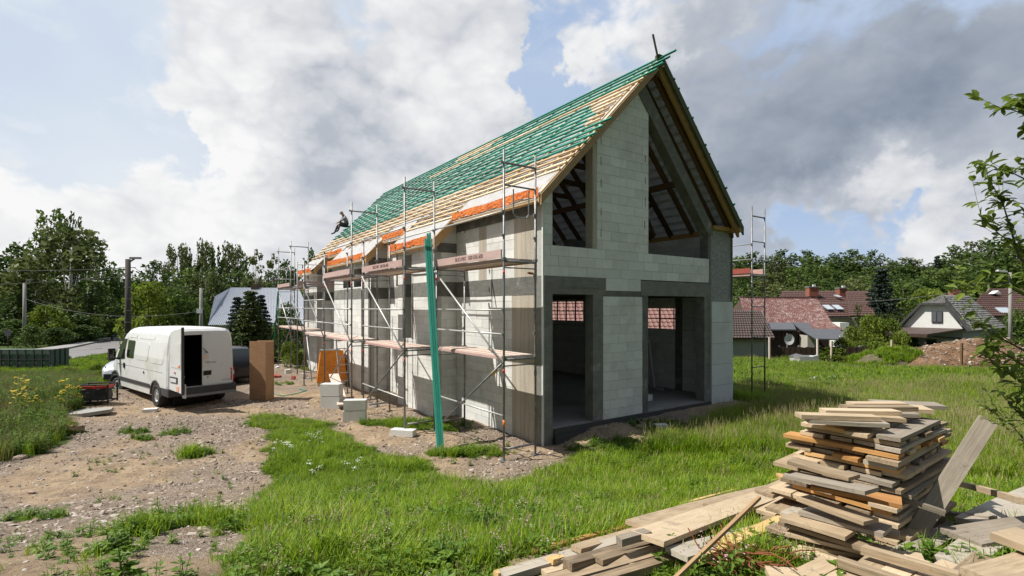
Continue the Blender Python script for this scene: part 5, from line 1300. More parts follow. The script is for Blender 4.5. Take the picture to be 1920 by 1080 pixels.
# ---------------------------------------------------------------- foliage
def leafmat(name, stops, trans=.35, rough=.6):
    def f(t, b):
        P = geo(t); r = irand(t); n = t.noise(P, .35, 4, .6); ob = orand(t)
        v = t.math('ADD', t.math('MULTIPLY', r, .45), t.math('ADD', t.math('MULTIPLY', n, .45), t.math('MULTIPLY', t.math('SUBTRACT', ob, .5), .3)))
        return t.ramp(v, stops)
    m = pmat(name, f, rough, trans=trans, spec=.3); return m
LM = {
 'green': leafmat('leaf_green', [(.15, (.048, .088, .015)), (.5, (.098, .155, .026)), (.85, (.18, .235, .048))]),
 'dark': leafmat('leaf_dark', [(.15, (.040, .074, .015)), (.5, (.078, .128, .025)), (.85, (.14, .19, .042))]),
 'willow': leafmat('leaf_willow', [(.15, (.064, .090, .024)), (.5, (.125, .158, .046)), (.85, (.20, .225, .075))]),
 'bright': leafmat('leaf_bright', [(.15, (.080, .125, .014)), (.5, (.155, .215, .024)), (.85, (.25, .29, .040))], .5),
 'conifer': leafmat('needle', [(.15, (.028, .052, .013)), (.5, (.062, .095, .022)), (.85, (.12, .15, .036))], .2),
 'spruce': leafmat('needle_blue', [(.15, (.014, .026, .018)), (.5, (.028, .046, .032)), (.85, (.055, .078, .055))], .12),
 'thuja': leafmat('thuja', [(.15, (.035, .052, .008)), (.5, (.070, .100, .014)), (.85, (.125, .150, .022))], .2),
}
M['bark'] = pmat('bark', speckle((.10, .08, .06), .4, 6, .1, .5), .95); M['birchbark'] = pmat('birch_bark', speckle((.42, .40, .36), .5, 7, .1, .3, 20, (.08, .07, .06)), .9)
ASP = 3.2
def leafcloud(centres, rng_, leaf, per, flat=.8, droop=0.):
    """many leaf-sized quads spread through ellipsoidal clumps; centres = (pos, radii)"""
    Vs = []; 
    for c, rad in centres:
        n = max(8, int(per*rad[0]*rad[2])) if per > 0 else int(-per)
        u = rng_.normal(size=(n, 3)); u /= np.linalg.norm(u, axis=1)[:, None]
        rr_ = rng_.uniform(.45, 1.05, n)**.6
        p = np.array(c)+u*rr_[:, None]*np.array(rad)
        a = rng_.normal(size=(n, 3)); a[:, 2] *= .6; a[:, 2] -= droop; a /= np.linalg.norm(a, axis=1)[:, None]
        nrm = u*.9+rng_.normal(size=(n, 3))*.7; b = np.cross(nrm, a); b /= (np.linalg.norm(b, axis=1)[:, None]+1e-9)
        s = leaf*rng_.uniform(.6, 1.3, n)[:, None]; a = a*s; b = b*s*.6; a[:, 2] /= ASP; b[:, 2] /= ASP
        Vs.append(np.stack([p-a, p+b, p+a, p-b], 1))
    V = np.concatenate(Vs).reshape(-1, 3); return V
def quadmesh(name, V, mat):
    n = len(V)//4; me = bpy.data.meshes.new(name); me.vertices.add(len(V)); me.vertices.foreach_set('co', V.astype(np.float32).ravel())
    me.loops.add(n*4); me.loops.foreach_set('vertex_index', np.arange(n*4, dtype=np.int32)); me.polygons.add(n); me.polygons.foreach_set('loop_start', np.arange(0, n*4, 4, dtype=np.int32))
    me.update(calc_edges=True); me.materials.append(mat); return me
TK = {}
def make_tree_kind(kind, seed, mat, shape, leaf=.03, bark='bark'):
    global ASP
    """unit tree: height 1, crown half-width 1 (scaled per instance)"""
    rg = np.random.RandomState(seed); r = random.Random(seed); cs = []; mb = MB()
    mb.tube((0, 0, -.03), (0, 0, .35), .05, 7, .035, caps=False); mb.tube((0, 0, .35), (r.uniform(-.1, .1), 0, .9), .035, 6, .01, caps=False)
    if shape == 'broad':
        for i in range(34):
            z = .16+.8*(i/34)**.85; R_ = (math.sin(math.pi*min(1, (z-.05)/.97)**.8)**.6)*.85
            a = r.uniform(0, 6.28); d = R_*r.uniform(.45, .98); s = r.uniform(.2, .36)*(1.05-.4*z)
            c = (d*math.cos(a), d*math.sin(a), z); cs.append((c, (s*1.15, s*1.15, s*.30)))
            if i % 3 == 0: mb.tube((0, 0, z*.7), c, .018, 5, .005, caps=False)
        cs += [((0, 0, .5), (.6, .6, .32)), ((0, 0, .3), (.55, .55, .2))]
        V = leafcloud(cs, rg, leaf, 2200)
    elif shape == 'poplar':
        for k in range(6):
            x0, y0 = r.uniform(-.6, .6), r.uniform(-.5, .5); ht = r.uniform(.72, 1.0)
            mb.tube((x0*.2, y0*.2, .2), (x0, y0, ht*.97), .02, 5, .004, caps=False)
            for i in range(11):
                z = .25+(ht-.25)*i/10; s = .26*(1-.62*(z/ht)**2)*r.uniform(.7, 1.2)
                cs.append(((x0*(z/ht)+r.uniform(-.08, .08), y0*(z/ht)+r.uniform(-.08, .08), z), (s, s, .06)))
        for i in range(12): cs.append(((r.uniform(-.6, .6), r.uniform(-.6, .6), r.uniform(.1, .45)), (.4, .4, .1)))
        V = leafcloud(cs, rg, leaf, 3200)
    elif shape == 'willow':
        for i in range(44):
            z = .12+.83*r.random()**.8; R_ = math.sqrt(max(.02, 1-((z-.4)/.62)**2))*.9
            a = r.uniform(0, 6.28); d = R_*r.uniform(.5, 1); s = r.uniform(.14, .26)
            cs.append(((d*math.cos(a), d*math.sin(a), z), (s, s, .10)))
            if i % 4 == 0: mb.tube((0, 0, .3), (d*.8*math.cos(a), d*.8*math.sin(a), z), .012, 4, .003, caps=False)
        V = leafcloud(cs, rg, leaf*.9, 3600, droop=1.1)
    elif shape == 'bush':
        for i in range(26):
            a = r.uniform(0, 6.28); el = r.random(); d = math.cos(el*1.45)*.8; z = .1+.78*math.sin(el*1.45)
            s = r.uniform(.22, .36); cs.append(((d*math.cos(a), d*math.sin(a), z), (s, s, .17)))
        cs.append(((0, 0, .35), (.7, .7, .35)))
        ASP = 1.6; V = leafcloud(cs, rg, leaf*1.1, 1500); ASP = 3.2
    elif shape == 'conifer':
        tiers = 17
        for i in range(tiers):
            z = .05+.93*(i/tiers); rad = (1-z)**.85*1.0
            m = max(4, int(11*(1-z)+3))
            for j in range(m):
                a = 6.28*j/m+r.uniform(-.25, .25); ln = rad*r.uniform(.75, 1.1); 
                e = (ln*math.cos(a), ln*math.sin(a), z-.055*ln+.0)
                if i % 2 == 0: mb.tube((0, 0, z), e, .008, 4, .002, caps=False)
                for q in (.3, .6, .9): cs.append(((e[0]*q, e[1]*q, z-.05*ln*q), (.13+.05*(1-q), .13+.05*(1-q), .022)))
        V = leafcloud(cs, rg, leaf*.9, -34, droop=.2)
    elif shape == 'column':
        for i in range(30):
            z = .03+.93*i/30; R_ = (1-z**2.2)*.7+.08
            for q in range(3):
                a = r.uniform(0, 6.28); cs.append(((R_*.7*math.cos(a), R_*.7*math.sin(a), z), (.38, .38, .06)))
        V = leafcloud(cs, rg, leaf, 420)
    elif shape == 'sparse':
        for i in range(30):
            z = .3+.68*r.random(); R_ = .85*math.sin(math.pi*min(1, (z-.1)/.95)); a = r.uniform(0, 6.28); d = R_*r.uniform(.2, 1); s = r.uniform(.12, .22)
            c = (d*math.cos(a), d*math.sin(a), z); cs.append((c, (s*1.1, s*1.1, .05))); mb.tube((0, 0, z*.6), c, .012, 4, .003, caps=False)
        V = leafcloud(cs, rg, leaf, 4200, droop=.5)
    # squash unit: leaf height in z must be scaled per instance aspect; keep leaves small in z
    TK[kind] = (quadmesh('crown', V, LM[mat]), mb.mesh('trunk', M[bark]))
make_tree_kind('broad_a', 1, 'green', 'broad', .075); make_tree_kind('broad_b', 2, 'dark', 'broad', .075); make_tree_kind('poplar', 3, 'dark', 'poplar', .085)
make_tree_kind('willow', 4, 'willow', 'willow', .07, 'birchbark'); make_tree_kind('bush', 5, 'bright', 'bush', .06); make_tree_kind('bush_dark', 6, 'dark', 'bush', .06); make_tree_kind('bush_green', 12, 'green', 'bush', .06)
make_tree_kind('conifer', 7, 'conifer', 'conifer', .07); make_tree_kind('spruce', 8, 'spruce', 'conifer', .06); make_tree_kind('thuja', 9, 'thuja', 'column', .07); make_tree_kind('birch', 10, 'willow', 'sparse', .075, 'birchbark'); make_tree_kind('broad_c', 11, 'willow', 'broad', .075)
def tree(name, kind, u, vtop, Y, wpx, label, group=None, base=None, rz=None, cat=None, depth=1.0):
    x = (u-CX)/F*Y; zb = gzf(x, Y)-.1 if base is None else base
    zt = EYE+(HY-vtop)/F*Y; h = max(.5, (zt-zb)/.99); w = wpx/F*Y/2/.95
    o = empty(name, (x, Y, zb), rz if rz is not None else rt.uniform(0, 6.28), None, label, cat or name.replace('_', ' '), group)
    o.scale = (w, w*depth, h)
    link('crown', TK[kind][0], o); link('trunk', TK[kind][1], o); return o
rt = random.Random(21)
GL = 'trees behind the road at the left'; GC = 'trees behind the metal-roofed house'; GR = 'trees of the wooded slope at the right'
tree('poplar_tree', 'broad_a', 92, 388, 58, 84, 'tallest dark poplar rising above the willow at the left')
tree('poplar_tree', 'broad_a', 142, 398, 60, 42, 'slim dark poplar right of the tallest one at the left')
tree('willow_tree', 'willow', 130, 432, 50, 190, 'broad grey-green willow in front of the tall poplars', base=-.4)
tree('willow_tree', 'willow', 60, 500, 52, 90, 'smaller grey-green willow left of the broad one', base=-.4)
for i, (u, v, Y, w, k) in enumerate([(20, 452, 62, 95, 'broad_b'), (-40, 440, 60, 110, 'broad_b'), (48, 470, 66, 80, 'broad_a'), (188, 476, 56, 100, 'broad_b'), (222, 500, 60, 70, 'broad_a'), (-20, 520, 50, 90, 'broad_c'), (32, 545, 47, 90, 'broad_b'), (170, 520, 50, 90, 'broad_b'), (210, 555, 48, 70, 'broad_b'), (-110, 430, 58, 140, 'broad_b'), (-230, 420, 55, 160, 'broad_a'), (90, 520, 55, 80, 'broad_b')]):
    tree('broadleaf_tree', k, u, v, Y, w, 'dark green broadleaf tree in the dense row behind the road at the left', GL)
tree('round_bush', 'bush', 88, 572, 43, 74, 'large yellow-green round bush by the pavement between the lamp posts')
for i, (u, v, Y, w) in enumerate([(20, 600, 43, 80), (140, 590, 46, 90), (190, 600, 52, 80), (225, 590, 58, 70), (60, 610, 40, 50), (-50, 590, 42, 100), (110, 615, 42, 60), (160, 610, 45, 60)]):
    tree('dark_shrub', 'bush_dark', u, v, Y, w, 'dark shrub in the undergrowth along the pavement', 'shrubs along the pavement', cat='shrub')
tree('broadleaf_tree', 'broad_b', 282, 486, 85, 86, 'rounded dark tree rising right behind the main power pole')
tree('broadleaf_tree', 'broad_b', 250, 520, 80, 60, 'lower dark tree directly behind the main power pole')
tree('large_bush', 'bush', 278, 528, 42, 90, 'big bright yellow-green bush right of the main power pole', base=-.2)
tree('large_bush', 'bush_green', 322, 540, 45, 100, 'big dark green bush behind the van roof', base=-.2)
tree('willow_tree', 'willow', 386, 512, 54, 84, 'light green willow beside the grey metal roof')
tree('large_bush', 'bush_green', 372, 560, 46, 60, 'green bush around the small pole with the white box')
for i, (u, v, w, k) in enumerate([(334, 462, 56, 'willow'), (356, 456, 48, 'poplar'), (384, 455, 52, 'willow'), (408, 453, 44, 'poplar'), (434, 460, 56, 'willow'), (448, 470, 50, 'broad_a')]):
    tree('poplar_tree', k, u, v, 78+3*(i % 3), w, ['leftmost', 'second from left', 'third from left', 'third from right', 'second from right', 'rightmost'][i]+' feathery poplar in the skyline row behind the metal roof', GC)
for i, (u, v, w, k) in enumerate([(345, 500, 80, 'broad_a'), (400, 500, 80, 'broad_b'), (445, 505, 70, 'broad_a'), (318, 510, 60, 'broad_b'), (500, 505, 70, 'broad_b'), (545, 500, 60, 'broad_b'), (470, 510, 60, 'broad_b')]):
    tree('broadleaf_tree', k, u, v, 68+2*(i % 3), w, 'green broadleaf tree filling the row behind the metal roof', GC)
tree('birch_tree', 'birch', 480, 468, 66, 56, 'loose light birch left of the far scaffolding'); tree('birch_tree', 'birch', 512, 476, 64, 50, 'darker birch right beside the far scaffolding')
tree('broadleaf_tree', 'broad_b', 588, 464, 62, 50, 'dark tree top showing over the far roof corner'); tree('broadleaf_tree', 'broad_b', 540, 486, 60, 60, 'dark tree seen through the far scaffolding')
tree('broadleaf_tree', 'broad_b', 620, 500, 60, 90, 'dark tree hidden behind the far end of the house')
tree('yew_tree', 'conifer', 470, 540, 29, 100, 'wide green yew in front of the grey metal roof', cat='yew')
tree('spruce_tree', 'spruce', 446, 552, 31, 70, 'dark spruce half behind the wide yew'); tree('spruce_tree', 'spruce', 490, 548, 33, 60, 'second dark spruce behind the wide yew')
tree('elder_shrub', 'bush_green', 540, 570, 33, 60, 'green shrub behind the far scaffolding', cat='shrub')
for i, (u, v, Y, w) in enumerate([(425, 650, 27, 50), (262, 640, 27, 50), (222, 656, 25.5, 45), (180, 682, 24, 30), (225, 682, 23.5, 50), (118, 657, 31, 24), (190, 696, 22.5, 30), (455, 668, 25, 40), (545, 640, 27, 50), (300, 655, 27, 50), (130, 690, 24, 40)]):
    tree('low_shrub', 'bush', u, v, Y, w, 'bright green waist-high shrub between the road and the parked van', 'low shrubs before the road', cat='shrub')
# right: wooded slope
rr = random.Random(5)
xs_ = list(range(1290, 2010, 27))
for row, (Y, v0, jit) in enumerate(((118, 486, 12), (96, 505, 14), (78, 528, 12))):
    for i, u in enumerate(xs_):
        u_ = u+rr.uniform(-10, 10)+row*9; top = v0+rr.uniform(-jit, jit)+(8 if u < 1420 else 0)
        if row == 0: top = 474+rr.uniform(-8, 10)+(14 if 1660 < u_ < 1790 else 0)+(-18 if u_ > 1790 else 0)
        if row == 1 and 1660 < u_ < 1790: top += 8
        tree('broadleaf_tree', rr.choice(['broad_a', 'broad_b', 'broad_b', 'broad_c', 'broad_b']), u_, top, Y+rr.uniform(-5, 5), rr.uniform(52, 84), 'green broadleaf tree massed on the wooded slope behind the red roofs', GR)
tree('broadleaf_tree', 'broad_b', 1850, 444, 74, 120, 'largest dark tree rising at the right behind the sapling'); tree('broadleaf_tree', 'broad_b', 1905, 455, 72, 110, 'dark tree at the right edge behind the street lamp'); tree('broadleaf_tree', 'broad_a', 1790, 500, 80, 90, 'green tree left of the largest dark tree at the right')
tree('pine_tree', 'spruce', 1757, 476, 100, 36, 'small dark pine standing alone on the skyline')
tree('spruce_tree', 'spruce', 1652, 497, 50, 92, 'blue-green spruce behind the clipped hedge', base=-.9)
tree('round_tree', 'broad_c', 1610, 530, 60, 90, 'rounded olive-green tree left of the blue spruce', base=-.9)
tree('round_tree', 'broad_a', 1695, 525, 56, 80, 'olive tree right of the blue spruce', base=-.9)
tree('large_bush', 'bush', 1742, 541, 54, 84, 'bright green tree behind the white house roof', base=-.9); tree('large_bush', 'bush_green', 1716, 560, 50, 50, 'green bush left of the white house roof', base=-.9)
for i in range(9): tree('thuja_shrub', 'thuja', 1622+10.5*i, 584+rr.uniform(-1.5, 1.5), 40+.1*i, 18, 'thuja in the clipped yellow-green hedge between the spruce and the white house', 'clipped thuja hedge', base=-.9, cat='thuja')
tree('conical_shrub', 'thuja', 1609, 566, 38, 26, 'pointed golden conifer left of the hedge', base=-.9, cat='conifer')
for i, (u, v, Y, w) in enumerate([(1600, 612, 33, 50), (1634, 590, 34, 60), (1665, 598, 34, 56), (1690, 620, 33, 40), (1580, 632, 31, 40), (1560, 650, 30, 60), (1610, 640, 31, 60), (1648, 640, 31.5, 60)]):
    tree('garden_bush', 'bush', u, v, Y, w, 'bright green garden bush between the sheds and the soil heap', 'garden bushes by the sheds', cat='bush')
for (u, v, Y, w) in ((1450, 588, 58, 70), (1400, 560, 62, 60)): tree('broadleaf_tree', 'broad_b', u, v-30, Y, w, 'dark tree between the roofs of the village', 'trees between the village roofs')
for (u, v, Y, w) in ((1700, 630, 40, 50), (1900, 590, 44, 70)): tree('garden_bush', 'bush_green', u, v-8, Y, w, 'dark green bush beside the white house', 'bushes beside the white house', cat='bush')

# ---------------------------------------------------------------- village houses
def corrugated(name, p00, p10, p01, p11, nrib, amp, mat, parent, thick=.06, sub=1):
    """roof sheet from ridge (p00..p10) to eave (p01..p11) with ribs running down"""
    p00, p10, p01, p11 = map(Vector, (p00, p10, p01, p11)); nrm = (p10-p00).cross(p01-p00).normalized(); nrm = -nrm if nrm.z < 0 else nrm
    V = []; m = nrib*4
    for i in range(m+1):
        t_ = i/m; h = nrm*amp*math.cos(2*math.pi*i/4)
        V += [p00.lerp(p10, t_)+h, p01.lerp(p11, t_)+h, p01.lerp(p11, t_)+h-nrm*thick, p00.lerp(p10, t_)+h-nrm*thick]
    Fc = []
    for i in range(m): 
        for q in range(4): Fc.append((4*i+q, 4*i+(q+1) % 4, 4*i+4+(q+1) % 4, 4*i+4+q))
    Fc += [(0, 1, 2, 3), tuple(4*m+q for q in (3, 2, 1, 0))]
    mb = MB(); mb.add(V, Fc); return mb.build(name, mat, parent)
def tiles(name, p00, p10, p01, p11, ncol, nrow, mat, parent):
    """overlapping tile courses: each course a rippled strip, lower edge proud of the next"""
    p00, p10, p01, p11 = map(Vector, (p00, p10, p01, p11)); nrm = (p10-p00).cross(p01-p00).normalized(); nrm = -nrm if nrm.z < 0 else nrm
    mb = MB(); m = ncol*3
    for r_ in range(nrow):
        a0, a1 = r_/nrow, (r_+1.06)/nrow; V = []
        for i in range(m+1):
            t_ = i/m; h = nrm*(.028*math.cos(2*math.pi*i/3)); T = p00.lerp(p10, t_); Bt = p01.lerp(p11, t_)
            V += [T.lerp(Bt, a0)+h+nrm*.005, T.lerp(Bt, a1)+h+nrm*.05]
        mb.add(V, [(2*i, 2*i+1, 2*i+3, 2*i+2) for i in range(m)])
    mb.prism([p00-nrm*.03, p10-nrm*.03, p11-nrm*.03, p01-nrm*.03], -nrm*.08)
    return mb.build(name, mat, parent)
def rusty(base, spots, sc=3, lo=.5, hi=.62):
    def f(t, b):
        P = geo(t); n = t.noise(P, sc, 8, .75, .4); n2 = t.noise(t.vmath('MULTIPLY', P, (3, 3, .8)), 4, 5, .7)
        c = t.mix(t.rng(t.math('ADD', t.math('MULTIPLY', n, .6), t.math('MULTIPLY', n2, .4)), lo, hi, 0, 1), base, spots); setbump(t, b, n, .3, .02); return c
    return f
M['redtile'] = pmat('red_brown_tiles', rusty((.095, .048, .040), (.13, .075, .062)), .75); M['browntile'] = pmat('brown_tiles', rusty((.075, .052, .046), (.12, .085, .075)), .75)
M['oldred'] = pmat('flaking_red_corrugated', rusty((.12, .046, .040), (.30, .24, .22), 3.5, .50, .58), .8); M['oldgrey'] = pmat('mossy_grey_slates', rusty((.10, .095, .085), (.36, .35, .33), 4, .42, .6), .9)
M['felt'] = pmat('grey_roofing_felt', speckle((.085, .09, .10), .2, 2, .1), .8); M['metalroof'] = pmat('grey_metal_roof', speckle((.40, .42, .46), .1, 1, .05, .05), .45, .35); M['pinktile'] = pmat('light_red_tiles', rusty((.22, .11, .09), (.30, .18, .15)), .75)
def house_box(par, X0, X1, Y0, Y1, z0, z1, mat, name='wall'): return MB().box2((X0, Y0, z0), (X1, Y1, z1)).build(name, mat, par)
def hpx(u, Y): return (u-CX)/F*Y
def zpx(v, Y): return EYE+(HY-v)/F*Y
# H0: long house right behind the building site, seen through its openings
h = empty('village_house', (0, 0, 0), 0, None, 'long low house with bright red tiled roof seen through the openings of the unfinished house', 'house')
Ya, Yb = 31.5, 35.5
tiles('roof', (1.5, Yb, 4.6), (12.4, Yb, 4.6), (1.5, Ya, 1.75), (12.4, Ya, 1.75), 36, 12, M['pinktile'], h); tiles('roof', (1.5, Yb, 4.6), (12.4, Yb, 4.6), (1.5, Yb+4, 1.75), (12.4, Yb+4, 1.75), 10, 3, M['pinktile'], h)
house_box(h, 1.8, 12.1, Ya+.3, Yb+3.7, -1, 1.9, M['beigewall'])
for s in (1.8, 12.1): MB().prism([(s, Ya+.3, 1.85), (s, Yb+3.7, 1.85), (s, Yb, 4.45)], (-.2 if s > 5 else .2, 0, 0)).build('gable_wall', M['beigewall'], h)
# H0b: brown-roofed annexe
h = empty('shed', (0, 0, 0), 0, None, 'low outbuilding with brown tiled roof right of the gable, left of the boarded shed', 'shed')
Y1, Y2 = 29.6, 33
tiles('roof', (hpx(1330, Y2), Y2, zpx(582, Y2)), (hpx(1426, Y2), Y2, zpx(582, Y2)), (hpx(1310, Y1), Y1, zpx(634, Y1)), (hpx(1452, Y1), Y1, zpx(634, Y1)), 26, 12, M['browntile'], h)
house_box(h, hpx(1315, Y1)+.2, hpx(1448, Y1), Y1+.4, Y2, -1, zpx(637, Y1), M['greywall'])
MB().box2((hpx(1375, Y1), Y1+.3, zpx(642, Y1)), (hpx(1450, Y1), Y1+.38, zpx(637, Y1))).build('gutter', M['seamgrey'], h)
# H1: barn with flaking red roof
h = empty('barn', (0, 0, 0), 0, None, 'barn with large flaking red corrugated roof', 'barn')
Y1, Y2 = 33.6, 37.5
corrugated('roof', (hpx(1386, Y2), Y2, zpx(558, Y2)), (hpx(1531, Y2), Y2, zpx(559, Y2)), (hpx(1400, Y1), Y1, zpx(606, Y1)), (hpx(1560, Y1), Y1, zpx(606, Y1)), 46, .035, M['oldred'], h)
corrugated('roof', (hpx(1512, Y1+.2), Y1+.2, zpx(603, Y1)), (hpx(1558, Y1), Y1+.2, zpx(603, Y1)), (hpx(1522, Y1-1.6), Y1-1.6, zpx(620, Y1-1.6)), (hpx(1582, Y1-1.6), Y1-1.6, zpx(619, Y1-1.6)), 14, .035, M['oldred'], h)
house_box(h, hpx(1402, Y1), hpx(1545, Y1), Y1+.3, Y2+3, -1.2, zpx(609, Y1), M['darkwood']); MB().prism([(hpx(1390, Y2), Y2+3.5, 1.9), (hpx(1402, Y1), Y1+.3, 1.95), (hpx(1388, Y2), Y2, zpx(561, Y2))], (.15, 0, 0)).build('gable_wall', M['darkwood'], h)
MB().bar((hpx(1386, Y2), Y2, zpx(557, Y2)), (hpx(1531, Y2), Y2, zpx(558, Y2)), .2, .08).build('ridge_cap', M['oldred'], h)
# boarded shed in front with felt roofs
h = empty('shed', (0, 0, 0), 0, None, 'boarded shed under dark grey felt roofs in front of the red barn', 'shed')
Y1, Y2 = 31.2, 33.2
MB().prism([(hpx(1434, Y2), Y2, zpx(607, Y2)), (hpx(1486, Y2), Y2, zpx(607, Y2)), (hpx(1493, Y1), Y1, zpx(620, Y1)), (hpx(1440, Y1), Y1, zpx(620, Y1))], (0, 0, .08)).build('roof', M['felt'], h)
MB().prism([(hpx(1486, Y2), Y2, zpx(607, Y2)), (hpx(1513, Y2), Y2, zpx(607, Y2)), (hpx(1526, Y1), Y1, zpx(619, Y1)), (hpx(1500, Y1), Y1, zpx(619, Y1))], (0, 0, .08)).build('roof', M['felt'], h)
MB().prism([(hpx(1500, Y1), Y1, zpx(619, Y1)), (hpx(1577, Y1), Y1, zpx(618.5, Y1)), (hpx(1572, Y1-1.3), Y1-1.3, zpx(638, Y1-1.3)), (hpx(1530, Y1-1.3), Y1-1.3, zpx(637, Y1-1.3))], (0, 0, .07)).build('roof', M['felt'], h)
for k in range(16):
    u = 1444+k*3.2; MB().box2((hpx(u, Y1), Y1+.25+.012*(k % 2), -1), (hpx(u+3.0, Y1), Y1+.32, zpx(620, Y1))).build('board', M['darkwood'], h)
house_box(h, hpx(1444, Y1), hpx(1560, Y1), Y1+.35, Y2+.3, -1, zpx(622, Y1), M['darkwood']); house_box(h, hpx(1514, Y1-.6), hpx(1531, Y1-.6), Y1-.6, Y1+.3, -1, zpx(628, Y1), M['beigewall']); MB().box2((hpx(1505, Y1), Y1+.2, -1), (hpx(1513, Y1), Y1+.3, zpx(627, Y1))).build('door', M['black'], h)
d = empty('satellite_dish', (hpx(1476, 30.6), 30.6, -.6), 0, None, 'small white satellite dish on a post in front of the boarded shed', 'satellite dish')
MB().tube((0, 0, 0), (0, 0, 2.2), .035, 8).build('post', M['seamgrey'], d); mb = MB(); n = 16
ctr = Vector((0.05, -.12, 1.85)); mb.v = [tuple(ctr+Vector((.02, .06, 0)))]+[tuple(ctr+Vector((.30*math.cos(6.283*j/n), -.02, .33*math.sin(6.283*j/n)))) for j in range(n)]; mb.f = [(0, 1+j, 1+(j+1) % n) for j in range(n)]; mb.m = [0]*n; mb.build('dish', M['paper'], d); MB().box(tuple(ctr+Vector((0, -.14, -.04))), (.07, .1, .07)).build('receiver', M['plastic'], d)
# H2: big brown-red roofs with two chimneys and skylights
h = empty('village_house', (0, 0, 0), 0, None, 'large house with brown-red tiled roof, two chimneys and roof windows', 'house')
Y1, Y2 = 50, 55
tiles('roof', (hpx(1466, Y2), Y2, zpx(545.5, Y2)), (hpx(1586, Y2), Y2, zpx(545.5, Y2)), (hpx(1470, Y1), Y1, zpx(594, Y1)), (hpx(1592, Y1), Y1, zpx(593, Y1)), 44, 14, M['redtile'], h)
tiles('roof', (hpx(1586, Y2-2), Y2-2, zpx(546, Y2-2)), (hpx(1632, Y2-2), Y2-2, zpx(546, Y2-2)), (hpx(1592, Y1-1.5), Y1-1.5, zpx(592, Y1-1.5)), (hpx(1640, Y1-1.5), Y1-1.5, zpx(592, Y1-1.5)), 18, 12, M['redtile'], h)
house_box(h, hpx(1474, Y1), hpx(1632, Y1), Y1+.4, Y2+4, -1.2, zpx(596, Y1), M['beigewall']); MB().prism([(hpx(1455, Y2), Y2+1, 3.2), (hpx(1472, Y1), Y1+.4, 2.4), (hpx(1467, Y2), Y2, zpx(548, Y2))], (.2, 0, 0)).build('gable_wall', M['darkwood'], h)
for u, w, zt, Y in ((1523, .95, 539, 53.5), (1578, .8, 541, 54)):
    ch = MB().box2((hpx(u, Y)-w/2, Y-.3, zpx(556, Y)), (hpx(u, Y)+w/2, Y+.4, zpx(zt, Y))).build('chimney', M['brick'], h); MB().box2((hpx(u, Y)-w/2-.06, Y-.36, zpx(zt, Y)), (hpx(u, Y)+w/2+.06, Y+.46, zpx(zt, Y)+.1)).build('chimney_cap', M['seamgrey'], ch); MB().box2((hpx(u, Y)+.05, Y-.1, zpx(zt, Y)+.1), (hpx(u, Y)+.3, Y+.1, zpx(zt, Y)+.3)).build('flue', M['paper'], ch)
def roofwin(u, v, wpx, hpx_, Yw, par):
    c = Vector((hpx(u, Yw), Yw, zpx(v, Yw))); w = wpx/F*Yw; hh = hpx_/F*Yw
    mb = MB(); mb.prism([c+Vector((-w/2, -.3, -hh/2)), c+Vector((w/2, -.3, -hh/2)), c+Vector((w/2-.25, .25, hh/2)), c+Vector((-w/2-.25, .25, hh/2))], (0, -.04, .08)); mb.build('skylight', M['glass_sky'], par)
M['glass_sky'] = pmat('roof_window_glass', (.45, .50, .55), .15)
roofwin(1555, 577, 12, 8, 51.0, h); roofwin(1573, 577, 12, 8, 51.0, h); roofwin(1573, 556, 6, 4, 53.2, h)
house_box(h, hpx(1575, 46), hpx(1592, 46), 46, 47.5, -1, zpx(605, 46), M['whitewall'])
# H3: white house with half-hipped mossy roof
h = empty('white_house', (0, 0, 0), 0, None, 'white cottage with half-hipped mossy grey roof and brown veranda', 'house')
Yg = 37.0
Pf, Pn = Vector((30.9, 40.5, 0)), Vector((33.05, 37.5, 0)); gw = (Pn-Pf).length; ux = (Pn-Pf).normalized(); uy = Vector((-ux.y, ux.x, 0))
def q3(a, b_, z): v = Pf+ux*a*gw+uy*b_; return Vector((v.x, v.y, z))
zb_, zh, zr = 1.55, 3.42, 4.12
MB().prism([q3(0, 0, zb_), q3(1, 0, zb_), q3(.72, 0, zh), q3(.36, 0, zh)], uy*.25).build('gable_wall', M['whitewall'], h)
MB().prism([q3(.03, .26, -1.2), q3(.99, .26, -1.2), q3(.99, 10, -1.2), q3(.03, 10, -1.2)], (0, 0, 1.2+zb_-.02)).build('wall', M['greywall'], h)
MB().prism([q3(.0, .0, -1.2), q3(1, .0, -1.2), q3(1, .24, -1.2), q3(0, .24, -1.2)], (0, 0, 1.2+zb_-.02)).build('wall', M['greywall'], h)
def slates(name, quad, nr, mat, par, nc=10):
    """courses of slates with ragged lower edges"""
    a, b, c, d = map(Vector, quad)
    nrm = (b-a).cross(d-a).normalized(); nrm = -nrm if nrm.z < 0 else nrm; mb = MB(); r_ = random.Random(3)
    for i in range(nr):
        t0, t1 = i/nr, (i+1)/nr
        for j in range(nc):
            s0, s1 = j/nc, (j+1)/nc; o = .02+.035*r_.random()
            P = lambda s, t_: a.lerp(b, s).lerp(d.lerp(c, s), t_)
            mb.prism([P(s0, t0), P(s1-.004, t0), P(s1-.004, t1)+nrm*o, P(s0, t1)+nrm*o], nrm*.03)
    mb.prism([a, b, c, d], -nrm*.06); return mb.build(name, mat, par)
ra, rb_ = q3(.55, 2.2, zr), q3(.55, 8.6, zr); hf, hg = q3(.34, -.3, zh), q3(.74, -.3, zh); er0, er1 = q3(1.10, -.3, zb_-.12), q3(1.10, 10.4, zb_-.12)
slates('roof', (ra, rb_, er1, q3(1.10, .9, zb_-.12)), 16, M['oldgrey'], h, 22)
slates('roof', (ra, ra, q3(1.10, .9, zb_-.12), er0), 12, M['oldgrey'], h, 4); slates('roof', (ra, ra, er0, hg), 10, M['oldgrey'], h, 4)
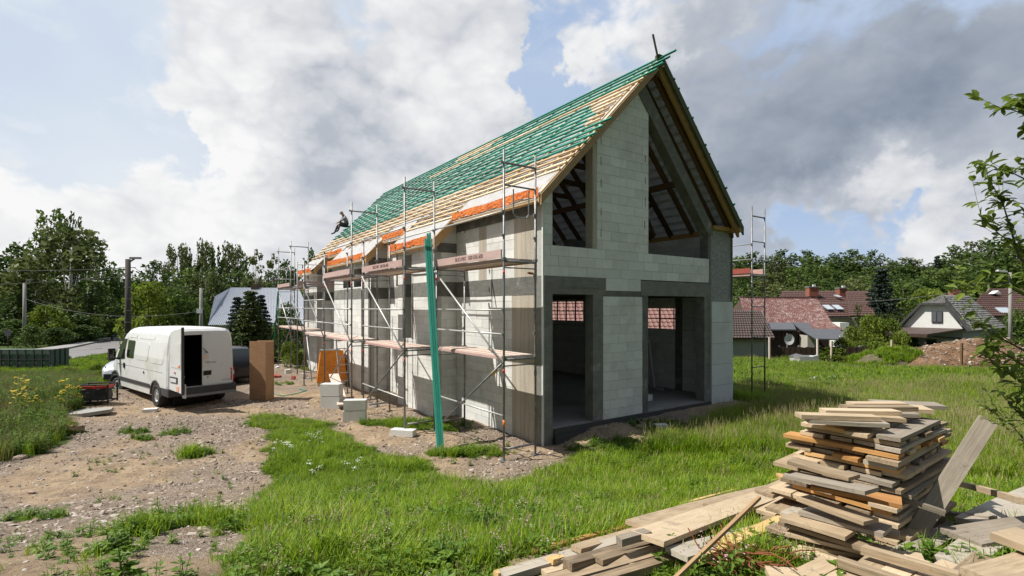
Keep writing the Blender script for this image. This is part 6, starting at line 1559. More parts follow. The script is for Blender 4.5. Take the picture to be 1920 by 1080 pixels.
slates('half_hip_roof', (ra, ra, hg, hf), 7, M['oldgrey'], h, 8)
slates('roof', (rb_, ra, hf, q3(-.1, 10.4, zb_-.1)), 10, M['oldgrey'], h, 8); slates('roof', (ra, ra, q3(-.1, -.3, zb_-.1), hf), 8, M['oldgrey'], h, 3)
for p, q in ((q3(-.08, -.34, zb_-.04), hf), (hf, hg), (hg, er0)): MB().bar(p, q, .08, .14).build('barge_board', M['plastic'], h)
w = MB().prism([q3(.50, -.03, 2.0), q3(.68, -.03, 2.0), q3(.68, -.03, 2.85), q3(.50, -.03, 2.85)], -uy*.05).build('window', M['plastic'], h)
for k in (.51, .60): MB().prism([q3(k, -.09, 2.06), q3(k+.072, -.09, 2.06), q3(k+.072, -.09, 2.8), q3(k, -.09, 2.8)], -uy*.03).build('shutter', M['felt'], w)
MB().prism([q3(-.35, -2.6, 1.12), q3(.62, -2.6, 1.12), q3(1.02, -.05, zb_-.06), q3(-.3, -.05, zb_-.06)], (0, 0, .1)).build('veranda_roof', M['browntile'], h)
MB().prism([q3(-.35, -2.66, .96), q3(.62, -2.66, .96), q3(.62, -2.66, 1.16), q3(-.35, -2.66, 1.16)], -uy*.04).build('fascia', M['darkwood'], h)
for k in (-.3, .1, .58): v = q3(k, -2.45, 0); MB().tube((v.x, v.y, -1.2), (v.x, v.y, 1.12), .07, 6).build('veranda_post', M['darkwood'], h)
for k, z1_ in ((.08, .75), (.42, .7)): MB().prism([q3(k, -.02, -1.0), q3(k+.16, -.02, -1.0), q3(k+.16, -.02, z1_), q3(k, -.02, z1_)], -uy*.03).build('door', M['black'], h)
MB().prism([q3(.7, -.02, -1.0), q3(.93, -.02, -1.0), q3(.93, -.02, .7), q3(.7, -.02, .7)], -uy*.03).build('garage_door', M['whitewall'], h)
mb = MB(); a, b = q3(.62, -1.2, 1.0), q3(1.0, -.1, .85); mb.tube(a, b, .05, 6); mb.tube(b, b-Vector((0, 0, 2)), .05, 6); mb.build('drainpipe', M['black'], h)
v = q3(.5, 5.5, 3.8); MB().box((v.x, v.y, 4.15), (.6, .5, .9)).build('chimney', M['brick'], h)
v = q3(1.02, -.1, 0); MB().tube((v.x, v.y, zb_), (v.x, v.y, 3.4), .02, 5).build('aerial', M['plastic'], h)
# H4: dark red roof at the right edge
h = empty('village_house', (0, 0, 0), 0, None, 'house with dark red tiled roof at the right edge behind the street lamp', 'house')
Y1, Y2 = 46, 51
tiles('roof', (hpx(1846, Y2), Y2, zpx(541, Y2)), (hpx(2010, Y2), Y2, zpx(541, Y2)), (hpx(1812, Y1), Y1, zpx(592, Y1)), (hpx(2030, Y1), Y1, zpx(592, Y1)), 60, 14, M['redtile'], h)
house_box(h, hpx(1830, Y1), hpx(2020, Y1), Y1+.4, Y2+3, -1.2, zpx(594, Y1), M['beigewall']); roofwin(1886, 584, 22, 12, 46.7, h)
MB().prism([(hpx(1858, 49.6), 49.3, zpx(551, 49.6)), (hpx(1872, 49.6), 49.3, zpx(551, 49.6)), (hpx(1867, 49.6), 49.3, zpx(545, 49.6))], (0, .6, 0)).build('dormer', M['whitewall'], h)
# far roofs on the slope
for (u0, u1, vt, vb, Y, m_, lb) in ((1398, 1444, 502, 513, 120, 'paper', 'distant white-grey roofed house high on the wooded slope, seen through the right scaffolding'), (1660, 1678, 495, 505, 130, 'redtile', 'distant brown-roofed house on the skyline above the blue spruce')):
    h = empty('distant_house', (0, 0, 0), 0, None, lb, 'house'); a, b = hpx(u0, Y), hpx(u1, Y)
    MB().prism([(a+.8, Y+2, zpx(vt, Y)), (b-1.5, Y+2, zpx(vt, Y)), (b, Y, zpx(vb, Y)), (a, Y, zpx(vb, Y))], (0, .0, -.2)).build('roof', M[m_], h)
    MB().box2((a+.4, Y+.2, zpx(vb+9, Y)), (b-.6, Y+3, zpx(vb, Y)-.05)).build('wall', M['whitewall'], h); MB().prism([(a, Y, zpx(vb, Y)), (a+1.6, Y-.1, zpx(vb, Y)), (a+.8, Y, zpx(vt, Y))], (0, .2, 0)).build('gable_wall', M['whitewall'], h)
# left: house with the grey standing-seam roof behind the yew
h = empty('metal_roofed_house', (0, 0, 0), 0, None, 'house with large pale grey standing-seam metal roof behind the yew', 'house')
Y1, Y2 = 39, 44
a, b, c, d = (hpx(433, Y2), Y2, zpx(539, Y2)), (hpx(560, Y2), Y2, zpx(540, Y2)), (hpx(390, Y1), Y1, zpx(609, Y1)), (hpx(590, Y1), Y1, zpx(609, Y1))
e = (hpx(402, Y1+2.2), Y1+2.2, zpx(556, Y1+2.2))
corrugated('roof', a, b, c, d, 52, .03, M['metalroof'], h)
MB().prism([a, e, (hpx(390, Y1)-.2, Y1+4, zpx(600, Y1)), c], (0, 0, -.1)).build('hip_roof', M['metalroof'], h)
house_box(h, hpx(396, Y1), hpx(585, Y1), Y1+.5, Y2+4, -.5, zpx(612, Y1), M['beigewall']); MB().box2((hpx(474, Y2), Y2-.3, zpx(545, Y2)), (hpx(486, Y2), Y2+.5, zpx(533, Y2))).build('chimney', M['darkwood'], h)

# ---------------------------------------------------------------- fence posts, boundary wall, soil heap, bag
for i, (u, vt, vb, mt) in enumerate([(1443, 634, 682, 'timber'), (1533, 637, 684, 'timber'), (1559, 641, 680, 'timber'), (1590, 636, 672, 'timber'), (1594, 640, 672, 'timber'), (1672, 639, 684, 'timber'), (1803, 645, 695, 'rafter')]):
    p = ground_at(u, vb); o = MB().box((0, 0, 0), (.09, .08, (vb-vt)/F*p.y+.1)).build('fence_post', M['deck' if mt == 'timber' else mt], None, p+Vector((0, 0, (vb-vt)/F*p.y/2)), (0, R(rt.uniform(-2, 2)), .3))
    tag(o, ['thin wooden post before the brown-roofed annexe', 'wooden post in front of the grey felt roofs', 'wooden post beside the garden bushes, the shorter one', 'left post of the close pair near the garden bushes', 'right post of the close pair near the garden bushes', 'wooden post at the left part of the soil heap', 'dark wooden post in front of the reddish soil heap'][i], 'fence post')
far_h = 650
fn = empty('board_fence', (0, 0, 0), 0, None, 'low dark board fence along the village gardens', 'fence')
for k in range(56):
    u = 1340+k*5.2; 
    if u > 1622: break
    p = ground_at(u, 676); x0, x1 = hpx(u, 30.2), hpx(u+4.9, 30.2); MB().box2((x0, 30.2+.01*(k % 2), -.6), (x1, 30.24, zpx(650.5+(k % 3)*.6, 30.2))).build('board', M['darkwood'], fn)
for k in range(8): MB().box2((hpx(1345+38*k, 30.3), 30.26, -.6), (hpx(1345+38*k, 30.3)+.12, 30.36, zpx(647.5, 30.3))).build('fence_post', M['seamgrey'], fn)
M['greywhite'] = pmat('dirty_white_fabric', speckle((.42, .42, .42), .2, 5), .8)
p = ground_at(1482, 680); bg = MB(); n = 14
for k, (z_, r_) in enumerate(((0, .60), (.2, .66), (.38, .64), (.5, .70))):
    bg.v += [(r_*max(-1, min(1, 1.25*math.cos(6.283*j/n)))*(1+.04*math.sin(j*3+k)), .45*max(-1, min(1, 1.25*math.sin(6.283*j/n))), z_+(.10*(j % 4 == 0) if k == 3 else 0)) for j in range(n)]
bg.f = [(k*n+j, k*n+(j+1) % n, k*n+n+(j+1) % n, k*n+n+j) for k in range(3) for j in range(n)]+[tuple(range(2*n, 3*n))]; bg.m = [0]*len(bg.f)
o = bg.build('big_bag', M['greywhite'], None, (p.x+.1, p.y-1.2, p.z)); tag(o, 'white bulk bag standing open at the edge of the field', 'bag')
# soil heap
def heap(name, u0, u1, Yc, dY, peaks, mat, label):
    x0, x1 = hpx(u0, Yc), hpx(u1, Yc); nx, ny = 90, 26; V = []
    for j in range(ny+1):
        for i in range(nx+1):
            x = x0+(x1-x0)*i/nx; y = Yc-dY+2*dY*j/ny; s = i/nx; pr = 1-(2*j/ny-1)**2
            h_ = np.interp(s, [q[0] for q in peaks], [q[1] for q in peaks])*max(0, pr)**.7*min(1, s*8)*min(1, (1-s)*8)
            h_ *= 1+.35*mnoise.noise((x*.8, y*.8, 1)); h_ += .16*mnoise.noise((x*2.5, y*2.5, 4))*min(1, h_*2)+.06*mnoise.noise((x*7, y*7, 4))*min(1, h_*2)
            V.append((x, y, gzf(x, y)-.05+h_))
    mb = MB(); mb.add(V, [(j*(nx+1)+i, j*(nx+1)+i+1, (j+1)*(nx+1)+i+1, (j+1)*(nx+1)+i) for j in range(ny) for i in range(nx)])
    o = mb.build(name, mat, smooth=True); tag(o, label, kind='structure'); return o
def soilf(c1, c2, c3):
    def f(t, b):
        P = geo(t); n = t.noise(P, 2, 8, .7); n2 = t.noise(P, 12, 6, .7); setbump(t, b, t.math('ADD', n, n2), .9, .08)
        return t.ramp(t.math('ADD', t.math('MULTIPLY', n, .5), t.math('MULTIPLY', n2, .5)), [(.35, c1), (.5, c2), (.65, c3)])
    return f
heap('soil_heap', 1660, 1925, 28.2, 2.0, [(0, .4), (.12, .8), (.3, .95), (.5, 1.3), (.7, 1.4), (1, 1.1)], pmat('reddish_soil', soilf((.075, .04, .022), (.17, .095, .05), (.34, .22, .14)), .95), 'long heap of reddish dug soil and stones before the white house')
heap('soil_heap', 1598, 1700, 28.6, 1.6, [(0, .2), (.3, .55), (.6, .85), (.85, .75), (1, .3)], pmat('weedy_soil', soilf((.05, .055, .022), (.11, .10, .05), (.20, .155, .10)), .95), 'weedy brown end of the soil heap')

# ---------------------------------------------------------------- poles, lamps, wires
def pole(name, u, vt, vb, Y, r, mat, label, cat):
    x = hpx(u, Y); zb = gzf(x, Y)-.1; zt = zpx(vt, Y); o = empty(name, (x, Y, zb), 0, None, label, cat)
    MB().tube((0, 0, 0), (0, 0, zt-zb), r, 10, r*.72).build('pole', mat, o, smooth=True); return o, zt-zb
M['poleconc'] = pmat('old_concrete_pole', speckle((.30, .29, .27), .25, 3, .1), .9); M['poledark'] = pmat('dark_wood_pole', speckle((.06, .05, .045), .35, 4, .1, .4, 20, (.16, .15, .14)), .9)
def lamp(o, h_, dx, ln, mat='lampwhite', rise=.15):
    MB().tube((0, 0, h_-.15), (dx*.8, -.05, h_+rise), .03, 6).build('lamp_arm', M['seamgrey'], o); mb = MB(); s = 1 if dx > 0 else -1
    mb.prism([(dx*.75, -.12, h_+rise-.02), (dx*.75+s*ln, -.1, h_+rise+.05), (dx*.75+s*ln, .1, h_+rise+.05), (dx*.75, .12, h_+rise-.02)], (0, 0, .1)); mb.build('lamp_head', M[mat], o)
mp_, mh = pole('power_pole', 240, 486, 640, 27.5, .17, M['poledark'], 'tall dark power pole with a lamp behind the van front', 'power pole')
MB().tube((0, 0, mh-.2), (.35, 0, mh+.02), .04, 6).build('lamp_arm', M['plastic'], mp_); MB().box((.40, 0, mh+.06), (.55, .16, .10)).build('lamp_head', M['seamgrey'], mp_)
for k, z_ in enumerate((.45, .85)):
    MB().tube((-.5, 0, mh-z_), (.42, 0, mh-z_), .018, 6).build('insulator_arm', M['plastic'], mp_)
for k in range(8): MB().tube((0, 0, .6+.62*k), (0, 0, .64+.62*k), .176-.004*k, 10).build('pole_band', M['seamgrey'], mp_)
o, h_ = pole('lamp_post', 46, 530, 655, 41, .14, M['poleconc'], 'concrete post with a small lamp at the left edge', 'lamp post'); lamp(o, h_, .3, .35, 'seamgrey')
o, h_ = pole('street_lamp', 165, 546, 634, 50, .09, M['poleconc'], 'slim street lamp with its head to the right beyond the road', 'street lamp'); lamp(o, h_, .45, .5)
o, h_ = pole('small_pole', 190, 584, 634, 55, .09, M['poleconc'], 'short grey pole right of the street lamp', 'pole')
o, h_ = pole('small_pole', 15, 640-18, 655, 40, .04, M['poledark'], 'thin dark sign post at the far left', 'post'); MB().tube((0, -.03, h_-.1), (0, .02, h_-.1), .3, 8).build('sign_plate', M['felt'], o)
o, h_ = pole('utility_pole', 377, 540, 625, 34, .13, M['poleconc'], 'grey utility pole with a white box above the van roof', 'utility pole'); MB().box((0, -.18, zpx(583, 34)-gzf(hpx(377, 34), 34)+.1), (.28, .2, .3)).build('meter_box', M['paper'], o)
o, h_ = pole('street_lamp', 1894, 511, 620, 30, .10, M['poleconc'], 'pale street lamp at the right edge with its head to the left', 'street lamp'); lamp(o, h_, -.35, .5, rise=.02)
def wire(p, q, sag, r, label, n=14):
    mb = MB(); p = Vector(p); q = Vector(q); pr = p
    for i in range(1, n+1):
        t_ = i/n; c = p.lerp(q, t_)-Vector((0, 0, sag*4*t_*(1-t_))); mb.tube(pr, c, r, 4, caps=False); pr = c
    o = mb.build('power_line', M['seamgrey']); tag(o, label, 'power line')
pt = Vector((hpx(240, 27.5), 27.5, 0)); zt1 = EYE+(575-491)/F*27.5
wire((-40, 27, zt1+.2), (pt.x-.4, 27.5, zt1-.35), .35, .022, 'upper twisted cable running left from the dark power pole'); wire((-40, 25, zt1-1.35), (pt.x-.3, 27.5, zt1-.8), .3, .022, 'lower twisted cable running left from the dark power pole')
wire((pt.x+.3, 27.5, zt1-.3), (hpx(377, 34), 34, zpx(548, 34)), .3, .012, 'thin cable from the dark power pole to the utility pole'); wire((hpx(46, 41), 41, zpx(560, 41)), (hpx(377, 34), 34, zpx(583, 34)), .8, .012, 'thin low cable crossing the trees at the left')
wire((hpx(1375, 40), 40, zpx(575, 40)+.8), (hpx(1894, 30), 30, zpx(530, 30)), .8, .010, 'thin cable crossing in front of the wooded slope to the right street lamp')

# ---------------------------------------------------------------- roofer sitting on the far verge
def roofer():
    o = empty('person', (0, 0, 0), 0, None, 'roofer in checked shirt and dark trousers sitting on the far roof edge', 'person')
    Y = 26.5+0.0
    g, l = 1.55, 19.6; seat = hp(g, l, roofz(g)+.10)
    # local axes: d = down the slope seen to the left in the picture, t = across
    dx = Vector((-math.cos(HA), -math.sin(HA), 0)); tx = Vector((-math.sin(HA), math.cos(HA), 0)); up = Vector((0, 0, 1))
    def P(a, b, c): return seat+(dx*a+tx*b+up*c)*.88
    J = {'pelvis': (P(0, 0, .12), .15), 'spine': (P(.03, 0, .34), .145), 'chest': (P(.12, 0, .56), .165), 'neck': (P(.24, 0, .72), .06), 'head0': (P(.30, 0, .80), .085), 'head': (P(.36, 0, .88), .105), 'crown': (P(.38, 0, .96), .07)}
    E_ = [('pelvis', 'spine'), ('spine', 'chest'), ('chest', 'neck'), ('neck', 'head0'), ('head0', 'head'), ('head', 'crown')]
    for s, nm in ((-1, 'l'), (1, 'r')):
        k = .06 if s > 0 else 0
        J.update({'hip'+nm: (P(.05, .12*s, .08), .105), 'knee'+nm: (P(.46+k, .16*s, .22-.12*(s > 0)), .065), 'ank'+nm: (P(.62+2*k, .15*s, -.32-.10*(s > 0)), .045), 'toe'+nm: (P(.84+2*k, .16*s, -.40-.10*(s > 0)), .035),
                  'sh'+nm: (P(.16, .19*s, .60), .07), 'elb'+nm: (P(.36, .24*s, .36), .048), 'wri'+nm: (P(.56, .10*s, .24), .036), 'hand'+nm: (P(.63, .07*s, .20), .034)})
        E_ += [('pelvis', 'hip'+nm), ('hip'+nm, 'knee'+nm), ('knee'+nm, 'ank'+nm), ('ank'+nm, 'toe'+nm), ('chest', 'sh'+nm), ('sh'+nm, 'elb'+nm), ('elb'+nm, 'wri'+nm), ('wri'+nm, 'hand'+nm)]
    ks = list(J); me = bpy.data.meshes.new('body'); me.from_pydata([J[k][0] for k in ks], [(ks.index(a), ks.index(b)) for a, b in E_], [])
    ob = link('body', me, None); sk = ob.modifiers.new('s', 'SKIN'); ob.modifiers.new('u', 'SUBSURF').levels = 1
    for i, k in enumerate(ks): v = me.skin_vertices[0].data[i]; v.radius = (J[k][1]*1.05, J[k][1]*1.05); v.use_root = (k == 'pelvis')
    dg = bpy.context.evaluated_depsgraph_get(); m2 = bpy.data.meshes.new_from_object(ob.evaluated_get(dg)); ob.modifiers.clear(); ob.data = m2; ob.name = 'body'; ob.parent = o
    skin = pmat('skin', (.36, .19, .13), .6); tr = pmat('dark_trousers', (.035, .033, .035), .9)
    def chk(t, b):
        P_ = geo(t); c = t.node('ShaderNodeTexChecker'); t.put(c.inputs['Vector'], P_); c.inputs['Scale'].default_value = 11; c.inputs['Color1'].default_value = (.04, .04, .05, 1); c.inputs['Color2'].default_value = (.38, .36, .36, 1); return c.outputs[0]
    sh = pmat('checked_shirt', chk, .9); boot = pmat('boots', (.02, .018, .016), .8); hair = pmat('hair', (.05, .03, .02), .8)
    m2.materials.clear()
    for m_ in (sh, tr, skin, boot, hair): m2.materials.append(m_)
    for f in m2.polygons:
        c = f.center; best = min(ks, key=lambda k: (J[k][0]-c).length)
        f.material_index = 2 if best.startswith(('head', 'wri', 'hand', 'neck')) or best == 'head' else 4 if best == 'crown' else 1 if best.startswith(('hip', 'knee', 'ank', 'pelvis')) else 3 if best.startswith('toe') else 0
        f.use_smooth = True
    hb = (J['head'][0]); mb = MB(); fwd = (dx*.75-up*.65).normalized()
    mb.box(tuple(hb+fwd*.115), (.03, .03, .045)); mb.build('nose', skin, o)
    mb = MB()
    for s in (-1, 1): mb.tube(hb+fwd*.1+tx*s*.035+up*.02, hb+fwd*.108+tx*s*.035+up*.022, .012, 6)
    mb.build('eyes', M['black'], o)
    for s in (-1, 1):
        nm = 'r' if s > 0 else 'l'; h0 = J['hand'+nm][0]
        for q in range(4): mb = MB(); a = h0+tx*(q-1.5)*.018; mb.tube(a, a+dx*.04-up*.02, .009, 5, .008); mb.tube(a+dx*.04-up*.02, a+dx*.055-up*.05, .008, 5, .006); mb.build('finger', skin, o)
        MB().tube(h0-tx*s*.03, h0-tx*s*.05+dx*.03-up*.01, .011, 5, .008).build('thumb', skin, o)
    return o
roofer()
MB_ = MB(); q = hp(.75, 19.5, roofz(.75)+.2)
# ---------------------------------------------------------------- scattering by geometry nodes (grass, weeds, rubble)
hidden = bpy.data.collections.new('scatter_sources')
def srccoll(name, meshes):
    c = bpy.data.collections.new(name)
    for i, me in enumerate(meshes):
        o = bpy.data.objects.new(name+'_piece', me); c.objects.link(o)
    return c
def scatter(name, P, scale, coll, label, cat, rot_tilt=.15, mats=(), zrot=None):
    me = bpy.data.meshes.new(name); me.vertices.add(len(P)); me.vertices.foreach_set('co', P.astype(np.float32).ravel())
    a = me.attributes.new('sc', 'FLOAT_VECTOR', 'POINT'); sc = np.asarray(scale, float); sc = sc if sc.ndim == 2 else np.stack([sc]*3, 1); a.data.foreach_set('vector', sc.astype(np.float32).ravel())
    n = len(P); r = np.random.RandomState(len(P)); rot = np.stack([r.normal(0, rot_tilt, n), r.normal(0, rot_tilt, n), r.uniform(0, 6.283, n)], 1)
    a = me.attributes.new('ro', 'FLOAT_VECTOR', 'POINT'); a.data.foreach_set('vector', rot.astype(np.float32).ravel())
    o = link(name, me); tag(o, label, cat, kind='stuff')
    for m_ in mats: me.materials.append(m_)
    ng = bpy.data.node_groups.new(name, 'GeometryNodeTree'); ng.interface.new_socket('Geometry', in_out='INPUT', socket_type='NodeSocketGeometry'); ng.interface.new_socket('Geometry', in_out='OUTPUT', socket_type='NodeSocketGeometry')
    N = ng.nodes; Lk = ng.links; gi = N.new('NodeGroupInput'); go = N.new('NodeGroupOutput'); ip = N.new('GeometryNodeInstanceOnPoints'); ci = N.new('GeometryNodeCollectionInfo')
    ci.inputs['Collection'].default_value = coll; ci.inputs['Separate Children'].default_value = True; ci.inputs['Reset Children'].default_value = True
    sa = N.new('GeometryNodeInputNamedAttribute'); sa.data_type = 'FLOAT_VECTOR'; sa.inputs[0].default_value = 'sc'; ra_ = N.new('GeometryNodeInputNamedAttribute'); ra_.data_type = 'FLOAT_VECTOR'; ra_.inputs[0].default_value = 'ro'
    e2r = N.new('FunctionNodeEulerToRotation')
    Lk.new(gi.outputs[0], ip.inputs['Points']); Lk.new(ci.outputs[0], ip.inputs['Instance']); ip.inputs['Pick Instance'].default_value = True
    Lk.new(sa.outputs['Attribute'], ip.inputs['Scale']); Lk.new(ra_.outputs['Attribute'], e2r.inputs[0]); Lk.new(e2r.outputs[0], ip.inputs['Rotation']); Lk.new(ip.outputs[0], go.inputs[0])
    o.modifiers.new('scatter', 'NODES').node_group = ng
    return o
def grassf(stops, patch=None):
    def f(t, b):
        P = geo(t); r = irand(t); n = t.noise(P, .55, 5, .6); n2 = t.noise(P, 2.6, 4, .6); hi = t.node('ShaderNodeInstancer') if False else None
        oi = t.node('ShaderNodeObjectInfo').outputs['Random']
        v = t.math('ADD', t.math('MULTIPLY', r, .34), t.math('ADD', t.math('MULTIPLY', n, .42), t.math('MULTIPLY', t.math('ADD', n2, t.math('MULTIPLY', oi, .5)), .2)))
        return t.ramp(v, stops)
    return f
GS = [(.15, (.045, .10, .006)), (.36, (.125, .235, .008)), (.56, (.24, .37, .014)), (.74, (.35, .45, .03)), (.92, (.46, .45, .10))]
M['grass'] = pmat('grass_blade', grassf(GS), .5, trans=.45, spec=.35)
M['drygrass'] = pmat('dry_grass_blade', grassf([(.2, (.16, .21, .035)), (.5, (.28, .29, .075)), (.8, (.40, .34, .15))]), .6, trans=.4)
M['weedleaf'] = pmat('weed_leaf', grassf([(.2, (.055, .12, .012)), (.5, (.12, .22, .02)), (.8, (.21, .31, .04))]), .5, trans=.4, spec=.35)
M['clover'] = pmat('clover_flower', (.42, .25, .30), .8); M['seedhead'] = pmat('grass_seed_head', (.34, .27, .15), .9); M['yellowfl'] = pmat('yellow_flower', (.62, .45, .02), .7); M['whitefl'] = pmat('white_flower', (.65, .65, .6), .8)
def blade_clump(seed, n, h, spread, w, lean=.5, heads=0., mats=None, headmat=1):
    r = random.Random(seed); mb = MB()
    for i in range(n):
        a = r.uniform(0, 6.283); d = spread*math.sqrt(r.random()); x, y = d*math.cos(a), d*math.sin(a); az = r.uniform(0, 6.283); L_ = h*r.uniform(.45, 1.1); ln = lean*r.uniform(.2, 1.0)
        wx, wy = -math.sin(az)*w*.5, math.cos(az)*w*.5; pts = []
        for k, (s, ww) in enumerate(((0, 1), (.5, .8), (1, .0))):
            o = L_*ln*s*s; z = L_*s*(1-.35*ln*s); pts.append((x+math.cos(az)*o, y+math.sin(az)*o, z, ww))
        p0, p1, p2 = pts
        V = [(p0[0]-wx, p0[1]-wy, -.02), (p0[0]+wx, p0[1]+wy, -.02), (p1[0]+wx*p1[3], p1[1]+wy*p1[3], p1[2]), (p1[0]-wx*p1[3], p1[1]-wy*p1[3], p1[2]), (p2[0], p2[1], p2[2])]
        mb.add(V, [(0, 1, 2, 3), (3, 2, 4)], 0)
        if r.random() < heads: t_ = p2; mb.tube((t_[0], t_[1], t_[2]-.02), (t_[0]+.01, t_[1], t_[2]+.05*h/.3), .004, 3, .002, caps=False, mi=1)
    me = bpy.data.meshes.new('grass_clump'); me.from_pydata(mb.v, [], mb.f)
    for m_ in mats or (M['grass'], M['seedhead']): me.materials.append(m_)
    me.polygons.foreach_set('material_index', mb.m); me.update(); return me
def leafy_clump(seed, n, h, leaf, mats, flower=0, fl_r=.012):
    """upright stems with leaves and, sometimes, flower heads"""
    r = random.Random(seed); mb = MB()
    for i in range(n):
        a = r.uniform(0, 6.283); x, y = .12*r.random()*math.cos(a), .12*r.random()*math.sin(a); hh = h*r.uniform(.6, 1.1); tx_, ty = x+r.uniform(-.1, .1)*h*2, y+r.uniform(-.1, .1)*h*2
        mb.tube((x, y, 0), (tx_, ty, hh), .0035, 3, .002, caps=False)
        m = int(5+hh*14)
        for k in range(m):
            s = r.uniform(.1, 1); c = Vector((x+(tx_-x)*s, y+(ty-y)*s, hh*s)); b = r.uniform(0, 6.283); L_ = leaf*r.uniform(.6, 1.2)*(1.15-.6*s); d = Vector((math.cos(b), math.sin(b), r.uniform(-.1, .7))).normalized(); q = Vector((-math.sin(b), math.cos(b), 0))*L_*.24
            mb.add([c, c+d*L_*.5+q, c+d*L_-Vector((0, 0, L_*.15)), c+d*L_*.5-q], [(0, 1, 2, 3)], 0)
        if r.random() < flower:
            for k in range(7): c = Vector((tx_+r.uniform(-.04, .04), ty+r.uniform(-.04, .04), hh+r.uniform(-.03, .03))); e = fl_r; mb.add([c+Vector((e, 0, 0)), c+Vector((0, e, .3*e)), c-Vector((e, 0, 0)), c-Vector((0, e, -.3*e))], [(0, 1, 2, 3)], 1)
    me = bpy.data.meshes.new('weed_clump'); me.from_pydata(mb.v, [], mb.f)
    for m_ in mats: me.materials.append(m_)
    me.polygons.foreach_set('material_index', mb.m); me.update(); return me
gc_short = srccoll('short_grass', [blade_clump(i, 30, .13+.035*i, .12, .0065, 1.0-.1*i) for i in range(4)]+[leafy_clump(40, 4, .12, .075, (M['weedleaf'], M['whitefl'])), leafy_clump(42, 6, .06, .10, (M['weedleaf'], M['whitefl'])), blade_clump(46, 14, .20, .14, .005, 1.0, .08, (M['drygrass'], M['seedhead']))])
gc_mid = srccoll('mid_grass', [blade_clump(10+i, 42, .28, .14, .008, .85, .015) for i in range(5)]+[leafy_clump(41, 4, .22, .09, (M['weedleaf'], M['whitefl']), .15)])
gc_tall = srccoll('tall_grass', [blade_clump(20+i, 46, .50, .20, .013, .6, .04) for i in range(6)]+[leafy_clump(27, 5, .35, .12, (M['weedleaf'], M['whitefl']))]+[blade_clump(26, 36, .62, .2, .011, .5, .5, (M['drygrass'], M['seedhead']))])
gc_far = srccoll('far_grass', [blade_clump(30+i, 40, .45, .30, .028, .5, .05) for i in range(3)]+[leafy_clump(44, 9, .4, .17, (M['weedleaf'], M['whitefl']), .0)])
gc_weed = srccoll('tall_weeds', [leafy_clump(50+i, 9, .75, .14, (M['weedleaf'], M['yellowfl']), 0) for i in range(3)]+[blade_clump(54, 40, .8, .22, .010, .5, .4, (M['grass'], M['seedhead'])), blade_clump(55, 30, .85, .2, .009, .45, .6, (M['drygrass'], M['seedhead']))])
gc_yel = srccoll('goldenrod', [leafy_clump(60+i, 7, .85, .11, (M['weedleaf'], M['yellowfl']), .8, .03) for i in range(2)])
rg = np.random.RandomState(5)
LUM = [ground_at(1430, 960), ground_at(1700, 990)]
def lumber_mask(X, Y):
    a, b = ground_at(960, 1075), ground_at(1480, 915); d = np.array([b.x-a.x, b.y-a.y]); Ld = np.linalg.norm(d); d /= Ld
    s = (X-a.x)*d[0]+(Y-a.y)*d[1]; t_ = -(X-a.x)*d[1]+(Y-a.y)*d[0]
    m = (s > -.6) & (s < Ld+.3) & (t_ < .04) & (t_ > -.75)
    sx_, sy_ = X-C0.x, Y-C0.y; u_ = sx_*B.x+sy_*B.y; v_ = sx_*A.x+sy_*A.y
    return m | ((u_ > -.2) & (u_ < 1.55) & (v_ > -.15) & (v_ < .9))
def pts(n, x0, x1, y0, y1, keep):
    X = rg.uniform(x0, x1, n); Y = rg.uniform(y0, y1, n); k = keep(X, Y); X, Y = X[k], Y[k]; return X, Y
def inview(X, Y, m=.12): return (np.abs(X) < (1.18+m)*np.maximum(Y, .6)+1.2)
def mk(X, Y, dz=0.):
    near = np.exp(-((X/16)**2+((Y-8)/12)**2)); Z = gz(X, Y)+near*((vnoise(X, Y, 3.3, 11)-.5)*.05+(vnoise(X, Y, 8, 12)-.5)*.035); return np.stack([X, Y, Z+dz-.01], 1)
def notbuilt(X, Y):
    g, l = to_local(X, Y); return ~((g > -.05) & (g < 7.6) & (l > -.05) & (l < 19.6)) & ~((g > -.85) & (g <= 0) & (l > 3.9) & (l < 19.6))
# near lawn
X, Y = pts(80000, -9, 11, 1.7, 16, lambda X, Y: inview(X, Y) & notbuilt(X, Y) & (dirtness(X, Y) < rg.uniform(.1, .62, X.shape)) & ~lumber_mask(X, Y))
sc = (.30+1.05*vnoise(X, Y, 1.1, 31)**1.3+.65*vnoise(X, Y, 3.7, 32)**1.5)*(1-.45*dirtness(X, Y)); fall = np.clip(Y/5, .55, 1.0)
k = rg.uniform(size=len(X)) < np.clip(1.25-Y/14, .5, 1)*np.clip(.25+1.5*vnoise(X, Y, 2.3, 45), .2, 1)
scatter('grass', mk(X[k], Y[k]), (sc*fall)[k], gc_short, 'short green grass over the plot in front of the house', 'grass', .12)
X, Y = pts(9000, -6, 12, 2.6, 12.5, lambda X, Y: inview(X, Y) & notbuilt(X, Y) & (dirtness(X, Y) < .15) & ~lumber_mask(X, Y) & (vnoise(X, Y, .7, 33)+.3*vnoise(X, Y, 2.7, 35) > .72))
scatter('grass', mk(X, Y), .5+.65*rg.uniform(size=len(X))**1.5, gc_mid, 'longer tufts of grass standing among the short grass', 'grass', .1)
X, Y = pts(2600, -5, 6, 2.4, 7.5, lambda X, Y: inview(X, Y) & (dirtness(X, Y) < .5) & ~lumber_mask(X, Y) & (vnoise(X, Y, 1.3, 46) > .42))
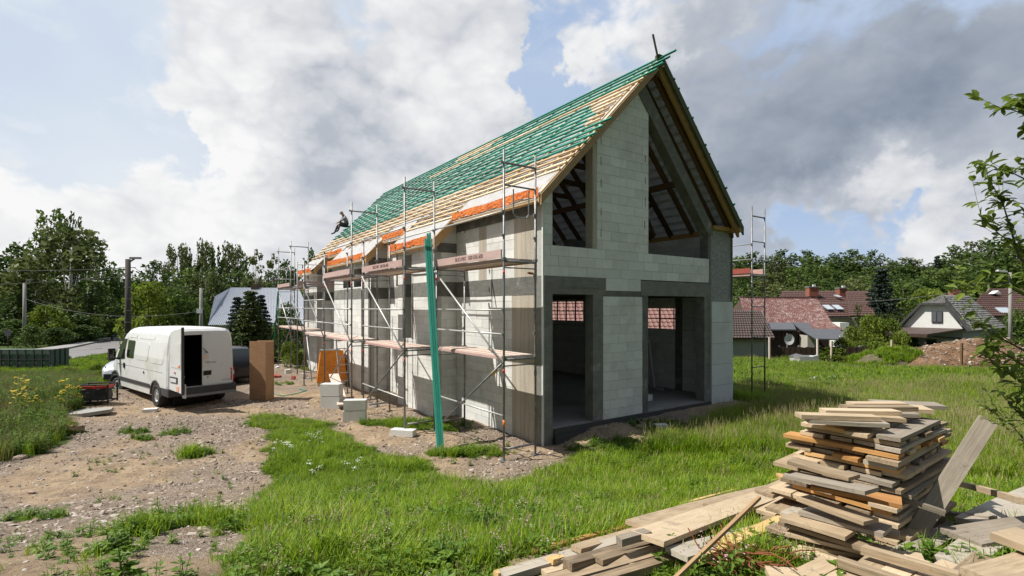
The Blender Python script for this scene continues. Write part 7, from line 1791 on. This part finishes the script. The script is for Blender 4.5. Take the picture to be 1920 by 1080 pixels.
scatter('lawn_weeds', mk(X, Y), .5+.7*rg.uniform(size=len(X)), srccoll('lawn_weed_src', [leafy_clump(90, 4, .17, .10, (M['weedleaf'], M['whitefl'])), leafy_clump(91, 6, .10, .13, (M['weedleaf'], M['whitefl'])), leafy_clump(93, 5, .08, .08, (M['weedleaf'], M['whitefl'])), leafy_clump(94, 3, .2, .08, (M['weedleaf'], M['whitefl'])), leafy_clump(95, 3, .14, .11, (M['weedleaf'], M['whitefl'])), leafy_clump(92, 3, .22, .07, (M['weedleaf'], M['clover']), .25, .006)]), 'broad-leaved weeds and clover among the near grass', 'weeds', .15)
# field at the right, beyond
X, Y = pts(30000, 3, 30, 9.5, 20, lambda X, Y: inview(X, Y, .06) & notbuilt(X, Y) & (dirtness(X, Y) < .3) & ~((X < 7) & (Y < 11)))
scatter('meadow', mk(X, Y), .45+.55*vnoise(X, Y, .35, 36)+.25*rg.uniform(size=len(X)), gc_tall, 'tall meadow grass right of the house', 'grass', .08)
X, Y = pts(15000, 6, 42, 19, 31, lambda X, Y: inview(X, Y, .06) & notbuilt(X, Y) & ~((Y > 25.5) & (X > 17)))
scatter('meadow', mk(X, Y), .45+.4*vnoise(X, Y, .3, 37)+.25*rg.uniform(size=len(X)), gc_far, 'meadow plants in the back of the field before the fence', 'grass', .08)
from mathutils.bvhtree import BVHTree
def on_heap(n, u0, u1, y0, y1, keep=lambda x, y: True):
    out = []
    trees_ = [BVHTree.FromPolygons([tuple(v.co) for v in o.data.vertices], [tuple(p.vertices) for p in o.data.polygons]) for o in bpy.data.objects if o.name.startswith('soil_heap')]
    for x_, y_ in zip(rg.uniform(hpx(u0, 28.4), hpx(u1, 28.4), n), rg.uniform(y0, y1, n)):
        hits = [h_[0] for h_ in (t_.ray_cast(Vector((x_, y_, 6)), Vector((0, 0, -1))) for t_ in trees_) if h_[0] is not None]
        if hits and keep(x_, y_): out.append(tuple(max(hits, key=lambda p: p.z)))
    return np.array(out)
Ph = on_heap(900, 1600, 1700, 27.2, 30, lambda x, y: mnoise.noise((x, y, 3)) > -.1); Ph2 = on_heap(900, 1690, 1920, 26.2, 30.2)
scatter('heap_weeds', Ph, .35+.35*rg.uniform(size=len(Ph)), gc_far, 'weeds overgrowing the left end of the soil heap', 'weeds', .2)
# left bank
def leftkeep(X, Y): return inview(X, Y, .1) & (dirtness(X, Y) < .35) & (X < -5)
BANK = poly_w([(-900, 640), (100, 640), (190, 690), (178, 735), (150, 790), (100, 845), (0, 868), (-900, 960)])
X, Y = pts(34000, -33, -5.5, 5.5, 24, lambda X, Y: leftkeep(X, Y) & inpoly(BANK, X, Y))
scatter('weeds', mk(X, Y), (.40+.45*vnoise(X, Y, .5, 38)+.3*rg.uniform(size=len(X)))*np.clip(1.25-Y/30, .45, 1), gc_weed, 'tall green weeds and grasses on the bank at the left', 'weeds', .08)
c = ground_at(10, 790); X, Y = pts(1500, c.x-2.4, c.x+.5, c.y-.2, c.y+2.8, lambda X, Y: leftkeep(X, Y) & (vnoise(X, Y, 1.2, 39) > .45)); scatter('goldenrod', mk(X[:26], Y[:26]), .6+.4*rg.uniform(size=len(X[:26])), gc_yel, 'yellow-flowering goldenrod in the weeds at the left edge', 'wildflowers', .08)
X, Y = pts(16000, -48, 2, 19, 36, lambda X, Y: inview(X, Y, .05) & notbuilt(X, Y) & (dirtness(X, Y) < .4) & ~inpoly(np.array(road_near[::1]+pav_far[::-1]), X, Y))
scatter('rough_grass', mk(X, Y), (.35+.45*rg.uniform(size=len(X)))*np.clip(1.5-Y/32, .45, 1), gc_far, 'rough bright grass between the building plot and the road', 'grass', .08)
# weeds growing in the rubble
P_ = []; S_ = []
for (cc, rx, ry, kk) in ISLEW:
    n = int(70*kk*rx*ry*4+14)
    a = rg.uniform(0, 6.283, n); q = np.sqrt(rg.uniform(0, 1, n)); X = cc.x+rx*q*np.cos(a)*.9; Y = cc.y+ry*q*np.sin(a)*.9; k = notbuilt(X, Y); P_.append(mk(X[k], Y[k])); S_.append(rg.uniform(.25, .85, k.sum())*(1.1-.5*q[k]))
X, Y = pts(500, -5.5, -1, 2.3, 5.2, lambda X, Y: inview(X, Y) & (dirtness(X, Y) > .6) & (vnoise(X, Y, 2.2, 47) > .5)); P_.append(mk(X, Y)); S_.append(rg.uniform(.15, .7, len(X)))
X, Y = pts(1100, -9, 3, 3, 15, lambda X, Y: inview(X, Y) & (dirtness(X, Y) > .6) & notbuilt(X, Y) & (vnoise(X, Y, 1.5, 40) > .6)); P_.append(mk(X, Y)); S_.append(rg.uniform(.15, .5, len(X)))
P_ = np.concatenate(P_); S_ = np.concatenate(S_)
gc_rub = srccoll('rubble_weeds', [leafy_clump(70+i, 5, .26, .12, (M['weedleaf'], M['whitefl']), 0) for i in range(3)]+[blade_clump(75, 30, .25, .10, .007, .9)])
scatter('rubble_weeds', P_, S_, gc_rub, 'low weeds sprouting through the rubble and sand', 'weeds', .15)
# white yarrow patches
for (u, v, n, rx, ry) in ((535, 860, 5, .4, .15), (610, 843, 4, .5, .1), (1535, 722, 14, 1.2, .3), (615, 905, 4, .5, .2)):
    cc = ground_at(u, v); a = rg.uniform(0, 6.283, n); q = np.sqrt(rg.uniform(0, 1, n))
    scatter('yarrow', mk(cc.x+rx*q*np.cos(a), cc.y+ry*q*np.sin(a)), rg.uniform(.7, 1.1, n), gc_yarrow if 'gc_yarrow' in globals() else globals().setdefault('gc_yarrow', srccoll('yarrow_src', [leafy_clump(80, 3, .34, .05, (M['weedleaf'], M['whitefl']), 1, .013)])), {535: 'white yarrow heads in the grass left of the lying block', 610: 'small patch of white yarrow behind the first one', 1535: 'white flower patch in the sunny field behind the plank stack', 615: 'scattered white flowers in the front lawn'}[u], 'wildflowers', .1)
# ---- rubble
def stone(seed, flat, sharp=.3):
    r = random.Random(seed); bm = bmesh.new(); bmesh.ops.create_icosphere(bm, subdivisions=1, radius=1)
    for v in bm.verts: v.co *= 1+r.uniform(-sharp, sharp*.6); v.co.z *= flat; v.co.x *= r.uniform(.95, 1.05)*1.15
    me = bpy.data.meshes.new('stone'); bm.to_mesh(me); bm.free(); me.materials.append(M['stone']); return me
def stf(t, b):
    oi = t.node('ShaderNodeObjectInfo').outputs['Random']; n = t.noise(geo(t), 30, 5, .6)
    setbump(t, b, n, .5, .01)
    return t.ramp(t.math('ADD', t.math('MULTIPLY', oi, .7), t.math('MULTIPLY', n, .3)), [(.15, (.13, .09, .062)), (.4, (.24, .18, .13)), (.6, (.33, .27, .215)), (.8, (.42, .365, .31)), (.95, (.53, .49, .44))])
M['stone'] = pmat('rubble_stone', stf, .9)
sc_st = srccoll('stones', [stone(i, .5, .35) for i in range(5)]); sc_fl = srccoll('flat_stones', [stone(20+i, .16, .38) for i in range(5)])
def rubmask(X, Y): 
    m = vnoise(X, Y, .9, 21)*.8+vnoise(X, Y, 3, 22)*.5-.25
    for (u, v, rx, ry, k) in ((200, 960, 2.4, .5, .6), (330, 800, 3, .8, .5), (430, 900, .8, .9, .5), (80, 990, 2, .5, .5), (420, 705, 3, 1.5, .4), (960, 810, 1, .5, .5), (1150, 830, 2.0, .9, -.8), (230, 890, 2.6, 1.0, -.75), (380, 770, 4, .6, -.5), (560, 745, 3, .6, -.7), (740, 800, 2, 1, -.5), (300, 1060, 2, .3, -.7)):
        c_ = ground_at(u, v); m = m+k*np.exp(-(((X-c_.x)/rx)**2+((Y-c_.y)/ry)**2))
    return np.clip(m+.1, 0.1, 1)
X, Y = pts(90000, -14, 4, 2.2, 18, lambda X, Y: inview(X, Y) & (dirtness(X, Y) > .55) & notbuilt(X, Y)); m = rubmask(X, Y); k = rg.uniform(size=len(X)) < np.clip(m*.9+.2, 0, 1); X, Y = X[k], Y[k]
s = np.exp(rg.normal(-4.45, .55, len(X)))*np.clip(Y/7, .7, 1.5); s = np.clip(s, .004, .06)
scatter('rubble', mk(X, Y, .004), s, sc_st, 'small stones and rubble over the sandy driveway', 'rubble', .5)
X, Y = pts(26000, -9, 0, 2.4, 11, lambda X, Y: inview(X, Y) & (dirtness(X, Y) > .55)); m = rubmask(X, Y); k = rg.uniform(size=len(X)) < m**2.6*.42; X, Y = X[k], Y[k]
s = np.clip(np.exp(rg.normal(-3.75, .5, len(X))), .010, .08)
scatter('flat_rubble', mk(X, Y, .008), s, sc_fl, 'pale flat stone chips in the rubble of the driveway', 'rubble', .14)
scatter('heap_stones', Ph2, np.clip(np.exp(rg.normal(-3.0, .5, len(Ph2))), .02, .14), sc_st, 'stones and clods lying on the reddish soil heap', 'rubble', .4)
# ---- single stones one can point at
for i, (u, v, s_, lb) in enumerate([(224, 866, .05, 'dark lump of stone alone in the middle of the sandy driveway'), (38, 860, .10, 'rounded grey stone by the weed edge at the left'), (375, 848, .06, 'dark stone on the sand at the right side of the driveway'), (60, 925, .05, 'small dark stone at the left edge of the driveway'), (165, 1035, .06, 'flat pale stone at the lower left'), (210, 1022, .09, 'largest pale flat stone of the lower rubble')]):
    p = ground_at(u, v); o = link('stone', stone(90+i, .6 if i < 4 else .2, .25), None, p+Vector((0, 0, .3*s_)), (0, 0, i), (s_*1.2, s_, s_)); tag(o, lb, 'stone')

# ---------------------------------------------------------------- tall thistles and broad-leaved weeds in front
def weedplant(u, v, h_, label, seed, leaf=.10, thick=.006, cat='weed'):
    p = ground_at(u, v); o = empty('tall_weed', p, 0, None, label, cat); r = random.Random(seed); mb = MB(); lf = MB(); q = Vector((0, 0, -.02)); d = Vector((r.uniform(-.1, .1), 0, 1))
    n = 9
    for k in range(n):
        nq = q+d*h_/n; mb.tube(q, nq, thick*(1-k/n*.6), 5, thick*(1-(k+1)/n*.6), caps=False); d = (d+Vector((r.uniform(-.1, .1), r.uniform(-.1, .1), 0))).normalized()
        for j in range(4):
            a = r.uniform(0, 6.283); L_ = leaf*(1.2-.8*k/n)*r.uniform(.7, 1.2); dd = Vector((math.cos(a), math.sin(a), r.uniform(.1, .6))).normalized(); w_ = Vector((-math.sin(a), math.cos(a), 0))*L_*.2; c = q.lerp(nq, r.random())
            lf.add([c, c+dd*L_*.45+w_, c+dd*L_-Vector((0, 0, L_*.3)), c+dd*L_*.45-w_], [(0, 1, 2), (0, 2, 3)])
        q = nq
    mb.build('stem', M['weedleaf'], o); x = lf.build('leaves', M['weedleaf'], o); x['kind'] = 'stuff'
weedplant(300, 995, .36, 'tall upright weed left of the pair in the rubble weeds', 1); weedplant(404, 975, .34, 'tall upright weed right of the pair in the rubble weeds', 2)
weedplant(228, 1085, .22, 'dark broad-leaved plant cut by the bottom edge at the lower left', 3, .13, .008); weedplant(1220, 850, .35, 'pale weed standing before the gable in the sun edge', 4, .08); weedplant(1160, 845, .3, 'small weed by the gable left of the taller one', 5, .08)
weedplant(1430, 850, .5, 'leafy weed in the shade left of the plank stack', 6, .12); weedplant(1735, 1055, .18, 'little yellow-leaved plant between the boards at the lower right', 7, .05)
weedplant(1800, 1030, .22, 'grassy weed among the boards at the lower right', 8, .12); weedplant(1640, 1020, .16, 'weed growing beside the foot of the stack', 9, .1)

# ---------------------------------------------------------------- sapling at the right edge, close to the camera
def sapling():
    o = empty('sapling', (0, 0, 0), 0, None, 'leafy young fruit tree reaching in from the right edge', 'tree'); r = random.Random(12); tw = MB(); lf = MB()
    Y = 3.7; base = ground_at(1990, 1010); base = Vector((hpx(2010, Y+.2), Y+.2, gzf(hpx(2010, Y+.2), Y+.2)))
    def leaf(c, d, L_):
        d = d.normalized(); s = d.cross(Vector((r.uniform(-.5, .5), r.uniform(-.5, .5), 1))).normalized(); nn = s.cross(d); w_ = L_*.22; b0 = c+d*L_*.12
        lf.add([c, b0+s*w_*.6+nn*.1*w_, c+d*L_*.45+s*w_+nn*w_*.35, c+d*L_*.78+s*w_*.65+nn*w_*.2, c+d*L_-nn*w_*.3, c+d*L_*.78-s*w_*.65+nn*w_*.2, c+d*L_*.45-s*w_+nn*w_*.35, b0-s*w_*.6+nn*.1*w_, c+d*L_*.5], [(0, 1, 8), (1, 2, 8), (2, 3, 8), (3, 4, 8), (4, 5, 8), (5, 6, 8), (6, 7, 8), (7, 0, 8)])
    def path(pts, r0, r1, leaves, L_=.082, twigs=0):
        leaves = int(leaves*.6); twigs = int(twigs*.7)
        n = len(pts)
        for i in range(n-1):
            a, b = pts[i], pts[i+1]; ra, rb2 = r0+(r1-r0)*i/(n-1), r0+(r1-r0)*(i+1)/(n-1); tw.tube(a, b, ra, 6, rb2, caps=False)
        for k in range(leaves):
            s = r.random()**.7*(n-1); i = min(int(s), n-2); c = pts[i].lerp(pts[i+1], s-i); d = Vector((r.uniform(-1, 1), r.uniform(-1, 1), r.uniform(-.7, .6))); leaf(c, d, L_*r.uniform(.7, 1.25))
        for k in range(twigs):
            s = (.25+.75*r.random())*(n-1); i = min(int(s), n-2); c = pts[i].lerp(pts[i+1], s-i); d = (pts[i+1]-pts[i]).normalized()+Vector((r.uniform(-1, 1), r.uniform(-.6, .6), r.uniform(-.3, .9))); d.normalize(); ln = r.uniform(.12, .3)
            path([c, c+d*ln*.5, c+d*ln+Vector((0, 0, r.uniform(-.03, .03)))], r1*.8, .0012, int(6+ln*26), L_)
    def B(*uv, Yb=Y): return [Vector((hpx(u, Yb+dy), Yb+dy, zpx(v, Yb+dy))) for u, v, dy in uv]
    trunk = [base]+B((2000, 850, .2), (1975, 640, .15), (1960, 420, .1), (1950, 200, .0), (1940, 60, 0)); path(trunk, .03, .010, 20, twigs=10)
    path(B((1985, 700, .15), (1925, 660, .1), (1870, 630, .0), (1805, 592, -.1)), .010, .002, 60, twigs=8)
    path(B((1970, 560, .1), (1910, 480, .05), (1880, 380, .0), (1850, 330, -.05)), .010, .002, 70, twigs=10)
    path(B((1975, 520, .1), (1920, 470, .05), (1875, 440, .0), (1840, 408, -.05)), .008, .002, 55, twigs=7)
    path(B((1965, 420, .1), (1930, 340, .05), (1900, 325, .0), (1862, 318, -.05)), .008, .002, 45, twigs=6)
    path(B((1950, 250, .1), (1925, 215, .05), (1895, 205, .0), (1875, 203, -.05)), .006, .002, 40, twigs=5)
    path(B((1950, 200, .1), (1930, 195, .05), (1905, 190, .0)), .005, .002, 34, twigs=4)
    path(B((1990, 640, .15), (1930, 560, .1), (1880, 530, .0), (1800, 535, -.1)), .009, .002, 70, twigs=10)
    path(B((1990, 760, .15), (1940, 700, .1), (1880, 660, .0), (1840, 650, -.1)), .009, .002, 70, twigs=10)
    path(B((2000, 820, .1), (1950, 760, .0), (1900, 700, -.05), (1870, 690, -.1)), .009, .002, 80, twigs=12)
    path(B((2000, 880, .1), (1960, 830, .0), (1915, 780, -.05), (1880, 740, -.1)), .008, .002, 80, .065, twigs=12)
    path(B((1990, 700, .2), (1950, 600, .2), (1925, 520, .2), (1905, 440, .2)), .008, .002, 60, twigs=10)
    path(B((2000, 900, .3), (1950, 860, .3), (1900, 800, .3), (1850, 765, .3)), .006, .002, 60, .05, twigs=14)
    path(B((1955, 300, .1), (1940, 250, .1), (1915, 235, 0)), .005, .002, 20, twigs=3)
    path(B((1965, 470, .15), (1940, 400, .1), (1905, 400, 0)), .006, .002, 40, twigs=6)
    tw.build('branches', M['bark'], o, smooth=True); x = lf.build('leaves', leafmat('sapling_leaf', [(.15, (.11, .16, .025)), (.5, (.20, .27, .045)), (.85, (.32, .36, .08))], .5, .4), o); x['kind'] = 'stuff'
sapling()
